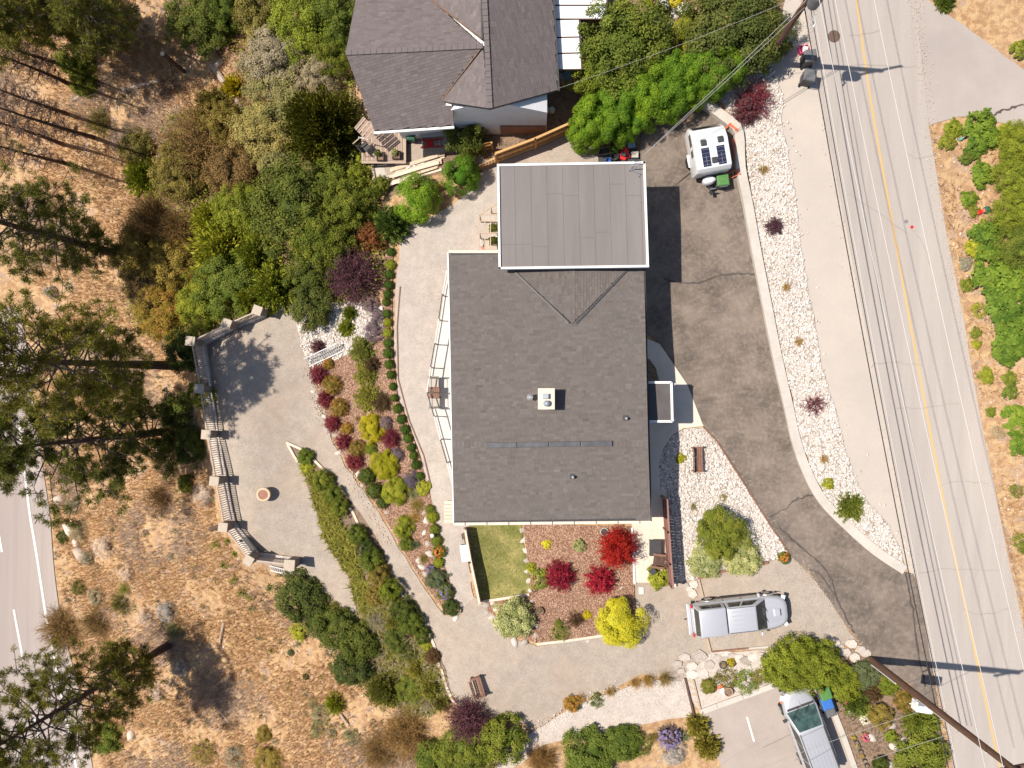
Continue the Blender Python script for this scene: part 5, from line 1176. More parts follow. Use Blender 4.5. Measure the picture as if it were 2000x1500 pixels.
# ---------------------------------------------------------------- shingled roofs
TABM = {}
def tab_mesh(mat):
    if mat not in TABM:
        TABM[mat] = []
        for q in range(8):
            mb = MB(); mb.ct = (q + .5) / 8
            mb.add([(0, 0, 1), (1, 0, 1), (1, 1, .12), (0, 1, .12), (0, 0, 0), (1, 0, 0), (1, 1, 0), (0, 1, 0)], [(0, 1, 2, 3), (4, 5, 1, 0), (5, 6, 2, 1), (7, 4, 0, 3), (6, 7, 3, 2)])
            me = bpy.data.meshes.new('shingle'); me.from_pydata(mb.v, [], mb.f); me.update()
            a = me.attributes.new('tint', 'FLOAT', 'FACE'); a.data.foreach_set('value', mb.t); me.materials.append(M[mat]); TABM[mat].append(me)
    return TABM[mat]
def spans(poly, t):
    xs = []
    for i in range(len(poly)):
        (s0, t0), (s1, t1) = poly[i], poly[(i + 1) % len(poly)]
        if (t0 > t) != (t1 > t): xs.append(s0 + (s1 - s0) * (t - t0) / (t1 - t0))
    xs.sort(); return list(zip(xs[::2], xs[1::2]))
def shingle_plane(parent, poly3, up_hint, mat, exp=.145, tab=.33, vary=True, rest=None, single=None):
    """lays courses over a planar polygon; returns full tabs (candidates for single parts) and the rest"""
    p = [Vector(q) for q in poly3]
    n = Vector((0, 0, 0))
    for i in range(len(p)): n += p[i].cross(p[(i + 1) % len(p)])
    n.normalize()
    if n.z < 0: n = -n
    v = (Vector(up_hint) - n * n.dot(Vector(up_hint))).normalized(); u = v.cross(n)
    o = p[0]; f = [((q - o).dot(u), (q - o).dot(v)) for q in p]
    t = min(q[1] for q in f); tm = max(q[1] for q in f)
    inv = LOCS[parent.name].inverted()
    while t < tm - .01:
        t1 = min(t + exp, tm); A = spans(f, t + .004); B = spans(f, t1 - .004); C = spans(f, (t + t1) / 2)
        if len(A) != len(C): A = C
        if len(B) != len(C): B = C
        for (a0, a1), (b0, b1) in zip(A, B):
            lo, hi = min(a0, b0), max(a1, b1); s = lo - random.uniform(0, tab)
            while s < hi:
                w_ = tab * (random.choice((.5, .7, .85, 1, 1)) if vary else 1)
                e = s + w_; h = random.uniform(.009, .024) if vary else random.uniform(.010, .016)
                q = [(max(s, a0), t), (min(e, a1) - .004, t), (min(e, b1) - .004, t1), (max(s, b0), t1)]
                if q[0][0] < q[1][0] and q[3][0] < q[2][0]:
                    full = s >= max(a0, b0) and e <= min(a1, b1) and w_ >= tab * .84 and t1 - t > exp * .98
                    tint = min(1, max(0, random.gauss(.5, .125)))
                    if full: single.append((o + u * s + v * t + n * .004, u, v, n, w_ - .004, exp, h, tint, parent, mat))
                    else:
                        k = len(rest.v); P3 = [inv @ (o + u * a + v * b + n * (.004 + hh)) for (a, b), hh in zip(q, (h, h, .003, .003))] + [inv @ (o + u * a + v * b + n * .002) for a, b in q[:2]]
                        rest.add(P3, [(0, 1, 2, 3), (4, 5, 1, 0)], tint)
                s = e
        t = t1
def lay_shingles(parent, single, rest, mat, count=300):
    single.sort(key=lambda q: (q[4] < .3, (q[0].x ** 2 + q[0].y ** 2)))
    inv = LOCS[parent.name].inverted(); ms = tab_mesh(mat)
    random.shuffle(single)
    for i, (o, u, v, n, w_, ex, h, tint, par, mt) in enumerate(single):
        if i < count:
            ob = link('shingle', ms[min(7, int(tint * 8))], None, parent)
            m = Matrix(((u.x * w_, v.x * ex, n.x * h, o.x), (u.y * w_, v.y * ex, n.y * h, o.y), (u.z * w_, v.z * ex, n.z * h, o.z), (0, 0, 0, 1)))
            ob.matrix_basis = inv @ m
        else:
            P3 = [inv @ q for q in (o + n * h, o + u * w_ + n * h, o + u * w_ + v * ex + n * .003, o + v * ex + n * .003, o - n * .002, o + u * w_ - n * .002)]
            rest.add(P3, [(0, 1, 2, 3), (4, 5, 1, 0), (0, 3, 4), (1, 5, 2)], tint)
    rest.build('shingles', mat, parent)['kind'] = 'stuff'
def slab(mb, pts, thick, drop=.0):
    mb.prism([(p.x, p.y) for p in pts], [p.z - thick - drop for p in pts], [p.z - drop for p in pts])
def strip3(mb, a, b, w_, h): mb.bar(a, b, w_, h)

# ---------------------------------------------------------------- the house
house = thing('house', 'grey shingled house with flat-roofed garage wing, centre of the lot', 'house', Pz(1065, 760, 0))
NW, NE, SW, SE = Pz(876,494,3.0), Pz(1257,494,3.0), Pz(887,1021,3.5), Pz(1271,1017,3.5)
RW, RE = Pz(883,867,3.9), Pz(1266,867,3.9)
mb = MB(); slab(mb, [NW, NE, RE, RW], .2, .012); mb.build('roof', 'flash', house, True)
mb = MB(); slab(mb, [RW, RE, SE, SW], .2, .012); mb.build('roof', 'flash', house, True)
single, rest = [], MB()
shingle_plane(house, [NW, NE, RE, RW], RW - NW, 'shingle', rest=rest, single=single)
shingle_plane(house, [SW, SE, RE, RW], RW - SW, 'shingle', rest=rest, single=single)
kk = 46
for i in range(kk): MB().bar(RW.lerp(RE, i / kk) + Vector((0, 0, .010)), RW.lerp(RE, (i + .97) / kk) + Vector((0, 0, .024)), .28, .022, random.uniform(.3, .7)).build('ridge_cap', 'shingle', house, True)
# low cricket where the garage roof meets the slope
zr = 3.36; A_, B_ = Pz(1118,632,zr), Pz(1118,516,zr); Lc, Rc = Pz(1006,530,3.14), Pz(1224,527,3.14); L2, R2 = Pz(1004,516,3.12), Pz(1226,516,3.12)
for q in ([A_, B_, L2, Lc], [A_, Rc, R2, B_]):
    c = [x + Vector((0, 0, .03)) for x in q]; mb = MB(); slab(mb, c, .12, .01); mb.build('cricket', 'flash', house, True)
    shingle_plane(house, c, Vector((1, 0, .1)) if q[2] is L2 else Vector((-1, 0, .1)), 'shingle', rest=rest, single=single)
lay_shingles(house, single, rest, 'shingle')
for a, b in ((Lc, Pz(1112,631,3.37)), (Rc, Pz(1125,631,3.37))):
    MB().bar(a + Vector((0, 0, .05)), b + Vector((0, 0, .06)), .075, .05).build('valley_flashing', 'flash', house, True)
    MB().bar(a + Vector((.05 if a is Rc else -.05, 0, .045)), b + Vector((.05 if a is Rc else -.05, 0, .055)), .022, .05).build('valley_edge', 'galv', house, True)
mb = MB(); mb.bar(NW + Vector((-.03, .03, -.06)), SW + Vector((-.03, -.03, -.06)), .06, .2); mb.build('fascia', 'white_trim', house, True)
mb = MB(); mb.bar(NE + Vector((.03, 0, -.06)), SE + Vector((.03, -.03, -.06)), .06, .2); mb.build('fascia', 'flash', house, True)
mb = MB(); mb.bar(SW + Vector((-.02, -.07, -.07)), SE + Vector((.05, -.07, -.07)), .14, .13); mb.build('gutter', 'cream_trim', house, True)
mb = MB(); mb.bar(NW + Vector((0, .07, -.08)), Pz(976,494,3.0) + Vector((0, .07, -.08)), .14, .13); mb.build('gutter', 'cream_trim', house, True)
for i in range(9):
    p = SW.lerp(SE, (i + .5) / 9); MB().box(p + Vector((0, -.07, .005)), (.035, .15, .02)).build('gutter_bracket', 'dark_wood', house, True)
wx0, wx1, wy0, wy1 = NW.x + .55, NE.x - .6, SW.y + .75, NW.y - .45
mb = MB(); mb.prism([(wx0, wy0), (wx1, wy0), (wx1, wy1), (wx0, wy1)], -1.6, [3.2, 3.2, 2.85, 2.85]); mb.build('wall', 'stucco', house, True)
for yy in (1.5, -2.5):
    fr = MB().box((wx0 - .02, yy, 1.55), (.08, 2.4, 2.1)).build('window', 'white_trim', house, True)
    MB().box((wx0 - .05, yy, 1.55), (.06, 2.2, 1.9)).build('pane', 'glass', fr, True)
dr = MB().box((wx1 + .03, 0, 1.1), (.07, 1., 2.1)).build('door', 'brown_wood', house, True)
MB().box((wx1 + .08, .35, 1.05), (.06, .05, .12)).build('handle', 'galv', dr, True)
# flat garage roof
c = [Pz(973,323,4.0), Pz(1258,318,4.0), Pz(1265,520,4.0), Pz(976,524,4.0)]
mb = MB(); slab(mb, c, .28, .03); mb.build('flat_roof', 'seam', house, True)
xs = [973, 1005, 1037, 1068, 1099, 1130, 1160, 1191, 1222, 1252, 1260]
for i in range(len(xs) - 1):
    f0 = (xs[i] - 973) / 287; f1 = (xs[i + 1] - 973) / 287
    if i == len(xs) - 2: f1 = 1
    q0, q1, q2, q3 = c[0].lerp(c[1], f0), c[0].lerp(c[1], f1), c[3].lerp(c[2], f1), c[3].lerp(c[2], f0)
    g = Vector((.009, 0, 0)); cut = [0, random.uniform(.15, .85), 1]
    for j in range(2):
        a, b = cut[j] + .0015, cut[j + 1] - .0015
        MB().prism([tuple((q0.lerp(q3, b) + g)[:2]), tuple((q1.lerp(q2, b) - g)[:2]), tuple((q1.lerp(q2, a) - g)[:2]), tuple((q0.lerp(q3, a) + g)[:2])], 3.96, 3.975 + random.uniform(0, .003)).build('membrane_strip', 'membrane', house, True)
for a, b in ((0, 1), (1, 2), (2, 3), (3, 0)):
    d = (c[b] - c[a]).normalized() * .06
    MB().bar(c[a] - d + Vector((0, 0, -.06)), c[b] + d * (1 if a in (0, 2) else -1) + Vector((0, 0, -.06)), .11, .26).build('parapet_trim', 'white_trim', house, True)
g0 = [c[0] + Vector((.5, -.5, 0)), c[1] + Vector((-.45, -.5, 0)), c[2] + Vector((-.45, .4, 0)), c[3] + Vector((.5, .4, 0))]
MB().prism([(p.x, p.y) for p in g0], -.9, 3.68).build('garage_wall', 'stucco', house, True)
gd = MB().box((g0[1].x + .03, (g0[1].y + g0[2].y) / 2, 1.1), (.08, 4.4, 2.2)).build('garage_door', 'white_trim', house, True)
for k in range(3): MB().box((g0[1].x + .075, (g0[1].y + g0[2].y) / 2, .55 + .55 * k), (.02, 4.36, .03)).build('door_groove', 'seam', gd, True)
mb = MB(); q = Pz(1240,330,4.05); mb.tube([q, q + Vector((.1, .05, .55)), q + Vector((-.25, .02, .5))], .025, 6); mb.tube([q, q + Vector((-.35, -.1, .08)), q + Vector((-.2, .3, .35)), q + Vector((.35, .25, .2))], .018, 5); mb.tube([q + Vector((-.3, -.05, 0)), q + Vector((.3, -.25, .05)), q + Vector((.15, -.4, .03))], .02, 5); mb.build('service_mast', 'galv', house, True)
# chimney and vents
ch = MB().box(Pz(1067,779,4.2) - Vector((0, 0, .2)), (.78, 1.0, 1.2)).build('chimney', 'stucco', house, True)
MB().box(Pz(1067,779,4.62), (.84, 1.06, .06)).build('cap', 'cream_concrete', ch, True)
MB().box(Pz(1065,774,4.75), (.34, .26, .2)).build('flue', 'galv', ch, True, bevel=.02)
q = Pz(1067,788,4.65); MB().lathe(q, [(.10, 0), (.10, .16), (.15, .17), (.16, .22), (.06, .30)], 14).build('flue', 'galv', ch, True)
q = Pz(1035,776,3.72); MB().lathe(q, [(.10, -.1), (.10, .34), (.15, .35), (.16, .42), (.05, .52)], 14).build('flue_pipe', 'galv', house, True)
MB().tube([q + Vector((-.12, .13, .3)), q + Vector((.25, .16, .32))], .02, 5).build('flue_brace', 'galv', house, True)
for x, y in ((1222,817), (1118,931)):
    zz = 3.0 + .9 * (y - 494) / 373 if y < 867 else 3.9 - .4 * (y - 867) / 152
    q = Pz(x, y, zz); MB().lathe(q, [(.055, -.05), (.055, .3), (.075, .31), (.06, .34)], 10).build('vent_pipe', 'galv', house, True)
    MB().box(q + Vector((0, .02, .03)), (.28, .28, .03), ry=0).build('vent_flashing', 'flash', house, True)
va, vb = Pz(948,870,3.99), Pz(1196,866,3.99)
for k in range(4): MB().bar(va.lerp(vb, k / 4 + .002), va.lerp(vb, (k + 1) / 4 - .002), .27, .13).build('ridge_vent', 'metal_vent', house, True, bevel=.02)
# entry canopy
k0 = [Pz(1262,747,2.65), Pz(1311,747,2.65), Pz(1313,823,2.65), Pz(1264,823,2.65)]
cn = MB(); slab(cn, k0, .2, .02); cn = cn.build('entry_canopy', 'dark_membrane', house, True)
for a, b in ((0, 1), (1, 2), (2, 3)): MB().bar(k0[a] + Vector((0, 0, -.07)), k0[b] + Vector((0, 0, -.07)), .12, .24).build('canopy_trim', 'white_trim', cn, True)
for y in (752, 818): q = Pz(1306, y, 0); MB().box((q.x - .1, q.y, 1.2), (.1, .1, 2.5)).build('canopy_post', 'white_trim', cn, True)
# west deck
DK = [(872,530),(863,577),(856,625),(848,672),(840,718),(833,767),(847,813),(859,858),(872,903),(883,948)]
dz = .5; dk = thing('house_deck', 'pale wedge-shaped deck with black railing on the garden side of the house', 'deck', Pz(870, 760, 0))
D3 = [Pz(NX + (x - NX) * .981, NY + (y - NY) * .99, dz) for x, y in DK]
for i in range(len(D3) - 1):
    a, b = D3[i], D3[i + 1]
    MB().prism([(a.x, a.y - .006), (wx0 - .01, a.y - .006), (wx0 - .01, b.y + .006), (b.x, b.y + .006)], dz - .22, dz).build('deck_panel', 'deck_vinyl', dk, True)
    r_ = MB().bar(a + Vector((.05, 0, 1.02)), b + Vector((.05, 0, 1.02)), .05, .045).build('top_rail', 'black_metal' if i % 2 else 'grey_white', dk, True)
    MB().bar(a + Vector((.05, 0, .1)), b + Vector((.05, 0, .1)), .04, .04).build('bottom_rail', 'grey_white', dk, True)
for a in D3:
    MB().box(a + Vector((.06, 0, .52)), (.055, .055, 1.04)).build('rail_post', 'black_metal', dk, True)
for a in D3[1:-1:2]: MB().box((a.x + .3, a.y, (dz - .2 + H(a.x, a.y)) / 2), (.14, .14, dz - .2 - H(a.x, a.y) + .2)).build('deck_post', 'pale_timber', dk, True)
mb = MB(); a = Pz(876,1000,.0); mb = MB()
for k in range(6): MB().box(Pz(876, 982 + k * 7, -.45 + .0), (.5, .22, .06)).build('step', 'pale_timber', dk, True)

# ---------------------------------------------------------------- neighbour's house
def on_plane(px, py, p0, n):
    o = Vector((0, 0, CAMZ)); d = Pz(px, py, 0) - o; t = (p0 - o).dot(n) / d.dot(n); return o + d * t
nb = thing('neighbour_house', 'purple-grey shingled house with crossing gables at the top edge', 'house', Pz(900, 90, -.8))
zR, zE = 4.7, 2.6
R0, R1 = Pz(675,103,zR), Pz(943,90,zR)
S0, S1 = Pz(732,257,zE), Pz(887,246,zE)
nS = (R1 - R0).cross(S0 - R0).normalized()
N0 = Pz(702,-40,zE); nN = (R1 - R0).cross(N0 - R0).normalized()
Q0, Q1 = Pz(942,-90,zR), Pz(957,212,zR)
E0, E1 = Pz(1076,-90,zE + .25), Pz(1091,175,zE + .25)
nE = (Q1 - Q0).cross(E0 - Q0).normalized()
Vs = on_plane(862,196,R0,nS); nW = (Q1 - Q0).cross(Vs - Q0).normalized()
Vn = on_plane(840,-2,R0,nN)
pl = [([S0, S1, on_plane(884,206,R0,nS), Vs, R1, R0], R0 - S0), ([R0, R1, Vn, on_plane(800,-40,R0,nN), N0], R0 - N0), ([Q0, Q1, E1, E0], Q0 - E0), ([Vs, on_plane(871,199,Q0,nW), Q1, on_plane(943,84,Q0,nW)], Q1 - Vs), ([on_plane(943,76,Q0,nW), Q0, on_plane(800,-90,Q0,nW), on_plane(840,-2,Q0,nW)], Vector((1, 0, .4)))]
single, rest = [], MB()
for q, up in pl:
    if sum(q[i].x * q[(i + 1) % len(q)].y - q[(i + 1) % len(q)].x * q[i].y for i in range(len(q))) < 0: q = q[::-1]
    mb = MB(); slab(mb, q, .2, .012); mb.build('roof', 'flash', nb, True)
    shingle_plane(nb, q, up, 'shingle_warm', .15, .32, False, rest, single)
lay_shingles(nb, single, rest, 'shingle_warm')
for a, b, m_ in ((R1, Vs, 'rust_flash'), (on_plane(941,78,R0,nN), Vn, 'rust_flash')):
    MB().bar(a + Vector((0, 0, .03)), b + Vector((0, 0, .03)), .055, .04).build('valley_flashing', m_, nb, True)
for a, b in ((R0, R1), (Q0, Q1)):
    L_ = (b - a).length; k = int(L_ / .3)
    for i in range(k): MB().bar(a.lerp(b, i / k) + Vector((0, 0, .012)), a.lerp(b, (i + .96) / k) + Vector((0, 0, .028)), .26, .03).build('ridge_cap', 'shingle_warm', nb, True)
for a, b, m_ in ((S0, S1, 'white_trim'), (E0, E1, 'flash')): MB().bar(a + (a - b).normalized() * .05 + Vector((0, -.06, -.06)), b + Vector((0, -.06, -.06)), .12, .13).build('gutter', m_, nb, True)
MB().box(on_plane(877,203,R0,nS) + Vector((.0, -.05, .02)), (.3, .12, .1)).build('downspout_elbow', 'white_trim', nb, True)
w0 = [S0 + Vector((.9, .7, 0)), S1 + Vector((-.5, .7, 0)), S1 + Vector((-.5, 5.5, 0)), S0 + Vector((.2, 5.5, 0))]
MB().prism([(p.x, p.y) for p in w0], -2.2, 2.7).build('wall', 'white_wall', nb, True)
gx0, gx1, gy0 = Vs.x + .3, E1.x - .6, Q1.y + .5; xr = Q1.x
mb = MB(); fr = [(gx0, gy0, -1.5), (gx1, gy0, -1.5), (gx1, gy0, 2.75), (xr, gy0, 4.35), (gx0, gy0, 3.0)]
mb.add(fr + [(x, y + 8, z) for x, y, z in fr], [(4, 3, 2, 1, 0), (5, 6, 7, 8, 9), (0, 1, 6, 5), (1, 2, 7, 6), (2, 3, 8, 7), (3, 4, 9, 8), (4, 0, 5, 9)][::1])
mb.build('gable_wall', 'white_wall', nb, True)
MB().box((gx1 - 1.3, gy0 - .03, .2), (2.5, .06, 1.2)).build('base_cladding', 'brown_wood', nb, True)
# white panelled pergola roof
pg = thing('pergola', 'white panelled pergola roof beside the neighbour house', 'pergola', Pz(1110, 70, -.3))
for a in ([(1078,-60),(1184,-60),(1184,9),(1079,9)], [(1079,12),(1184,12),(1184,36),(1080,36)], [(1081,40),(1130,39),(1131,71),(1084,72)], [(1085,75),(1131,74),(1133,102),(1087,103)], [(1089,106),(1133,105),(1135,134),(1091,135)]):
    q = [Pz(x, y, 2.4) for x, y in a]; MB().prism([(p.x, p.y) for p in q], 2.36, 2.41).build('roof_panel', 'white_trim', pg, True)
for y in (10.5, 38, 73.5, 104, 136): MB().bar(Pz(1078, y, 2.32), Pz(1183 if y < 39 else 1134, y, 2.32), .06, .14).build('beam', 'dark_wood', pg, True)
MB().bar(Pz(1132,40,2.3), Pz(1136,137,2.3), .08, .14).build('beam', 'dark_wood', pg, True); MB().bar(Pz(1185,-60,2.3), Pz(1185,38,2.3), .08, .14).build('beam', 'dark_wood', pg, True)
for x, y in ((1135,134), (1184,36)): q = Pz(x, y, 2.2); zz = H(q.x, q.y); MB().box((q.x, q.y, (2.2 + zz) / 2), (.1, .1, 2.2 - zz)).build('post', 'dark_wood', pg, True)
# neighbour's deck
nd = thing('garden_deck', 'brown board deck at the corner of the neighbour house', 'deck', P(745,290))
zd = H(P(745,290).x, P(745,290).y) + .75
x0, x1 = Pz(706,0,zd).x, Pz(786,0,zd).x; yA, yB = Pz(0,236,zd).y, Pz(0,314,zd).y
n_ = 18
for i in range(n_):
    xa = x0 + (x1 - x0) * i / n_; xb = x0 + (x1 - x0) * (i + 1) / n_ - .012; mb = MB(); mb.ct = random.random()
    mb.prism([(xa, yB), (xb, yB), (xb, yA), (xa, yA)], zd - .04, zd); mb.build('deck_board', 'deck_board', nd, True)
mb = MB(); mb.ct = .8; mb.prism([(x0, yB - .15), (x1 + .2, yB - .15), (x1 + .2, yB - .012), (x0, yB - .012)], zd - .05, zd + .004); mb.build('border_board', 'deck_board', nd, True)
mb = MB(); mb.ct = .95; mb.prism([(x1 + .01, yB), (x1 + .2, yB), (x1 + .2, yA), (x1 + .01, yA)], zd - .05, zd + .004); mb.build('border_board', 'deck_board', nd, True)
MB().prism([(x0 + .05, yB + .02), (x1 + .12, yB + .02), (x1 + .12, yA), (x0 + .05, yA)], zd - 1.0, zd - .06).build('skirting', 'dark_wood', nd, True)
# ---------------------------------------------------------------- walls, fences, balustrade
WALL = smooth_px([(1366,200),(1420,240),(1440,264),(1444,330),(1458,400),(1476,500),(1496,600),(1516,700),(1538,795),(1553,862),(1576,925),(1606,978),(1655,1028),(1710,1076),(1766,1113)], 3)
rw = thing('retaining_wall', 'curved concrete retaining wall between driveway and white rocks', 'retaining wall', P(1480,520))
wp = []
for i, (x, y) in enumerate(WALL):
    g = P(x, y); f = i / (len(WALL) - 1)
    wp.append((g, H(g.x, g.y) + .35 * (1 - f) + .12))
for i in range(len(wp) - 1):
    a, za = wp[i]; b, zb = wp[i + 1]; d = (b - a); d.z = 0; n = Vector((-d.y, d.x, 0)).normalized(); g = d.normalized() * .0015
    q = []
    for k, (p, z) in ((i, wp[i]), (i + 1, wp[i + 1])):
        t0 = wp[max(k - 1, 0)][0]; t1 = wp[min(k + 1, len(wp) - 1)][0]; m_ = t1 - t0; m_.z = 0; m_.normalize(); q.append((Vector((p.x, p.y, 0)), Vector((-m_.y, m_.x, 0)) * .25))
    (A, na), (B, nb_) = q
    MB().prism([tuple((A + g + na)[:2]), tuple((A + g - na)[:2]), tuple((B - g - nb_)[:2]), tuple((B - g + nb_)[:2])], [za - 1.7, za - 1.7, zb - 1.7, zb - 1.7], [za, za, zb, zb]).build('concrete_panel', 'concrete', rw, True)
def fence(label, pxs, h, brd, mat, rails=True, cap=False, name='wooden_fence', gap=.01, dz0=-.05, cat='fence', thick=.025):
    pts = [P(*q) for q in pxs]; e = thing(name, label, cat, pts[0])
    for a, b in zip(pts[:-1], pts[1:]):
        L_ = (b - a).length; k = max(1, int(L_ / brd)); d = (b - a); d.z = 0; an = math.atan2(d.y, d.x)
        for i in range(k):
            p = a.lerp(b, (i + .5) / k); z = H(p.x, p.y); mb = MB(); mb.ct = random.random()
            mb.box((p.x, p.y, z + h / 2 + dz0), (L_ / k - gap, thick, h), an); mb.build('board', mat, e, True)
        s = Vector((d.y, -d.x, 0)).normalized() * .05
        if rails:
            for zz in (.3, .72): mb = MB(); mb.ct = .25; mb.bar(a + s + Vector((0, 0, h * zz)), b + s + Vector((0, 0, h * zz)), .05, .09); mb.build('rail', mat, e, True)
        if cap: mb = MB(); mb.ct = .8; mb.bar(a + Vector((0, 0, h + dz0 + .02)), b + Vector((0, 0, h + dz0 + .02)), .12, .04); mb.build('cap_rail', mat, e, True)
        kk = max(1, round(L_ / 2.2))
        for i in range(kk + 1): p = a.lerp(b, i / kk); mb = MB(); mb.ct = .4; mb.box((p.x + s.x, p.y + s.y, H(p.x, p.y) + h / 2), (.1, .1, h), an); mb.build('post', mat, e, True)
    return e
fence('golden cedar board fence running from the hedge to the globe cedar', [(970,318),(1045,290),(1122,256)], 1.75, .15, 'cedar_board', cap=True)
fence('short cedar fence panel in the neighbour yard shade', [(922,299),(962,291)], 1.3, .15, 'cedar_board')
fence('low orange slatted fence beside the tall globe cedar', [(933,333),(972,318)], .9, .16, 'cedar_board', rails=True, gap=.05)
fence('orange slat fence piece between the two globe cedars', [(845,372),(870,364)], .9, .16, 'cedar_board', gap=.06)
fence('brown board privacy screen along the front terrace', [(1293,968),(1297,1030),(1301,1090),(1305,1135)], 1.7, .16, 'brown_board', cap=True, name='privacy_screen', cat='screen')
fence('timber wall of boards along the sunken lawn', [(911,1030),(922,1092),(939,1172)], .95, .2, 'pale_board' if 'pale_board' in M else 'lumber', rails=False, cap=True, name='timber_wall', cat='wall')
# stone-pillared balustrade round the lower patio
CAP = [(502,606),(442,632),(371,666),(388,759),(402,849),(418,940),(435,1030),(485,1095),(565,1104)]
bal = thing('balustrade', 'long balustrade with stone pillars and slim balusters round the lower patio', 'balustrade', P(430,760))
zp = -2.5; hp = 1.30; BP = []
for i, (x, y) in enumerate(CAP):
    q = Pz(x, y, zp + hp + .06); BP.append(q); an = [-.35, -.35, -.1, -.08, -.08, -.1, -.12, -.55, -.08][i]
    s = .62 if i == 8 else .54
    pil = MB()
    for k in range(10):
        mb_ = random.uniform(-.012, .012); pil.box((q.x, q.y, zp + .065 + k * .128 - .0), (s - .14 + mb_, s - .14 + mb_, .122), an + random.uniform(-.02, .02))
    pil.box((q.x, q.y, zp - .3), (s - .15, s - .15, .6), an)
    pil = pil.build('pillar', 'stack_stone', bal, True)
    MB().box((q.x, q.y, zp + hp + .03), (s, s, .085), an).build('cap', 'cap_stone', pil, True, bevel=.012)
bm_base = MB().box((0, 0, 0), (.028, .028, .80)); BALM = None
for i in range(len(BP) - 1):
    a = BP[i].copy(); b = BP[i + 1].copy(); a.z = b.z = 0; d = (b - a).normalized(); L_ = (b - a).length; a += d * .24; b -= d * .24; an = math.atan2(d.y, d.x)
    for zz, w_ in ((zp + 1.14, .07), (zp + .12, .05)): MB().bar(a + Vector((0, 0, zz)), b + Vector((0, 0, zz)), w_, .05).build('rail', 'rail', bal, True)
    k = int((b - a).length / .125)
    for j in range(k):
        p = a.lerp(b, (j + .5) / k)
        if BALM is None:
            o = MB().box((0, 0, 0), (.04, .04, 1.0)).build('baluster', 'rail', bal); BALM = o.data
        else: o = link('baluster', BALM, None, bal)
        o.location = LOCS[bal.name].inverted() @ Vector((p.x, p.y, zp + .62)); o.rotation_euler = (0, 0, an)
# stone footing under the balustrade
ft = thing('patio_wall', 'pale stone footing wall under the balustrade', 'wall', P(400,760))
for i in range(len(BP) - 1):
    a = BP[i].copy(); b = BP[i + 1].copy(); a.z = b.z = 0; d = (b - a).normalized(); n = Vector((-d.y, d.x, 0)); k = max(2, int((b - a).length / .6))
    for j in range(k):
        p = a.lerp(b, (j + .5) / k); w_ = .5 + random.uniform(-.05, .08)
        sgn = 1 if n.x < 0 or i in () else -1
        c = p + n * .06 * sgn; mb = MB(); mb.ct = random.uniform(.3, .9)
        mb.box((c.x, c.y, zp - 1.45), ((b - a).length / k - .015, w_, 2.96 + random.uniform(-.03, .03)), math.atan2(d.y, d.x) + random.uniform(-.02, .02)); mb.build('stone', 'boulder', ft, True)
# white slatted trellises lying at the patio
def trellis(label, a, b, h, n, off):
    A, B = P(*a), P(*b); e = thing('white_trellis', label, 'trellis', A); o = Vector(off)
    for q in (0, 1): MB().bar(A + o * q + Vector((0, 0, .15 + h * q)), B + o * q + Vector((0, 0, .15 + h * q)), .06, .04).build('rail', 'grey_white', e, True)
    for i in range(n):
        p = A.lerp(B, (i + .5) / n); MB().bar(p + Vector((0, 0, .13)) + Vector((0, 0, .0)), p + o + Vector((0, 0, .19 + h)), .045, .03).build('slat', 'grey_white', e, True)
trellis('white slatted trellis between white rocks and red mulch', (605,716), (670,686), .45, 17, (-.18, .42, 0))
trellis('white slatted trellis lying beyond the last balustrade pillar', (530,1113), (590,1128), .25, 14, (0, .33, 0))
# edging timbers and stones
def timber(label, pxs, w_=.14, h=.16, mat='pale_timber', name='edging_timber'):
    pts = [P(*q) for q in pxs]; e = thing(name, label, 'edging', pts[0])
    for a, b in zip(pts[:-1], pts[1:]): MB().bar(a + Vector((0, 0, .06)), b + Vector((0, 0, .06)), w_, h).build('timber', mat, e, True)
timber('timber edging along the strip of dark shrubs', [(560,864),(596,880),(640,924),(662,962),(690,1000),(710,1045),(735,1100),(760,1130),(785,1160),(800,1180),(830,1218),(848,1258),(858,1300)])
timber('timber edging at the lower end of strip near the bench', [(862,1305),(872,1340),(884,1366),(905,1382)])
timber('timber forming the other side of the strip point', [(562,866),(575,890),(583,902)])
timber('timber along the lower edge of the mulch bed', [(1048,1257),(1110,1250),(1178,1240)])
timber('thin timber below the lawn', [(944,1174),(1034,1160)])
timber('pale timber post line beside the neighbour deck', [(729,320),(731,370)])
timber('white edging between the mulch bed and terrace', [(1234,1030),(1237,1100),(1239,1140)], .1, .2, 'white_trim')
timber('rusty edging along the white rocks by the driveway', [(1373,834),(1400,863),(1450,941),(1500,1021),(1543,1085)], .07, .22, 'brown_wood')
timber('brown timber below the white variegated shrubs', [(1362,1128),(1440,1108),(1500,1098)], .14, .2, 'brown_wood')
timber('timber sleeper behind the pickup tailgate', [(1363,1130),(1372,1165)], .12, .2, 'wood')
timber('timber sleeper below the pickup rear wheel', [(1379,1245),(1386,1272)], .16, .2, 'wood')
timber('long timber along the stone heap below the pickup', [(1390,1272),(1460,1265)], .07, .15, 'brown_wood')
timber('pale concrete edging continuing the long timber', [(1462,1265),(1500,1262)], .09, .15, 'concrete')
timber('dark timber beside mulch along the gravel walk', [(782,560),(776,640),(778,740),(800,822),(828,890),(842,950)], .06, .1, 'brown_wood')
st = thing('timber_steps', 'narrow timber ladder of steps beside the pale path', 'steps', P(1345,1350))
for q in range(5): a = P(1339 + q * 6, 1330 + q * 14); MB().box(a + Vector((.25, 0, .03)), (.5, .1, .12), -.35).build('step', 'wood', st, True)
MB().bar(P(1337,1323) + Vector((0, 0, .08)), P(1360,1420) + Vector((0, 0, .08)), .1, .18).build('side_timber', 'dark_wood', st, True)
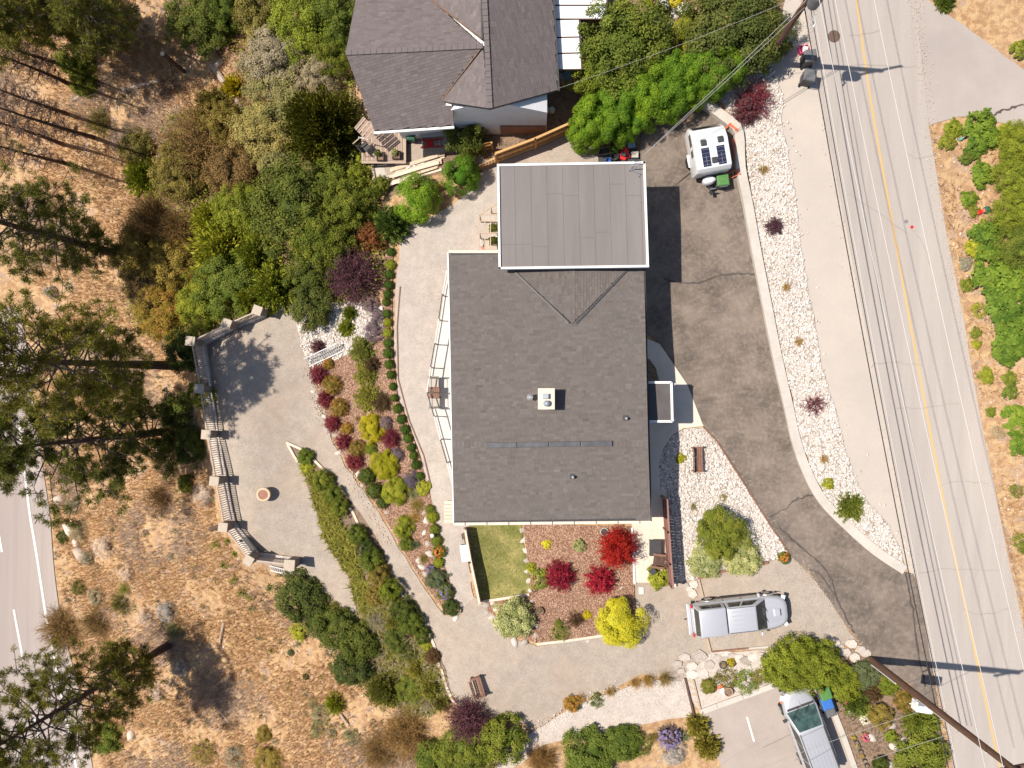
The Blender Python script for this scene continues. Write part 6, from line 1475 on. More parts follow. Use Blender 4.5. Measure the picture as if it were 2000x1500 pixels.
MB().bar(P(1353,1326) + Vector((0, 0, .08)), P(1368,1388) + Vector((0, 0, .08)), .08, .18).build('side_timber', 'wood', st, True)
kb = thing('driveway_kerb', 'pale concrete kerb along the lower driveway', 'kerb', P(1430,1365))
for pxs in ([(1366,1390),(1400,1377),(1450,1359),(1510,1337)], [(1606,1338),(1625,1385),(1645,1435),(1668,1500),(1690,1570)]):
    for a, b in zip(pxs[:-1], pxs[1:]): A, B = P(*a), P(*b); d = (B - A).normalized() * .008; MB().bar(A + d + Vector((0, 0, .06)), B - d + Vector((0, 0, .06)), .3, .22).build('kerb_stone', 'concrete', kb, True)
# boulders, flagstones
def boulders(group, lab, items, mat='boulder', flat=.5):
    ms = rock_meshes(mat)
    for i, it in enumerate(items):
        x, y, r = it[:3]; g = P(x, y); s = r * m_px(g.z)
        o = link('boulder', ms[i % 10]); o.location = g + Vector((0, 0, s * flat * .3)); o.scale = (s * 1.15, s, s * flat * 1.6); o.rotation_euler = (0, 0, random.uniform(0, 6.28))
        tag(o, lab % (it[3] if len(it) > 3 else ORD[i]), 'boulder', group)
def flagstones(group, lab, items, flat=.4):
    for i, (x, y, r) in enumerate(items):
        g = P(x, y); s = r * m_px(g.z); n = random.choice((5, 6, 7)); a0 = random.uniform(0, 6)
        pts = [(g.x + math.cos(a0 + k * 6.283 / n) * s * random.uniform(.7, 1.2), g.y + math.sin(a0 + k * 6.283 / n) * s * random.uniform(.55, .95)) for k in range(n)]
        tx, ty = random.uniform(-.12, .12), random.uniform(-.12, .12)
        mb = MB(); mb.ct = random.uniform(.05, .8); mb.prism(pts, g.z - .1, [g.z + random.uniform(.10, .18) + (p[0] - g.x) * tx + (p[1] - g.y) * ty for p in pts][:] if False else [g.z + .15 + (p[0] - g.x) * tx + (p[1] - g.y) * ty for p in pts])
        solo('flagstone', lab % ORD[i], 'stone', mb, 'boulder', group, bevel=.015)
boulders('edging boulders of the garden bed', '%s edging stone along the patio side of the garden bed, counted from the white rocks', [(574,590,8),(580,612,7),(588,640,8),(590,655,7),(597,668,9),(601,690,8),(612,765,6),(622,772,6),(633,813,6),(640,840,8),(655,850,7),(662,885,7),(700,925,7),(708,948,6),(578,575,7)])
boulders('edging boulders beside the lower path', '%s pale edging stone near the garden lamp, counted from the house corner', [(830,1000,7),(832,1018,8),(830,1040,7),(836,1062,8),(841,1082,9),(820,1095,8),(826,1108,9),(832,1122,8),(890,1208,8),(757,1000,6)])
boulders('edging stones below the lawn', '%s pale stone of the edging below the lawn corner', [(950,1182,8),(962,1178,6),(970,1190,7),(952,1196,6),(963,1206,8),(968,1220,7),(1005,1252,11),(1024,1254,9),(1048,1222,7),(1046,1240,6)])
boulders('lawn edging stones', '%s flat edging stone between lawn and mulch, counted from the house', [(1022,1035,8),(1024,1055,8),(1027,1075,8),(1029,1095,8),(1033,1115,8),(1035,1135,8),(1037,1155,8),(1040,1175,7),(1044,1200,7)], flat=.3)
flagstones('flagstone heap', '%s stone of the flagstone heap below the pickup, counted from the grasses', [(1322,1295,12),(1336,1283,11),(1350,1300,12),(1366,1280,15),(1385,1296,13),(1400,1285,11),(1412,1290,13),(1428,1280,10),(1440,1283,12),(1455,1288,13),(1470,1282,12),(1486,1280,10),(1350,1316,12),(1372,1314,14),(1330,1310,9),(1345,1150,9),(1355,1140,11),(1352,1160,12),(1338,1142,8)], flat=.4)
flagstones('stones at the driveway mouth', '%s big flat stone at the driveway mouth beside the lower pole', [(1623,1254,16),(1662,1255,12),(1680,1268,13),(1650,1272,14),(1668,1282,12),(1642,1262,8),(1690,1275,10)], flat=.4)
boulders('pale stones in the roadside garden', '%s pale stone in the roadside garden', [(1742,1418,9,'uppermost'),(1702,1440,10,'flower-side'),(1745,1458,11,'largest white'),(1765,1445,9,'bush-side'),(1737,1492,9,'lowest'),(1804,1440,6,'round white'),(1815,1446,6,'roadmost round')])
boulders('pale highway boulders', '%s pale boulder by the highway', [(140,1035,18,'upper large'),(162,1085,17,'lower large'),(120,975,14,'narrow upper'),(258,1435,12,'lowest long'),(150,1060,10,'middle'),(146,1172,5,'tiny white')], 'dirt_rock', flat=.7)
boulders('pale stones by the hosta bed', '%s pale stone of the hosta path', [(1318,15,9,'topmost'),(1319,32,7,'second'),(1326,50,7,'third'),(1328,65,6,'fourth'),(1316,24,7,'inner'),(1312,8,6,'upper inner')])
boulders('white stones in the mulch bed', '%s in the red mulch', [(1133,1189,4,'single small white stone'),(1213,1147,6,'flat grey stone by the crimson shrub'),(1148,1252,4,'pale stone by the lower timber')])
# ---------------------------------------------------------------- vehicles
def plan(x0, x1, hw, nf=5., nr=6., n=40, nose=.0):
    """rounded plan outline, front at +x"""
    cx, a = (x0 + x1) / 2, (x1 - x0) / 2; out = []
    for i in range(n):
        t = 2 * math.pi * (i + .5) / n; c, s = math.cos(t), math.sin(t); e = nf if c > 0 else nr
        x = abs(c) ** (2 / e) * (1 if c > 0 else -1); y = abs(s) ** (2 / e) * (1 if s > 0 else -1)
        out.append((cx + a * x + (nose * (1 - y * y) if c > 0 else 0), hw * y))
    return out
def stack(levels):
    """body from plan outlines at rising heights; z may tilt along x"""
    mb = MB(); n = len(levels[0][0]); vs = []
    for pl_, z in levels: vs += [(x, y, z(x) if callable(z) else z) for x, y in pl_]
    fs = [(k * n + i, k * n + (i + 1) % n, (k + 1) * n + (i + 1) % n, (k + 1) * n + i) for k in range(len(levels) - 1) for i in range(n)]
    fs += [tuple(range(n))[::-1], tuple(range((len(levels) - 1) * n, len(levels) * n))]
    return mb.add(vs, fs)
def frus(b, t):                                       # b, t: (x0, x1, half width, z)
    mb = MB(); vs = []
    for x0, x1, hw, z in (b, t): vs += [(x0, -hw, z), (x1, -hw, z), (x1, hw, z), (x0, hw, z)]
    return mb.add(vs, [(3, 2, 1, 0), (4, 5, 6, 7), (0, 1, 5, 4), (1, 2, 6, 5), (2, 3, 7, 6), (3, 0, 4, 7)])
def face_patch(b, t, side, u0, u1, v0, v1, off=.006, bow=0.):
    x0, x1, hw, z = b; X0, X1, HW, Z_ = t
    c = {'front': [(x1, -hw, z), (x1, hw, z), (X1, HW, Z_), (X1, -HW, Z_)], 'rear': [(x0, hw, z), (x0, -hw, z), (X0, -HW, Z_), (X0, HW, Z_)],
         'right': [(x0, -hw, z), (x1, -hw, z), (X1, -HW, Z_), (X0, -HW, Z_)], 'left': [(x1, hw, z), (x0, hw, z), (X0, HW, Z_), (X1, HW, Z_)]}[side]
    c = [Vector(q) for q in c]; n = (c[1] - c[0]).cross(c[3] - c[0]).normalized()
    g = lambda u, v: (c[0].lerp(c[1], u)).lerp(c[3].lerp(c[2], u), v) + n * off
    mb = MB(); A = [g(u0, v0), g(u1, v0), g(u1, v1), g(u0, v1)]
    return mb.add(A + [a - n * .02 for a in A], [(0, 1, 2, 3), (4, 5, 1, 0), (5, 6, 2, 1), (6, 7, 3, 2), (7, 4, 0, 3)])
def wheel(par, x, y, r=.37, w_=.24):
    s = 1 if y > 0 else -1; mb = MB(); prof = [(.62 * r, -w_ / 2), (.94 * r, -w_ / 2), (r, -w_ * .3), (r, w_ * .3), (.94 * r, w_ / 2), (.62 * r, w_ / 2)]
    mb.lathe((0, 0, 0), prof, 22); mb.v = [(x + v[0], y + v[2], r + v[1]) for v in mb.v]; t = mb.build('wheel', 'tyre', par, smooth=True)
    mb = MB().lathe((0, 0, 0), [(.60 * r, -.02), (.60 * r, .03), (.5 * r, .045), (.16 * r, .02), (.14 * r, .05)], 20); mb.v = [(x + v[0], y + s * (w_ / 2 - .02 + v[2]), r + v[1]) for v in mb.v]; mb.build('rim', 'rim', t)
    for k in range(6):
        a = k * math.pi / 3; MB().box((x + math.cos(a) * .36 * r, y + s * (w_ / 2 + .02), r + math.sin(a) * .36 * r), (.42 * r, .02, .06), ry=-a).build('spoke', 'rim', t)
g = P(1437,1193); pk = thing('pickup_truck', 'silver pickup with matching canopy parked on gravel, bonnet toward the driveway', 'pickup truck', (g.x, g.y, g.z + .05), R(6.3))
tilt = lambda z: z
b_ = stack([(plan(-2.56, 2.50, .84, 5, 8), .32), (plan(-2.60, 2.55, .90, 4.5, 8, nose=.06), .55), (plan(-2.60, 2.52, .925, 4.5, 9, nose=.08), .80), (plan(-2.58, 2.48, .915, 4.5, 9, nose=.08), 1.0), (plan(-2.56, 2.40, .86, 4.5, 9, nose=.08), 1.08), (plan(-2.5, 2.28, .78, 4.5, 9, nose=.06), 1.12)])
body = b_.build('body', 'silver', pk, smooth=True)
for s in (1, -1):
    MB().box((-.0, s * .925, .42), (2.0, .07, .10)).build('running_board', 'black_metal', pk)
    MB().box((.05, s * .922, .62), (4.3, .03, .2)).build('side_cladding', 'tan_paint', pk)
    for x in (1.62, -1.55): wheel(pk, x, s * .82); MB().tube([(x + .47 * math.cos(a), s * .915, .36 + .47 * math.sin(a)) for a in np.linspace(.1, 3.04, 10)], .05, 6).build('wheel_arch', 'tan_paint', pk)
    MB().box((2.42, s * .68, .84), (.22, .34, .17), -s * .35).build('headlight', 'clear_lamp', pk, bevel=.03)
    MB().box((-2.60, s * .78, .88), (.10, .16, .34)).build('tail_light', 'red_lamp', pk, bevel=.02)
    MB().box((1.05, s * 1.04, 1.13), (.13, .2, .17), s * .1).build('mirror', 'silver', pk, bevel=.03)
    MB().box((.85, s * .905, .93), (.16, .03, .03)).build('door_handle', 'galv', pk); MB().box((-.15, s * .905, .93), (.16, .03, .03)).build('door_handle', 'galv', pk)
MB().box((2.6, 0, .5), (.14, 1.5, .2)).build('front_bumper', 'dark_plastic', pk, bevel=.04); MB().box((2.58, 0, .78), (.06, .8, .18)).build('grille', 'dark_plastic', pk)
MB().box((-2.70, 0, .52), (.2, 1.72, .18)).build('rear_bumper', 'silver', pk, bevel=.04)
MB().tube([(-2.78, 0, .46), (-2.95, 0, .46), (-2.95, 0, .54)], .03, 6).build('tow_ball', 'black_metal', pk)
CB, CT = (-.86, 1.42, .86, 1.06), (-.84, .66, .70, 1.76)
cab = frus(CB, CT).build('cab', 'silver', pk, bevel=.055, smooth=True, seg=3)
face_patch(CB, CT, 'front', .045, .955, .06, .95).build('windscreen', 'glass', pk)
for s in ('right', 'left'):
    f = (lambda a, b: (a, b)) if s == 'right' else (lambda a, b: (1 - b, 1 - a))
    for a, b in ((.08, .43), (.48, .86)): face_patch(CB, CT, s, *f(a, b), .22, .86).build('side_window', 'glass', pk)
for k in range(5): MB().box((-.1, -.46 + .23 * k, 1.762), (1.1, .045, .022)).build('roof_rib', 'silver', pk, bevel=.008)
for s in (-1, 1): MB().bar((-.82, s * .655, 1.765), (.62, s * .655, 1.765), .03, .012).build('roof_gutter', 'dark_plastic', pk)
KB, KT = (-2.54, -.90, .87, 1.06), (-2.34, -.92, .735, 1.80)
frus(KB, KT).build('canopy', 'silver', pk, bevel=.05, smooth=True, seg=3)
for s in ('right', 'left'):
    f = (lambda a, b: (a, b)) if s == 'right' else (lambda a, b: (1 - b, 1 - a))
    for a, b in ((.14, .5), (.52, .88)): face_patch(KB, KT, s, *f(a, b), .28, .80).build('canopy_window', 'glass', pk)
face_patch(KB, KT, 'rear', .06, .94, .2, .9).build('rear_window', 'glass', pk)
frus((1.78, 2.16, .22, 1.10), (1.80, 2.10, .19, 1.19)).build('bonnet_scoop', 'silver', pk, bevel=.02); MB().box((2.135, 0, 1.15), (.03, .34, .05)).build('scoop_mouth', 'dark_plastic', pk)
for s in (-1, 1):
    for x in (-.86, .12, 1.05): MB().box((x, s * .928, .80), (.014, .012, .5)).build('door_gap', 'dark_plastic', pk)
for y in (.1, -.45): MB().bar((1.44, y, 1.12), (1.22, y + .38, 1.28), .022, .018).build('wiper', 'black_metal', pk)
MB().box((1.46, 0, 1.105), (.16, 1.45, .025)).build('wiper_cowl', 'dark_plastic', pk)
for s in (-1, 1): MB().bar((1.5, s * .66, 1.135), (2.3, s * .5, 1.125), .03, .02).build('bonnet_crease', 'silver', pk)

g = P(1569,1416); vn = thing('minivan', 'light silver minivan on the lower driveway, nose under the green bush', 'minivan', (g.x, g.y, g.z + .09), R(110.5))
nz = lambda zr, zf: (lambda x: zr + (zf - zr) * max(0, min(1, (x - .9) / 1.5)))
stack([(plan(-2.42, 2.36, .86, 4, 6), .28), (plan(-2.48, 2.42, .93, 3.6, 6, nose=.10), .50), (plan(-2.48, 2.40, .96, 3.6, 6, nose=.10), nz(.80, .72)), (plan(-2.46, 2.36, .945, 3.6, 6, nose=.10), nz(.98, .86)), (plan(-2.42, 2.26, .88, 3.6, 6, nose=.08), nz(1.08, .93)), (plan(-2.34, 2.05, .78, 3.6, 6, nose=.05), nz(1.12, .99))]).build('body', 'silver2', vn, smooth=True)
VB, VT = (-2.40, 1.52, .90, 1.04), (-2.22, .52, .70, 1.74)
frus(VB, VT).build('cabin', 'silver2', vn, bevel=.06, smooth=True, seg=3)
face_patch(VB, VT, 'front', .05, .95, .05, .96).build('windscreen', 'van_glass', vn)
for s in ('right', 'left'):
    f = (lambda a, b: (a, b)) if s == 'right' else (lambda a, b: (1 - b, 1 - a))
    for a, b in ((.04, .33), (.35, .62), (.64, .90)): face_patch(VB, VT, s, *f(a, b), .15, .88).build('side_window', 'glass', vn)
face_patch(VB, VT, 'rear', .06, .94, .15, .9).build('rear_window', 'glass', vn)
for k in range(6): MB().box((-1.0, -.5 + .2 * k, 1.742), (1.9, .04, .02)).build('roof_rib', 'silver2', vn, bevel=.008)
for s in (-1, 1):
    MB().bar((-2.1, s * .66, 1.755), (.45, s * .66, 1.755), .03, .03).build('roof_rail', 'dark_plastic', vn)
    MB().box((2.18, s * .70, .78), (.34, .30, .16), -s * .5).build('headlight', 'clear_lamp', vn, bevel=.04)
    MB().box((2.04, s * .86, .80), (.16, .08, .12), -s * .5).build('indicator', 'orange_lamp', vn, bevel=.02)
    MB().box((-2.44, s * .82, .95), (.08, .16, .4)).build('tail_light', 'red_lamp', vn, bevel=.02)
    MB().box((1.12, s * 1.05, 1.08), (.14, .22, .16), s * .15).build('mirror', 'dark_plastic', vn, bevel=.03)
    for x in (1.45, -1.45): wheel(vn, x, s * .85, .33, .22)
    for x in (.5, -.5): MB().box((x, s * .955, .90), (.18, .03, .035)).build('door_handle', 'silver2', vn)
MB().box((2.36, 0, .74), (.16, 1.0, .10)).build('grille', 'dark_plastic', vn, bevel=.02); MB().box((2.46, 0, .42), (.12, 1.4, .18)).build('front_bumper', 'dark_plastic', vn, bevel=.04)
for s in (-1, 1):
    for x in (-.62, .42, 1.2): MB().box((x, s * .962, .76), (.014, .012, .44)).build('door_gap', 'dark_plastic', vn)
for y in (.12, -.5): MB().bar((1.56, y, 1.09), (1.22, y + .42, 1.27), .025, .02).build('wiper', 'black_metal', vn)
MB().box((1.58, 0, 1.07), (.12, 1.5, .025)).build('wiper_cowl', 'dark_plastic', vn)
MB().bar((1.62, 0, 1.085), (2.1, 0, 1.0), .05, .02).build('bonnet_ridge', 'silver2', vn)

g = P(1373,311); tr = thing('camping_trailer', 'small white camping trailer with roof solar panels by the retaining wall', 'trailer', (g.x, g.y, g.z + .1), R(10))
prof = [(-1.12, .42), (-1.22, 1.72), (-1.06, 2.06), (.42, 2.14), (1.05, 1.86), (1.36, 1.30), (1.30, .42)]
n = len(prof); hw = .93
mb = MB().add([(x, y, z) for x in (-hw, hw) for y, z in prof], [tuple(range(n)), tuple(range(n, 2 * n))[::-1]] + [(i, n + i, n + (i + 1) % n, (i + 1) % n) for i in range(n)])
bb = mb.build('body', 'gelcoat', tr, bevel=.05, smooth=True, seg=3)
def tq(y, z): return (y, z)
def roofz(y): 
    for (a, za), (b, zb) in zip(prof[1:-1], prof[2:]):
        if a <= y <= b: return za + (zb - za) * (y - a) / (b - a)
def roof_box(name, x, y, w_, d, h, mat, bev=0.):
    z = roofz(y); sl_ = math.atan2(roofz(y + .05) - roofz(y - .05), .1)
    return MB().box((x, y, z + h / 2 + .004), (w_, d, h), 0, None, 0, sl_).build(name, mat, tr, bevel=bev)
for x, w_ in ((-.38, .42), (.44, .42)):
    s = roof_box('solar_panel', x, -.50, w_, .98, .03, 'solar'); 
    for k in range(5): MB().box((x, -.50 - .4 + k * .2, roofz(-.5 - .4 + k * .2) + .0375), (w_ - .02, .012, .006)).build('cell_line', 'galv', s)
    MB().box((x - .0, -.50, roofz(-.5) + .0377), (.012, .95, .006)).build('cell_line', 'galv', s)
for x, y in ((-.42, .26), (.5, .30), (.03, -.72)): roof_box('roof_vent', x, y, .30, .30, .12, 'dark_plastic', .03)
roof_box('roof_seam', 0, .46, 1.8, .03, .012, 'grey_white')
MB().add([(-.78, 1.10, 1.81), (.78, 1.10, 1.81), (.78, 1.33, 1.375), (-.78, 1.33, 1.375)], [(0, 1, 2, 3)]); m_ = MB()
dn = Vector((0, .56, .31)).normalized() * .012
m_.add([Vector(q) + dn for q in ((-.76, 1.09, 1.80), (.76, 1.09, 1.80), (.76, 1.325, 1.375), (-.76, 1.325, 1.375))] + [Vector(q) - dn for q in ((-.76, 1.09, 1.80), (.76, 1.09, 1.80), (.76, 1.325, 1.375), (-.76, 1.325, 1.375))], [(3, 2, 1, 0), (0, 1, 5, 4), (1, 2, 6, 5), (2, 3, 7, 6), (3, 0, 4, 7)]).build('rear_window', 'glass', tr)
for y0, y1, z0, z1 in ((.30, .95, 1.35, 1.78), (-.25, .12, 1.30, 1.72)): MB().box((-hw - .005, (y0 + y1) / 2, (z0 + z1) / 2), (.03, y1 - y0, z1 - z0)).build('side_window', 'glass', tr, bevel=.02)
MB().box((-hw - .03, -.15, .56), (.12, .7, .05)).build('wheel_fender', 'gelcoat', tr, bevel=.02)
for s in (-1, 1): wheel(tr, s * .80, 0, .28, .2) if False else None
for s in (-1, 1):
    mb = MB().lathe((0, 0, 0), [(.17, -.09), (.28, -.09), (.28, .09), (.17, .09)], 18); mb.v = [(s * .92 + v[2], -.15 + v[0], .20 + v[1]) for v in mb.v]; mb.build('wheel', 'tyre', tr)
MB().box((0, -1.55, .36), (.10, .95, .09)).build('drawbar', 'black_metal', tr); MB().bar((-.5, -1.1, .36), (0, -1.85, .36), .07, .08).build('drawbar_brace', 'black_metal', tr); MB().bar((.5, -1.1, .36), (0, -1.85, .36), .07, .08).build('drawbar_brace', 'black_metal', tr)
MB().lathe((0, 0, 0), [(.24, 0), (.26, .3), (.25, .46), (.16, .56), (.02, .58)], 16); c_ = MB().lathe((-.0, 0, 0), [(.24, 0), (.27, .25), (.26, .44), (.17, .55), (.03, .57)], 18); c_.v = [(v[0] * 1.35 - .1, v[1] * .85 - 1.42, v[2] + .42) for v in c_.v]; c_.build('gas_bottle_cover', 'gelcoat', tr, smooth=True)
MB().tube([(0, -1.9, 0), (0, -1.9, .8)], .04, 8).build('jockey_post', 'black_metal', tr); MB().bar((-.14, -1.92, .82), (.14, -1.92, .82), .04, .04).build('jockey_handle', 'galv', tr)
MB().box((0, -2.02, .42), (.14, .24, .12)).build('hitch', 'black_metal', tr)

# ---------------------------------------------------------------- poles and wires
def wire(label, a, b, sag, r, mat, group):
    a = Vector(a); b = Vector(b); mb = MB(); mb.tube([a.lerp(b, i / 16) + Vector((0, 0, -4 * sag * (i / 16) * (1 - i / 16))) for i in range(17)], r, 5)
    vs = np.array([tuple(v) for v in mb.v]); o = mb.build('cable' if mat == 'cable' else 'power_wire', mat); tag(o, label, 'cable' if mat == 'cable' else 'wire', group)
pA = P(1492,125); pB = P(1698,1286); tA, tB = 10.8, 13.6
def pole(label, p, h, r, arm, side):
    e = thing('utility_pole', label, 'utility pole', p)
    MB().tube([(0, 0, -.4), (0, 0, h * .5), (0, 0, h)], [r, r * .84, r * .66], 14).build('pole', 'pole_wood', e, smooth=True)
    MB().bar(Vector((-arm, -arm * .2, h - .45)) + Vector((.15, 0, 0)), Vector((arm, arm * .2, h - .45)) + Vector((.15, 0, 0)), .11, .13).build('crossarm', 'pole_wood', e)
    for k in (-.95, -.4, .95):
        ins = MB().lathe((k * arm + .15, k * arm * .2, h - .385), [(.03, 0), (.06, .04), (.045, .09), (.06, .13), (.03, .2)], 10).build('insulator', 'dark_plastic', e)
    return e
d = (pB - pA); d.z = 0; d.normalize()
e1 = pole('upper wooden utility pole rising out of the dark flowering bush', pA, tA, .17, 1.15, 1)
MB().lathe((.1, -.42, 7.4), [(.26, 0), (.28, .05), (.28, .85), (.24, .95)], 16).build('transformer', 'grey_plastic', e1)
MB().tube([(.1, -.42, 8.35), (.15, -.55, 8.55)], .05, 8).build('bushing', 'grey_white', e1)
MB().tube([(.35, -.6, 6.6), (.5, -.85, 6.6), (.45, -1.0, 6.5)], .05, 8).build('lamp_bracket', 'galv', e1)
e2 = pole('lower wooden utility pole leaning across the bottom corner with a white transformer box', pB, tB, .19, 1.2, 1)
MB().tube([(-.08, -.2, .2), (-.08, -.19, 3.4)], .035, 8).build('conduit', 'grey_white', e2); MB().tube([(-.02, -.18, 5.6), (-.02, -.17, 11.5)], .03, 8).build('conduit', 'grey_white', e2)
MB().tube([(-.05, -.2, 5.6), (-.25, -.3, 5.75), (-.35, -.42, 5.5)], .03, 8).build('conduit_bend', 'grey_white', e2)
bx = Pz(1801,1379,5.3); MB().box(bx, (.80, .50, .62), -.15).build('transformer_box', 'white_trim', e2, True, bevel=.03); MB().box(bx + Vector((-.2, .2, .34)), (.3, .15, .1), -.15).build('box_lid', 'galv', e2, True)
MB().bar(bx + Vector((0, .1, 0)), pB + Vector((0, 0, 5.3)), .08, .08).build('box_bracket', 'galv', e2, True)
cr = 'overhead wires between the two utility poles'
for k, t in ((-.95, 'overhead bare wire nearest the driveway wall'), (-.4, 'middle overhead bare wire over the road lane'), (.95, 'overhead bare wire nearest the yellow line')):
    a = pA + Vector((k * 1.15 + .15, k * .23, tA - .2)); b = pB + Vector((k * 1.2 + .15, k * .24, tB - .2)); u = (b - a); wire(t, a - u * .15, b + u * .12, .45, .0135, 'wire', cr)
for dx, z, r, m_, t in ((.26, 6.1, .026, 'cable', 'thick black communication cable beside the road shoulder'), (.42, 6.4, .02, 'cable', 'thinner black cable running along the thick one'), (.2, 7.2, .014, 'wire', 'low bright neutral wire above the black cables')):
    a = pA + Vector((dx, 0, z)); b = pB + Vector((dx, 0, z + .8)); u = b - a; wire(t, a - u * .12, b + u * .1, .5, r, m_, cr)
q = Pz(1240,330,4.5)
wire('twisted service wire from upper pole to garage roof corner', pA + Vector((0, 0, 7.2)), Pz(1254,305,4.3), .35, .014, 'steel', 'service wires')
wire('second service wire just under the first one to the garage', pA + Vector((.05, -.1, 6.6)), Pz(1256,304,4.25), .5, .012, 'steel', 'service wires')
wire('thin service wire crossing the hedge to the neighbour eave', pA + Vector((0, .1, 7.6)), Pz(1092,172,2.9), .4, .008, 'steel', 'service wires')
wire('service wire from lower pole across the minivan roof', pB + Vector((0, -.1, 6.9)), Pz(1440,1520,4.2), .25, .010, 'steel', 'service wires')
wire('service wire over the bottom corner garden', pB + Vector((0, -.1, 9.5)), Pz(1500,1560,5), .2, .010, 'steel', 'service wires')
# ---------------------------------------------------------------- bins, seats, pots and the rest
def cart(label, x, y, lid, rz, body='grey_plastic', h=1.0, w_=.58, d=.62):
    g = P(x, y); e = thing('wheeled_bin', label, 'bin', g, rz)
    frus((-w_ * .42, w_ * .42, d * .42, .06), (-w_ / 2, w_ / 2, d / 2, h)).build('bin_body', body, e, bevel=.02)
    l = frus((-w_ / 2 - .03, w_ / 2 + .03, d / 2 + .03, h + .003), (-w_ / 2 + .03, w_ / 2 - .03, d / 2 - .03, h + .07)).build('lid', lid, e, bevel=.015)
    MB().box((.02, 0, h + .075), (w_ * .5, d * .45, .015)).build('lid_panel', lid, l, bevel=.006)
    MB().bar((-w_ / 2 - .06, -d * .38, h - .03), (-w_ / 2 - .06, d * .38, h - .03), .035, .035).build('handle', body, e)
    for s in (-1, 1):
        mb = MB().lathe((0, 0, 0), [(.1, -.03), (.1, .03)], 12); mb.v = [(-w_ * .4 + v[0], s * d * .42 + v[2], .1 + v[1]) for v in mb.v]; mb.build('wheel', 'tyre', e)
    return e
cart('green-lidded wheeled bin in front of the white trailer', 1404,361, 'green_plastic', 1.7)
cart('green-lidded cart under the bush beside the minivan', 1600,1343, 'green_plastic', R(20), 'grey_plastic')
cart('blue-lidded cart between a green and a grey one beside the minivan', 1603,1361, 'blue_plastic', R(20), 'grey_plastic')
cart('low grey cart without bright lid nearest the minivan windscreen', 1613,1380, 'grey_plastic', R(20), 'dark_plastic', .7, .5, .55)
cart('upper grey rubbish cart at the road shoulder by the pink box', 1571,124, 'grey_plastic', R(100), 'dark_plastic')
cart('lower grey rubbish cart at the road shoulder', 1570,161, 'grey_plastic', R(80), 'dark_plastic')
cart('dark green composter under the neighbour eave', 806,274, 'dark_green_plastic', 0, 'dark_green_plastic', .7, .45, .4)
g = P(1567,100); e = thing('recycling_box', 'pink recycling box of white paper by the roadside carts', 'box', g, .2)
for s in (-1, 1): MB().box((0, s * .19, .16), (.5, .025, .32)).build('side', 'pink', e); MB().box((s * .24, 0, .16), (.025, .354, .32)).build('side', 'pink', e)
MB().box((0, 0, .03), (.45, .35, .03)).build('base', 'pink', e)
for k in range(4): MB().box((random.uniform(-.12, .12), random.uniform(-.08, .08), .16 + .05 * k), (.22, .16, .03), random.uniform(0, 3)).build('paper', 'white_trim', e)
def bench(label, x, y, rz, L_=1.4, mat='brown_wood', lattice=False):
    g = P(x, y); e = thing('garden_bench', label, 'bench', g, rz)
    for k in range(4): MB().box((-.18 + .12 * k, 0, .44), (.10, L_, .03)).build('seat_slat', mat, e)
    for k in range(3 if not lattice else 1): MB().box((-.30 - .03 * k, 0, .58 + .14 * k), (.03, L_, .11)).build('back_slat', mat, e)
    if lattice:
        MB().box((-.36, 0, .93), (.05, L_, .07)).build('top_rail', mat, e)
        for k in range(7): MB().bar((-.33, -L_ / 2 + .1 + k * (L_ - .2) / 7, .63), (-.35, -L_ / 2 + .1 + (k + 1) * (L_ - .2) / 7, .90), .03, .03).build('lattice_bar', mat, e); MB().bar((-.33, -L_ / 2 + .1 + (k + 1) * (L_ - .2) / 7, .63), (-.35, -L_ / 2 + .1 + k * (L_ - .2) / 7, .90), .03, .03).build('lattice_bar', mat, e)
    for s in (-1, 1):
        MB().box((-.05, s * (L_ / 2 - .03), .63), (.56, .07, .04)).build('armrest', mat, e)
        for q in (-.3, .2): MB().box((q, s * (L_ / 2 - .06), .31), (.06, .06, .62)).build('leg', mat, e)
    return e
bench('brown slatted bench alone on the white rocks', 1361,896, R(2), 1.4)
bench('brown wooden bench with lattice back on the gravel yard', 936,1336, R(17), 1.15, 'brown_wood', True)
# outdoor chairs and tables
def chair(label, p, rz, mat='fabric', frame='black_metal', w_=.56, name='patio_chair', h=.92):
    e = thing(name, label, 'chair', p, rz)
    MB().box((0, 0, .42), (.5, w_ - .08, .03)).build('seat', mat, e, bevel=.01)
    MB().box((-.30, 0, .68), (.03, w_ - .08, .52), ry=-.22).build('backrest', mat, e, bevel=.01)
    for s in (-1, 1):
        MB().tube([(.27, s * w_ / 2, 0), (.25, s * w_ / 2, .62), (-.25, s * w_ / 2, .64), (-.36, s * w_ / 2, h)], .016, 6).build('frame', frame, e)
        MB().tube([(-.26, s * w_ / 2, .62), (-.3, s * w_ / 2, 0)], .016, 6).build('leg', frame, e)
    return e
def ptable(label, p, rz, L_, W_, h, mat, cat='table', name='patio_table', slats=0):
    e = thing(name, label, cat, p, rz)
    if slats:
        for k in range(slats): MB().box((-L_ / 2 + (k + .5) * L_ / slats, 0, h), (L_ / slats - .01, W_, .03)).build('slat', mat, e)
    else: MB().box((0, 0, h), (L_, W_, .035)).build('table_top', mat, e, bevel=.008)
    for a in (-1, 1):
        for b in (-1, 1): MB().box((a * (L_ / 2 - .06), b * (W_ / 2 - .06), (h - .02) / 2), (.045, .045, h - .02)).build('leg', mat, e)
    return e
tp = Pz(850,767,dz); ptable('square brown table with umbrella hole on the house deck', tp, 0, .62, .62, .70, 'brown_wood', slats=6)
chair('pale sling chair on the side of deck table toward the garage', tp + Vector((.0, .52, 0)), R(-90)); chair('pale sling chair on the side of deck table toward the lawn', tp + Vector((.05, -.52, 0)), R(90))
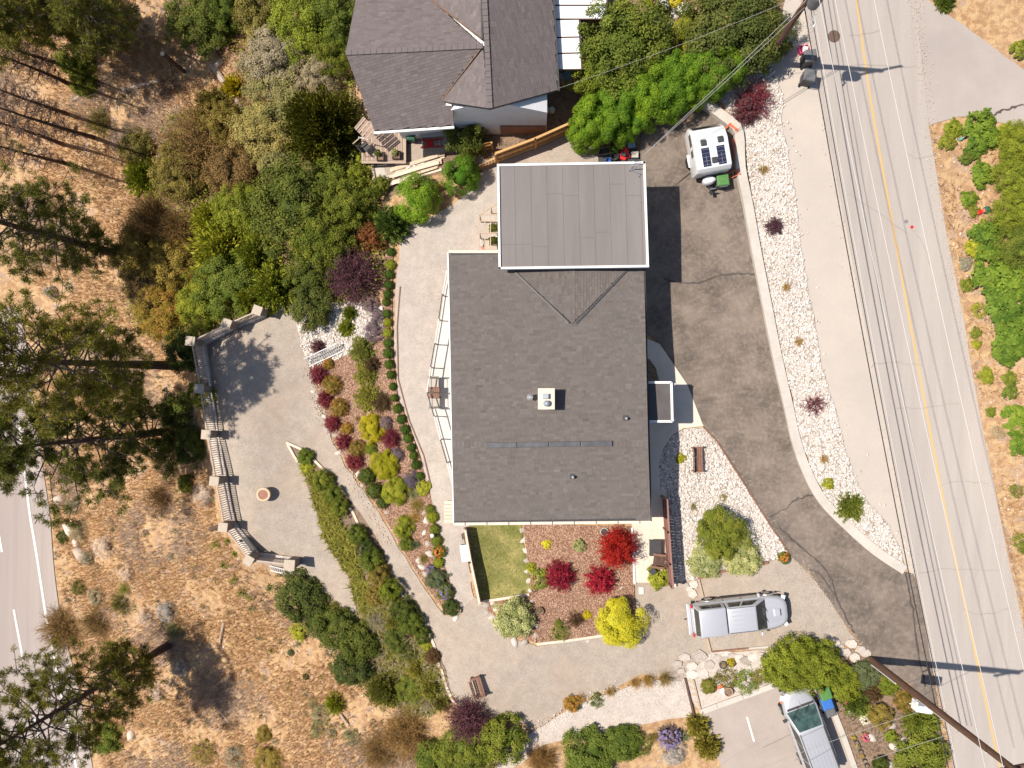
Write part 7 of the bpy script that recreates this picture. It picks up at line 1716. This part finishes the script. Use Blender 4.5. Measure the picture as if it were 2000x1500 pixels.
e = thing('closed_umbrella', 'thin closed umbrella standing through the deck table', 'umbrella', tp)
MB().tube([(0, 0, 0), (0, 0, 2.4)], .022, 8).build('pole', 'dark_wood', e); MB().lathe((0, 0, 1.35), [(.05, 0), (.10, .1), (.07, .7), (.03, .98)], 10).build('folded_canopy', 'fabric', e); MB().lathe((0, 0, 0), [(.22, 0), (.22, .05), (.05, .08)], 14).build('base', 'black_metal', e)
# adirondack chair, dark table and pots on the terrace
g = P(1277,1067); ptable('dark flat table on the front terrace', g + Vector((0, .0, .1)), 0, .66, .88, .45, 'dark_plastic')
g = P(1283,1092); e = thing('adirondack_chair', 'dark brown slatted armchair beside the terrace screen', 'chair', g + Vector((0, 0, .1)), R(172))
for k in range(5): MB().box((.22 - .1 * k, 0, .36 - .02 * k), (.09, .5, .025)).build('seat_slat', 'dark_wood', e)
for k in range(5): MB().bar((-.22, -.2 + .1 * k, .30), (-.62, -.26 + .13 * k, .95), .085, .022).build('back_slat', 'dark_wood', e)
for s in (-1, 1): MB().box((-.02, s * .35, .55), (.72, .12, .03)).build('armrest', 'brown_wood', e); MB().box((.26, s * .33, .27), (.08, .04, .54)).build('leg', 'dark_wood', e); MB().bar((.3, s * .27, .34), (-.5, s * .27, .06), .04, .1).build('side_rail', 'dark_wood', e)
ptable('small grey side table tilted beside the armchair', P(1272,1112) + Vector((0, 0, .1)), .8, .34, .34, .45, 'dark_plastic')
def pot(label, x, y, r, h, mat, fill='soil', name='flower_pot', p=None):
    g = P(x, y) if p is None else p; e = thing(name, label, 'pot', g)
    MB().lathe((0, 0, 0), [(r * .72, 0), (r * .95, h * .8), (r * 1.05, h * .82), (r * 1.05, h), (r * .9, h), (r * .86, h * .8)], 18).build('bowl', mat, e, smooth=True)
    MB().lathe((0, 0, 0), [(r * .85, h * .78), (r * .85, h * .82)], 16).build('soil', fill, e); return e
pot('small dark pot beside the bright potted plant', 1270,1125, .13, .25, 'dark_plastic'); pot('big dark pot under the bright green potted plant', 1287,1126, .25, .35, 'dark_plastic')
pot('grey ring pot at the house wall beside the maple', 1180,1038, .22, .22, 'concrete', 'dark_plastic'); pot('clay pot at the tip of the garden bed', 895,1190, .17, .28, 'tan_ceramic')
pot('dark pot with green plant on the lawn edging lower down', 1054,1192, .22, .28, 'brown_wood'); pot('dark pot of yellow flowers near the lawn corner', 1044,1148, .2, .2, 'dark_plastic')
plant(1054,1192, 8,.45,'tuft','mid','green plant growing in the dark pot on the lawn edging','potted_plant','plant'); plant(1044,1148, 7,.35,'flower','golden','yellow flowers in the dark pot near the lawn corner','potted_flowers','plant')
pot('wide green pot of orange flowers at the rock corner', 1531,1091, .26, .3, 'dark_green_plastic'); plant(1531,1089, 10,.5,'bush','mid','orange flowers in the wide pot at the rock corner','potted_flowers','plant', None, 'orange_flower')
pot('round dark tub with dwarf conifer', 1385,1338, .33, .3, 'dark_plastic'); pot('brown round pot beside the white rags', 1420,1348, .24, .35, 'terracotta'); pot('dark tub in the flagstone heap nearer the pickup', 1410,1296, .2, .3, 'dark_plastic'); pot('second dark tub in the flagstone heap', 1427,1293, .2, .3, 'dark_plastic')
plant(1410,1297, 7,.4,'tuft','mid','green plant in the first dark flagstone tub','potted_plant','plant'); plant(1428,1294, 8,.4,'bush','golden','yellow-green plant in the second dark flagstone tub','potted_plant','plant')
e = thing('bag', 'crumpled white bags with orange print beside the brown pot', 'bag', P(1405,1340))
for k in range(5):
    mb = MB().add([tuple(v * .2 * rng.uniform(.7, 1.3)) for v in IV], [tuple(f) for f in IF]); mb.v = [(v[0] + .12 * k - .2, v[1] - .18 * k + .35, v[2] * .5 + .08) for v in mb.v]; mb.build('fold', 'white_trim' if k != 2 else 'orange_plastic', e)
# fire bowl, barbecue, lamp
e = thing('fire_bowl', 'round tan fire bowl with copper lid on the lower patio', 'fire bowl', P(520,964))
MB().lathe((0, 0, 0), [(.30, 0), (.40, .35), (.42, .5), (.40, .55), (.28, .55), (.27, .5)], 24).build('bowl', 'tan_ceramic', e, smooth=True); MB().lathe((0, 0, 0), [(.27, .47), (.265, .505), (.14, .525), (.02, .53)], 22).build('lid', 'copper', e, smooth=True)
e = thing('patio_grill', 'cream rectangular grill counter beside the balustrade bend', 'grill', P(488,1062), R(-55))
MB().box((0, 0, .42), (.95, .42, .84)).build('cabinet', 'stucco', e); MB().box((.03, 0, .865), (1.0, .48, .05)).build('counter', 'cream_concrete', e, bevel=.01); MB().box((.40, 0, .915), (.24, .4, .04)).build('side_shelf', 'cream_trim', e); MB().box((-.38, .02, .93), (.14, .12, .08)).build('burner', 'black_metal', e); MB().box((.05, .02, .90), (.02, .16, .02)).build('handle', 'black_metal', e)
e = thing('garden_lamp', 'small white globe garden lamp among the green mounds', 'lamp', P(847,1043)); MB().tube([(0, 0, 0), (0, 0, .5)], .025, 8).build('post', 'black_metal', e); MB().lathe((0, 0, .5), [(.03, 0), (.1, .05), (.12, .12), (.08, .2), (.02, .22)], 14).build('globe', 'white_trim', e, smooth=True)
# bench table and stools along the timber wall
ptable('pale rectangular table against the lawn timber wall', P(910,1076), R(8), .48, .95, .72, 'grey_white'); ptable('small wooden stool above the pale table', P(908,1045), R(8), .3, .32, .42, 'dark_wood', 'stool', 'stool', 3); ptable('weathered wooden stool below the pale table', P(923,1124), R(10), .28, .5, .42, 'wood', 'stool', 'stool', 3)
e = thing('stepping_stone', 'pale green-grey square slab on gravel beside the terrace', 'paving slab', P(1252,1153)); MB().box((0, 0, .07), (.28, .4, .05), .05).build('slab', 'deck_vinyl', e)
e = thing('curb_block', 'cream block at the lower end of the terrace screen', 'block', P(1313,1140)); MB().box((0, 0, .14), (.34, .26, .28)).build('block', 'cream_concrete', e)
# neighbour deck furniture and yard clutter
zt = zd
def planter(label, x, y, s=.4):
    g = Pz(x, y, zt); e = thing('planter_box', label, 'planter', g)
    for k in (-1, 1): MB().box((0, k * (s / 2 - .015), .15), (s, .03, .3)).build('side', 'dark_wood', e); MB().box((k * (s / 2 - .015), 0, .15), (.03, s - .06, .3)).build('side', 'dark_wood', e)
    MB().box((0, 0, .12), (s - .06, s - .06, .2)).build('soil', 'soil', e)
planter('square wooden planter at the middle of the deck edge', 744,309); planter('square wooden planter at the deck corner by gravel', 775,305, .44)
for x, y, t in ((744,309,'yellow-green plant in the middle deck planter'), (775,305,'pale flowering plant in the corner deck planter')): plant(x, y, 6, .4, 'bush', 'var' if x > 760 else 'mid', t, 'potted_plant', 'plant', None, None, 1., zt + .2)
e = thing('patio_umbrella', 'tilted striped timber shade leaning under the neighbour roof corner', 'shade', Pz(712,250,zt))
c = Pz(716,246,zt + 1.6)
for k in range(9):
    a = c + Vector((-.34 + .085 * k, .22 - .09 * k, .05 * (k % 2))); mb = MB(); mb.ct = (.2, .85)[k % 2]; mb.bar(a - Vector((.34, .32, .1)), a + Vector((.22, .24, .1)), .085, .02); mb.build('slat', 'deck_board', e, True)
MB().tube([Pz(712,258,zt), Pz(714,250,zt + 1.6)], .03, 8).build('post', 'dark_wood', e, True)
MB().bar(Pz(700,268,zt + 1.1), Pz(727,275,zt + 1.1), .05, .05).build('brace', 'grey_white', e, True); MB().bar(Pz(689,281,zt + 1.1), Pz(703,269,zt + 1.1), .05, .05).build('brace', 'wood', e, True)
chair('dark deck chair in the shade of the slatted umbrella', Pz(716,292,zt), R(40), 'dark_plastic')
ptable('long grey table under the neighbour eave', P(848,268), R(3), 1.5, .38, .7, 'fabric')
e = thing('red_ladder', 'red stepladder with silver treads lying on gravel', 'ladder', P(843,281), R(3))
for s in (-1, 1): MB().box((0, s * .2, .1), (1.25, .06, .1)).build('rail', 'red_plastic', e)
for k in range(5): MB().box((-.5 + .25 * k, 0, .1), (.06, .36, .03)).build('rung', 'galv', e)
MB().box((-.1, .0, .16), (.4, .42, .05)).build('tray', 'red_plastic', e)
lp = thing('lumber_pile', 'pile of pale boards on the ground below the neighbour gravel', 'lumber pile', P(808,338))
for i in range(16):
    y0 = random.uniform(-.75, .75); a = P(766 + random.uniform(-8, 8), 352 - y0 * 22 - 4); b = P(862 + random.uniform(-10, 8), 322 - y0 * 22 - 2); mb = MB(); mb.ct = random.random()
    zz = .1 + .05 * (i % 4); mb.bar(a + Vector((0, 0, zz)), b + Vector((0, 0, zz)), random.uniform(.09, .2), .04); mb.build('board', 'lumber', lp, True)
a, b = P(757,366), P(800,350); mb = MB(); mb.ct = .95; mb.bar(a + Vector((0, 0, .3)), b + Vector((0, 0, .35)), .14, .05); mb.build('board', 'lumber', lp, True)
a, b = P(772,360), P(840,352); mb = MB(); mb.ct = .6; mb.bar(a + Vector((0, 0, .3)), b + Vector((0, 0, .4)), .12, .05); mb.build('board', 'lumber', lp, True)
e = thing('plastic_sheet', 'crumpled white plastic strip beside the lumber pile', 'plastic sheet', P(825,318))
for k in range(7): MB().box((-.8 + .26 * k, -.22 + .075 * k, .06), (.3, random.uniform(.1, .2), .06), random.uniform(-.2, .6)).build('fold', 'white_trim', e)
e = thing('concrete_pad', 'grey dusty slab below the deck corner', 'slab', P(752,343)); MB().prism([tuple((P(x, y) - e.location)[:2]) for x, y in ((733,330),(758,326),(765,350),(738,352))], -.2, .06).build('slab', 'concrete', e)
def urn(label, x, y, m_='grey_white'): 
    e = thing('garden_urn', label, 'urn', P(x, y)); MB().lathe((0, 0, 0), [(.1, 0), (.16, .1), (.18, .35), (.12, .45), (.14, .5), (.11, .5)], 16).build('urn', m_, e, smooth=True)
urn('white garden urn of a pair in neighbour shade, nearer the gable', 1067,219); urn('white garden urn of a pair in neighbour shade, nearer the hedge', 1078,219); urn('dark garden urn beside the two white ones', 1060,213, 'dark_plastic')
# pergola seats
chair('navy folding chair under the pergola edge', P(1141,50), R(-80), 'navy', 'galv'); chair('chair with pale blue cushion under the pergola', P(1141,72), R(-80), 'cushion', 'wood')
e = thing('wicker_chair', 'wicker armchair with blue cushions beside the pergola end', 'chair', P(1105,156), R(30))
MB().box((0, 0, .25), (.8, .8, .4)).build('base', 'wicker', e, bevel=.05); MB().box((.05, 0, .5), (.6, .55, .12)).build('cushion', 'cushion', e, bevel=.04); MB().box((-.36, 0, .62), (.14, .8, .45)).build('backrest', 'wicker', e, bevel=.05)
for s in (-1, 1): MB().box((.06, s * .36, .55), (.7, .13, .25)).build('armrest', 'wicker', e, bevel=.04)
MB().box((-.24, 0, .68), (.12, .5, .3), ry=-.3).build('cushion', 'cushion', e, bevel=.04)
# clutter behind the garage
def tub(label, x, y, r, h, m_, name='bucket', cat='bucket'):
    e = thing(name, label, cat, P(x, y)); MB().lathe((0, 0, 0), [(r * .8, 0), (r, h), (r * .9, h), (r * .72, .04)], 18).build('tub', m_, e, smooth=True); MB().tube([(-r, 0, h * .95), (-r * .6, .02, h + .08), (r * .6, .02, h + .08), (r, 0, h * .95)], .012, 6).build('handle', 'black_metal', e)
tub('large black tub behind the garage', 1199,308, .24, .4, 'dark_plastic', 'tub', 'tub'); tub('bright blue bucket against the garage edge', 1187,316, .16, .3, 'blue_plastic')
e = thing('wheelbarrow', 'pale blue wheelbarrow tray leaning behind the garage', 'wheelbarrow', P(1231,283), .1); frus((-.22, .22, .28, .2), (-.28, .28, .36, .45)).build('tray', 'dark_plastic', e, bevel=.03); MB().box((0, 0, .455), (.42, .56, .02)).build('tray_bed', 'cushion', e); MB().tube([(-.6, -.25, .4), (.3, -.15, .2)], .02, 6).build('handle', 'wood', e); MB().tube([(-.6, .25, .4), (.3, .15, .2)], .02, 6).build('handle', 'wood', e)
e = thing('lawn_mower', 'red lawn mower with black engine behind the garage', 'lawn mower', P(1217,304), R(70)); MB().box((0, 0, .2), (.6, .45, .18)).build('deck', 'red_plastic', e, bevel=.05); MB().box((-.02, 0, .36), (.26, .26, .16)).build('engine', 'dark_plastic', e, bevel=.03); MB().box((.32, .02, .36), (.22, .22, .12)).build('fuel_tank', 'red_plastic', e, bevel=.04)
for a in (-.25, .25):
    for b in (-.25, .25): mb = MB().lathe((0, 0, 0), [(.09, -.03), (.09, .03)], 12); mb.v = [(a + v[0], b + v[2], .09 + v[1]) for v in mb.v]; mb.build('wheel', 'tyre', e)
MB().tube([(-.3, -.18, .3), (-.85, -.18, .85), (-.85, .18, .85), (-.3, .18, .3)], .015, 6).build('handle', 'black_metal', e)
tub('red jerry can beside the lawn mower', 1225,307, .14, .28, 'red_plastic', 'jerry_can', 'can')
e = thing('crate', 'grey plastic crate at the garage corner', 'crate', P(1239,305)); MB().box((0, 0, .15), (.42, .38, .3)).build('box', 'grey_plastic', e, bevel=.02); MB().box((0, 0, .31), (.36, .32, .02)).build('lid', 'fabric', e)
e = thing('cold_frame_rim', 'rectangular wooden frame lying behind the garage', 'frame', P(1180,296), .12)
for s in (-1, 1): MB().box((0, s * .18, .1), (.75, .05, .08)).build('bar', 'wood', e); MB().box((s * .35, 0, .1), (.05, .31, .08)).build('bar', 'wood', e)
e = thing('equipment_mat', 'dark mat under the clutter behind the garage', 'mat', P(1215,295)); MB().prism([tuple((P(x, y) - e.location)[:2]) for x, y in ((1163,292),(1240,272),(1252,318),(1168,318))], .075, .09).build('mat', 'dark_plastic', e)
# trellis frame and raised beds at the garage side
pf = thing('vegetable_pergola', 'open timber frame over raised vegetable beds beside the garage', 'frame', P(955,440))
F0 = [Pz(936,420,.9), Pz(936,489,.9), Pz(976,489,.9), Pz(976,394,.9)]
for a, b in ((0, 1), (1, 2), (0, 3)): MB().bar(F0[a], F0[b], .06, .07).build('rail', 'wood', pf, True)
for x, y0, y1 in ((947,432,489), (958,404,489)): MB().bar(Pz(x, y0, .93), Pz(x, y1, .93), .05, .05).build('rail', 'wood', pf, True)
for y in (419, 432, 455): MB().bar(Pz(937, y, .96), Pz(976, y, .96), .05, .05).build('crossbar', 'wood', pf, True)
for x, y in ((936,420), (936,455), (936,488), (958,404)): q = Pz(x, y, .9); z0 = H(q.x, q.y); MB().box((q.x, q.y, (z0 + .9) / 2), (.07, .07, .9 - z0)).build('post', 'wood', pf, True)
for y, m_ in ((447, 'mid'), (472, 'dark')):
    q = P(968, y); e = thing('raised_bed', 'planted raised timber bed, %s one under the open frame' % ('upper' if y < 460 else 'lower'), 'planter', q)
    for s in (-1, 1): MB().box((0, s * .2, .2), (.75, .04, .4)).build('side', 'pale_timber', e); MB().box((s * .36, 0, .2), (.04, .36, .4)).build('side', 'pale_timber', e)
    MB().box((0, 0, .17), (.66, .34, .3)).build('soil', 'soil', e)
    for k in (-1, 1): plant(968 + 6 * k, y, 7, .5, 'broad', m_, 'leafy vegetable in the %s raised bed, on its %s side' % ('upper' if y < 460 else 'lower', 'wall' if k > 0 else 'path'), 'vegetable', 'plant', None, None, 1., q.z + .3)
e = thing('feed_sack', 'pale sack lying inside the open garden frame', 'sack', P(941,475)); mb = MB().add([tuple(v) for v in IV * (.17, .3, .14)], [tuple(f) for f in IF]); mb.v = [(v[0], v[1], v[2] + .12) for v in mb.v]; mb.build('sack', 'fabric', e, smooth=True); MB().box((.1, -.36, .06), (.16, .25, .08), .5).build('flap', 'orange_mesh', e)
# things leaning along the wall by the trailer
for x0_, y0_, x1_, y1_, m_, t in ((1430,273,1443,341,'orange_mesh','roll of orange mesh lying between trailer and retaining wall'), (1434,268,1447,332,'teal_mesh','roll of teal mesh lying beside the orange one')):
    a, b = P(x0_, y0_), P(x1_, y1_); e = thing('mesh_roll', t, 'mesh roll', (a + b) / 2); c = (a + b) / 2
    for k in range(6): MB().tube([(a - c).lerp(b - c, k / 6 + .004) + Vector((0, 0, .25)), (a - c).lerp(b - c, (k + 1) / 6 - .004) + Vector((0, 0, .25))], .13, 10).build('roll_section', m_, e)
e = thing('sawhorse', 'orange plastic sawhorse at the wall behind the trailer', 'sawhorse', P(1428,254), -.7); MB().box((0, 0, .5), (.6, .1, .1)).build('beam', 'orange_plastic', e)
for s in (-1, 1):
    for q in (-1, 1): MB().bar((s * .25, q * .06, .48), (s * .3, q * .28, 0), .09, .05).build('leg', 'orange_plastic', e)
e = thing('orange_barrier', 'orange A-frame barrier beside the green-lidded bin', 'barrier', P(1430,343), .25)
for s in (-1, 1): MB().bar((-.35, s * .16, .02), (.3, s * .12, .6), .05, .05).build('leg', 'orange_plastic', e)
for k in range(3): MB().bar((-.25 + .22 * k, -.15, .12 + .2 * k), (-.25 + .22 * k, .15, .12 + .2 * k), .05, .05).build('rung', 'orange_plastic', e)
# road ironwork
for x, y, r, m_, t, n_ in ((1628,72,.33,'iron','large brown manhole cover on the upper road','manhole_cover'), (1769,433,.095,'galv','small grey valve cover in the road','valve_cover'), (1780,444,.09,'red_plastic','small red valve cover in the road','valve_cover')):
    e = thing(n_, t, 'cover', P(x, y)); MB().lathe((0, 0, 0), [(r, .05), (r, .078), (r * .88, .078)], 28).build('rim', 'iron' if m_ != 'red_plastic' else m_, e); MB().lathe((0, 0, 0), [(r * .86, .05), (r * .86, .084)], 28).build('plate', m_, e)
    if r > .2:
        for k in range(-3, 4): MB().box((0, k * .07, .087), (2 * math.sqrt(max(.01, (r * .75) ** 2 - (k * .07) ** 2)), .03, .008), .3).build('grip_bar', 'iron', e)
# across the road
e = thing('hose_reel', 'red and teal hose reel toy on the tan verge', 'hose reel', P(1918,413), .2); MB().lathe((.16, 0, 0), [(.12, .05), (.2, .1), (.2, .28), (.1, .36)], 16).build('drum', 'dark_green_plastic', e, smooth=True); MB().box((.0, 0, .2), (.16, .2, .2)).build('bracket', 'orange_plastic', e, bevel=.03); MB().box((-.22, -.02, .1), (.26, .24, .18)).build('base', 'red_plastic', e, bevel=.04)
e = thing('watering_can', 'teal watering can on the verge among sumac sprouts', 'watering can', P(1874,273), .5); MB().lathe((0, 0, 0), [(.09, 0), (.09, .2), (.06, .24)], 14).build('can', 'teal_mesh', e, smooth=True); MB().tube([(.08, 0, .1), (.3, 0, .24)], .02, 6).build('spout', 'white_trim', e)
# row of small black pots along the lower kerb
kx = [(1653,1372),(1656,1380),(1660,1390),(1663,1401),(1667,1440),(1671,1449),(1675,1458),(1679,1467),(1683,1476),(1687,1485),(1691,1494)]
for i, (x, y) in enumerate(kx):
    pot('%s small black pot along the garden side of lower kerb' % ORD[i], x, y, .12, .2, 'dark_plastic', 'soil', 'nursery_pot')
    if i in (0, 2, 4, 6, 8): plant(x, y, 5, .3, 'flower', ('golden', 'mid', 'bright', 'yellow', 'lav')[i // 2], 'flowers in the %s small black pot' % ORD[i], 'potted_flowers', 'plant', None, ('pink_flower', 'white_flower', 'yellow_flower', 'purple_flower', 'yellow_flower')[i // 2])
e = thing('grey_slab', 'grey square slab leaning in the weedy bed above lower driveway', 'slab', P(1480,1340), .2); MB().box((0, 0, .12), (.5, .25, .06)).build('slab', 'concrete', e)
for o in bpy.data.objects:                             # every drawn object casts and shows as it is
    if o.type == 'MESH' and not o.data.materials: o.data.materials.append(M['dark_plastic'])
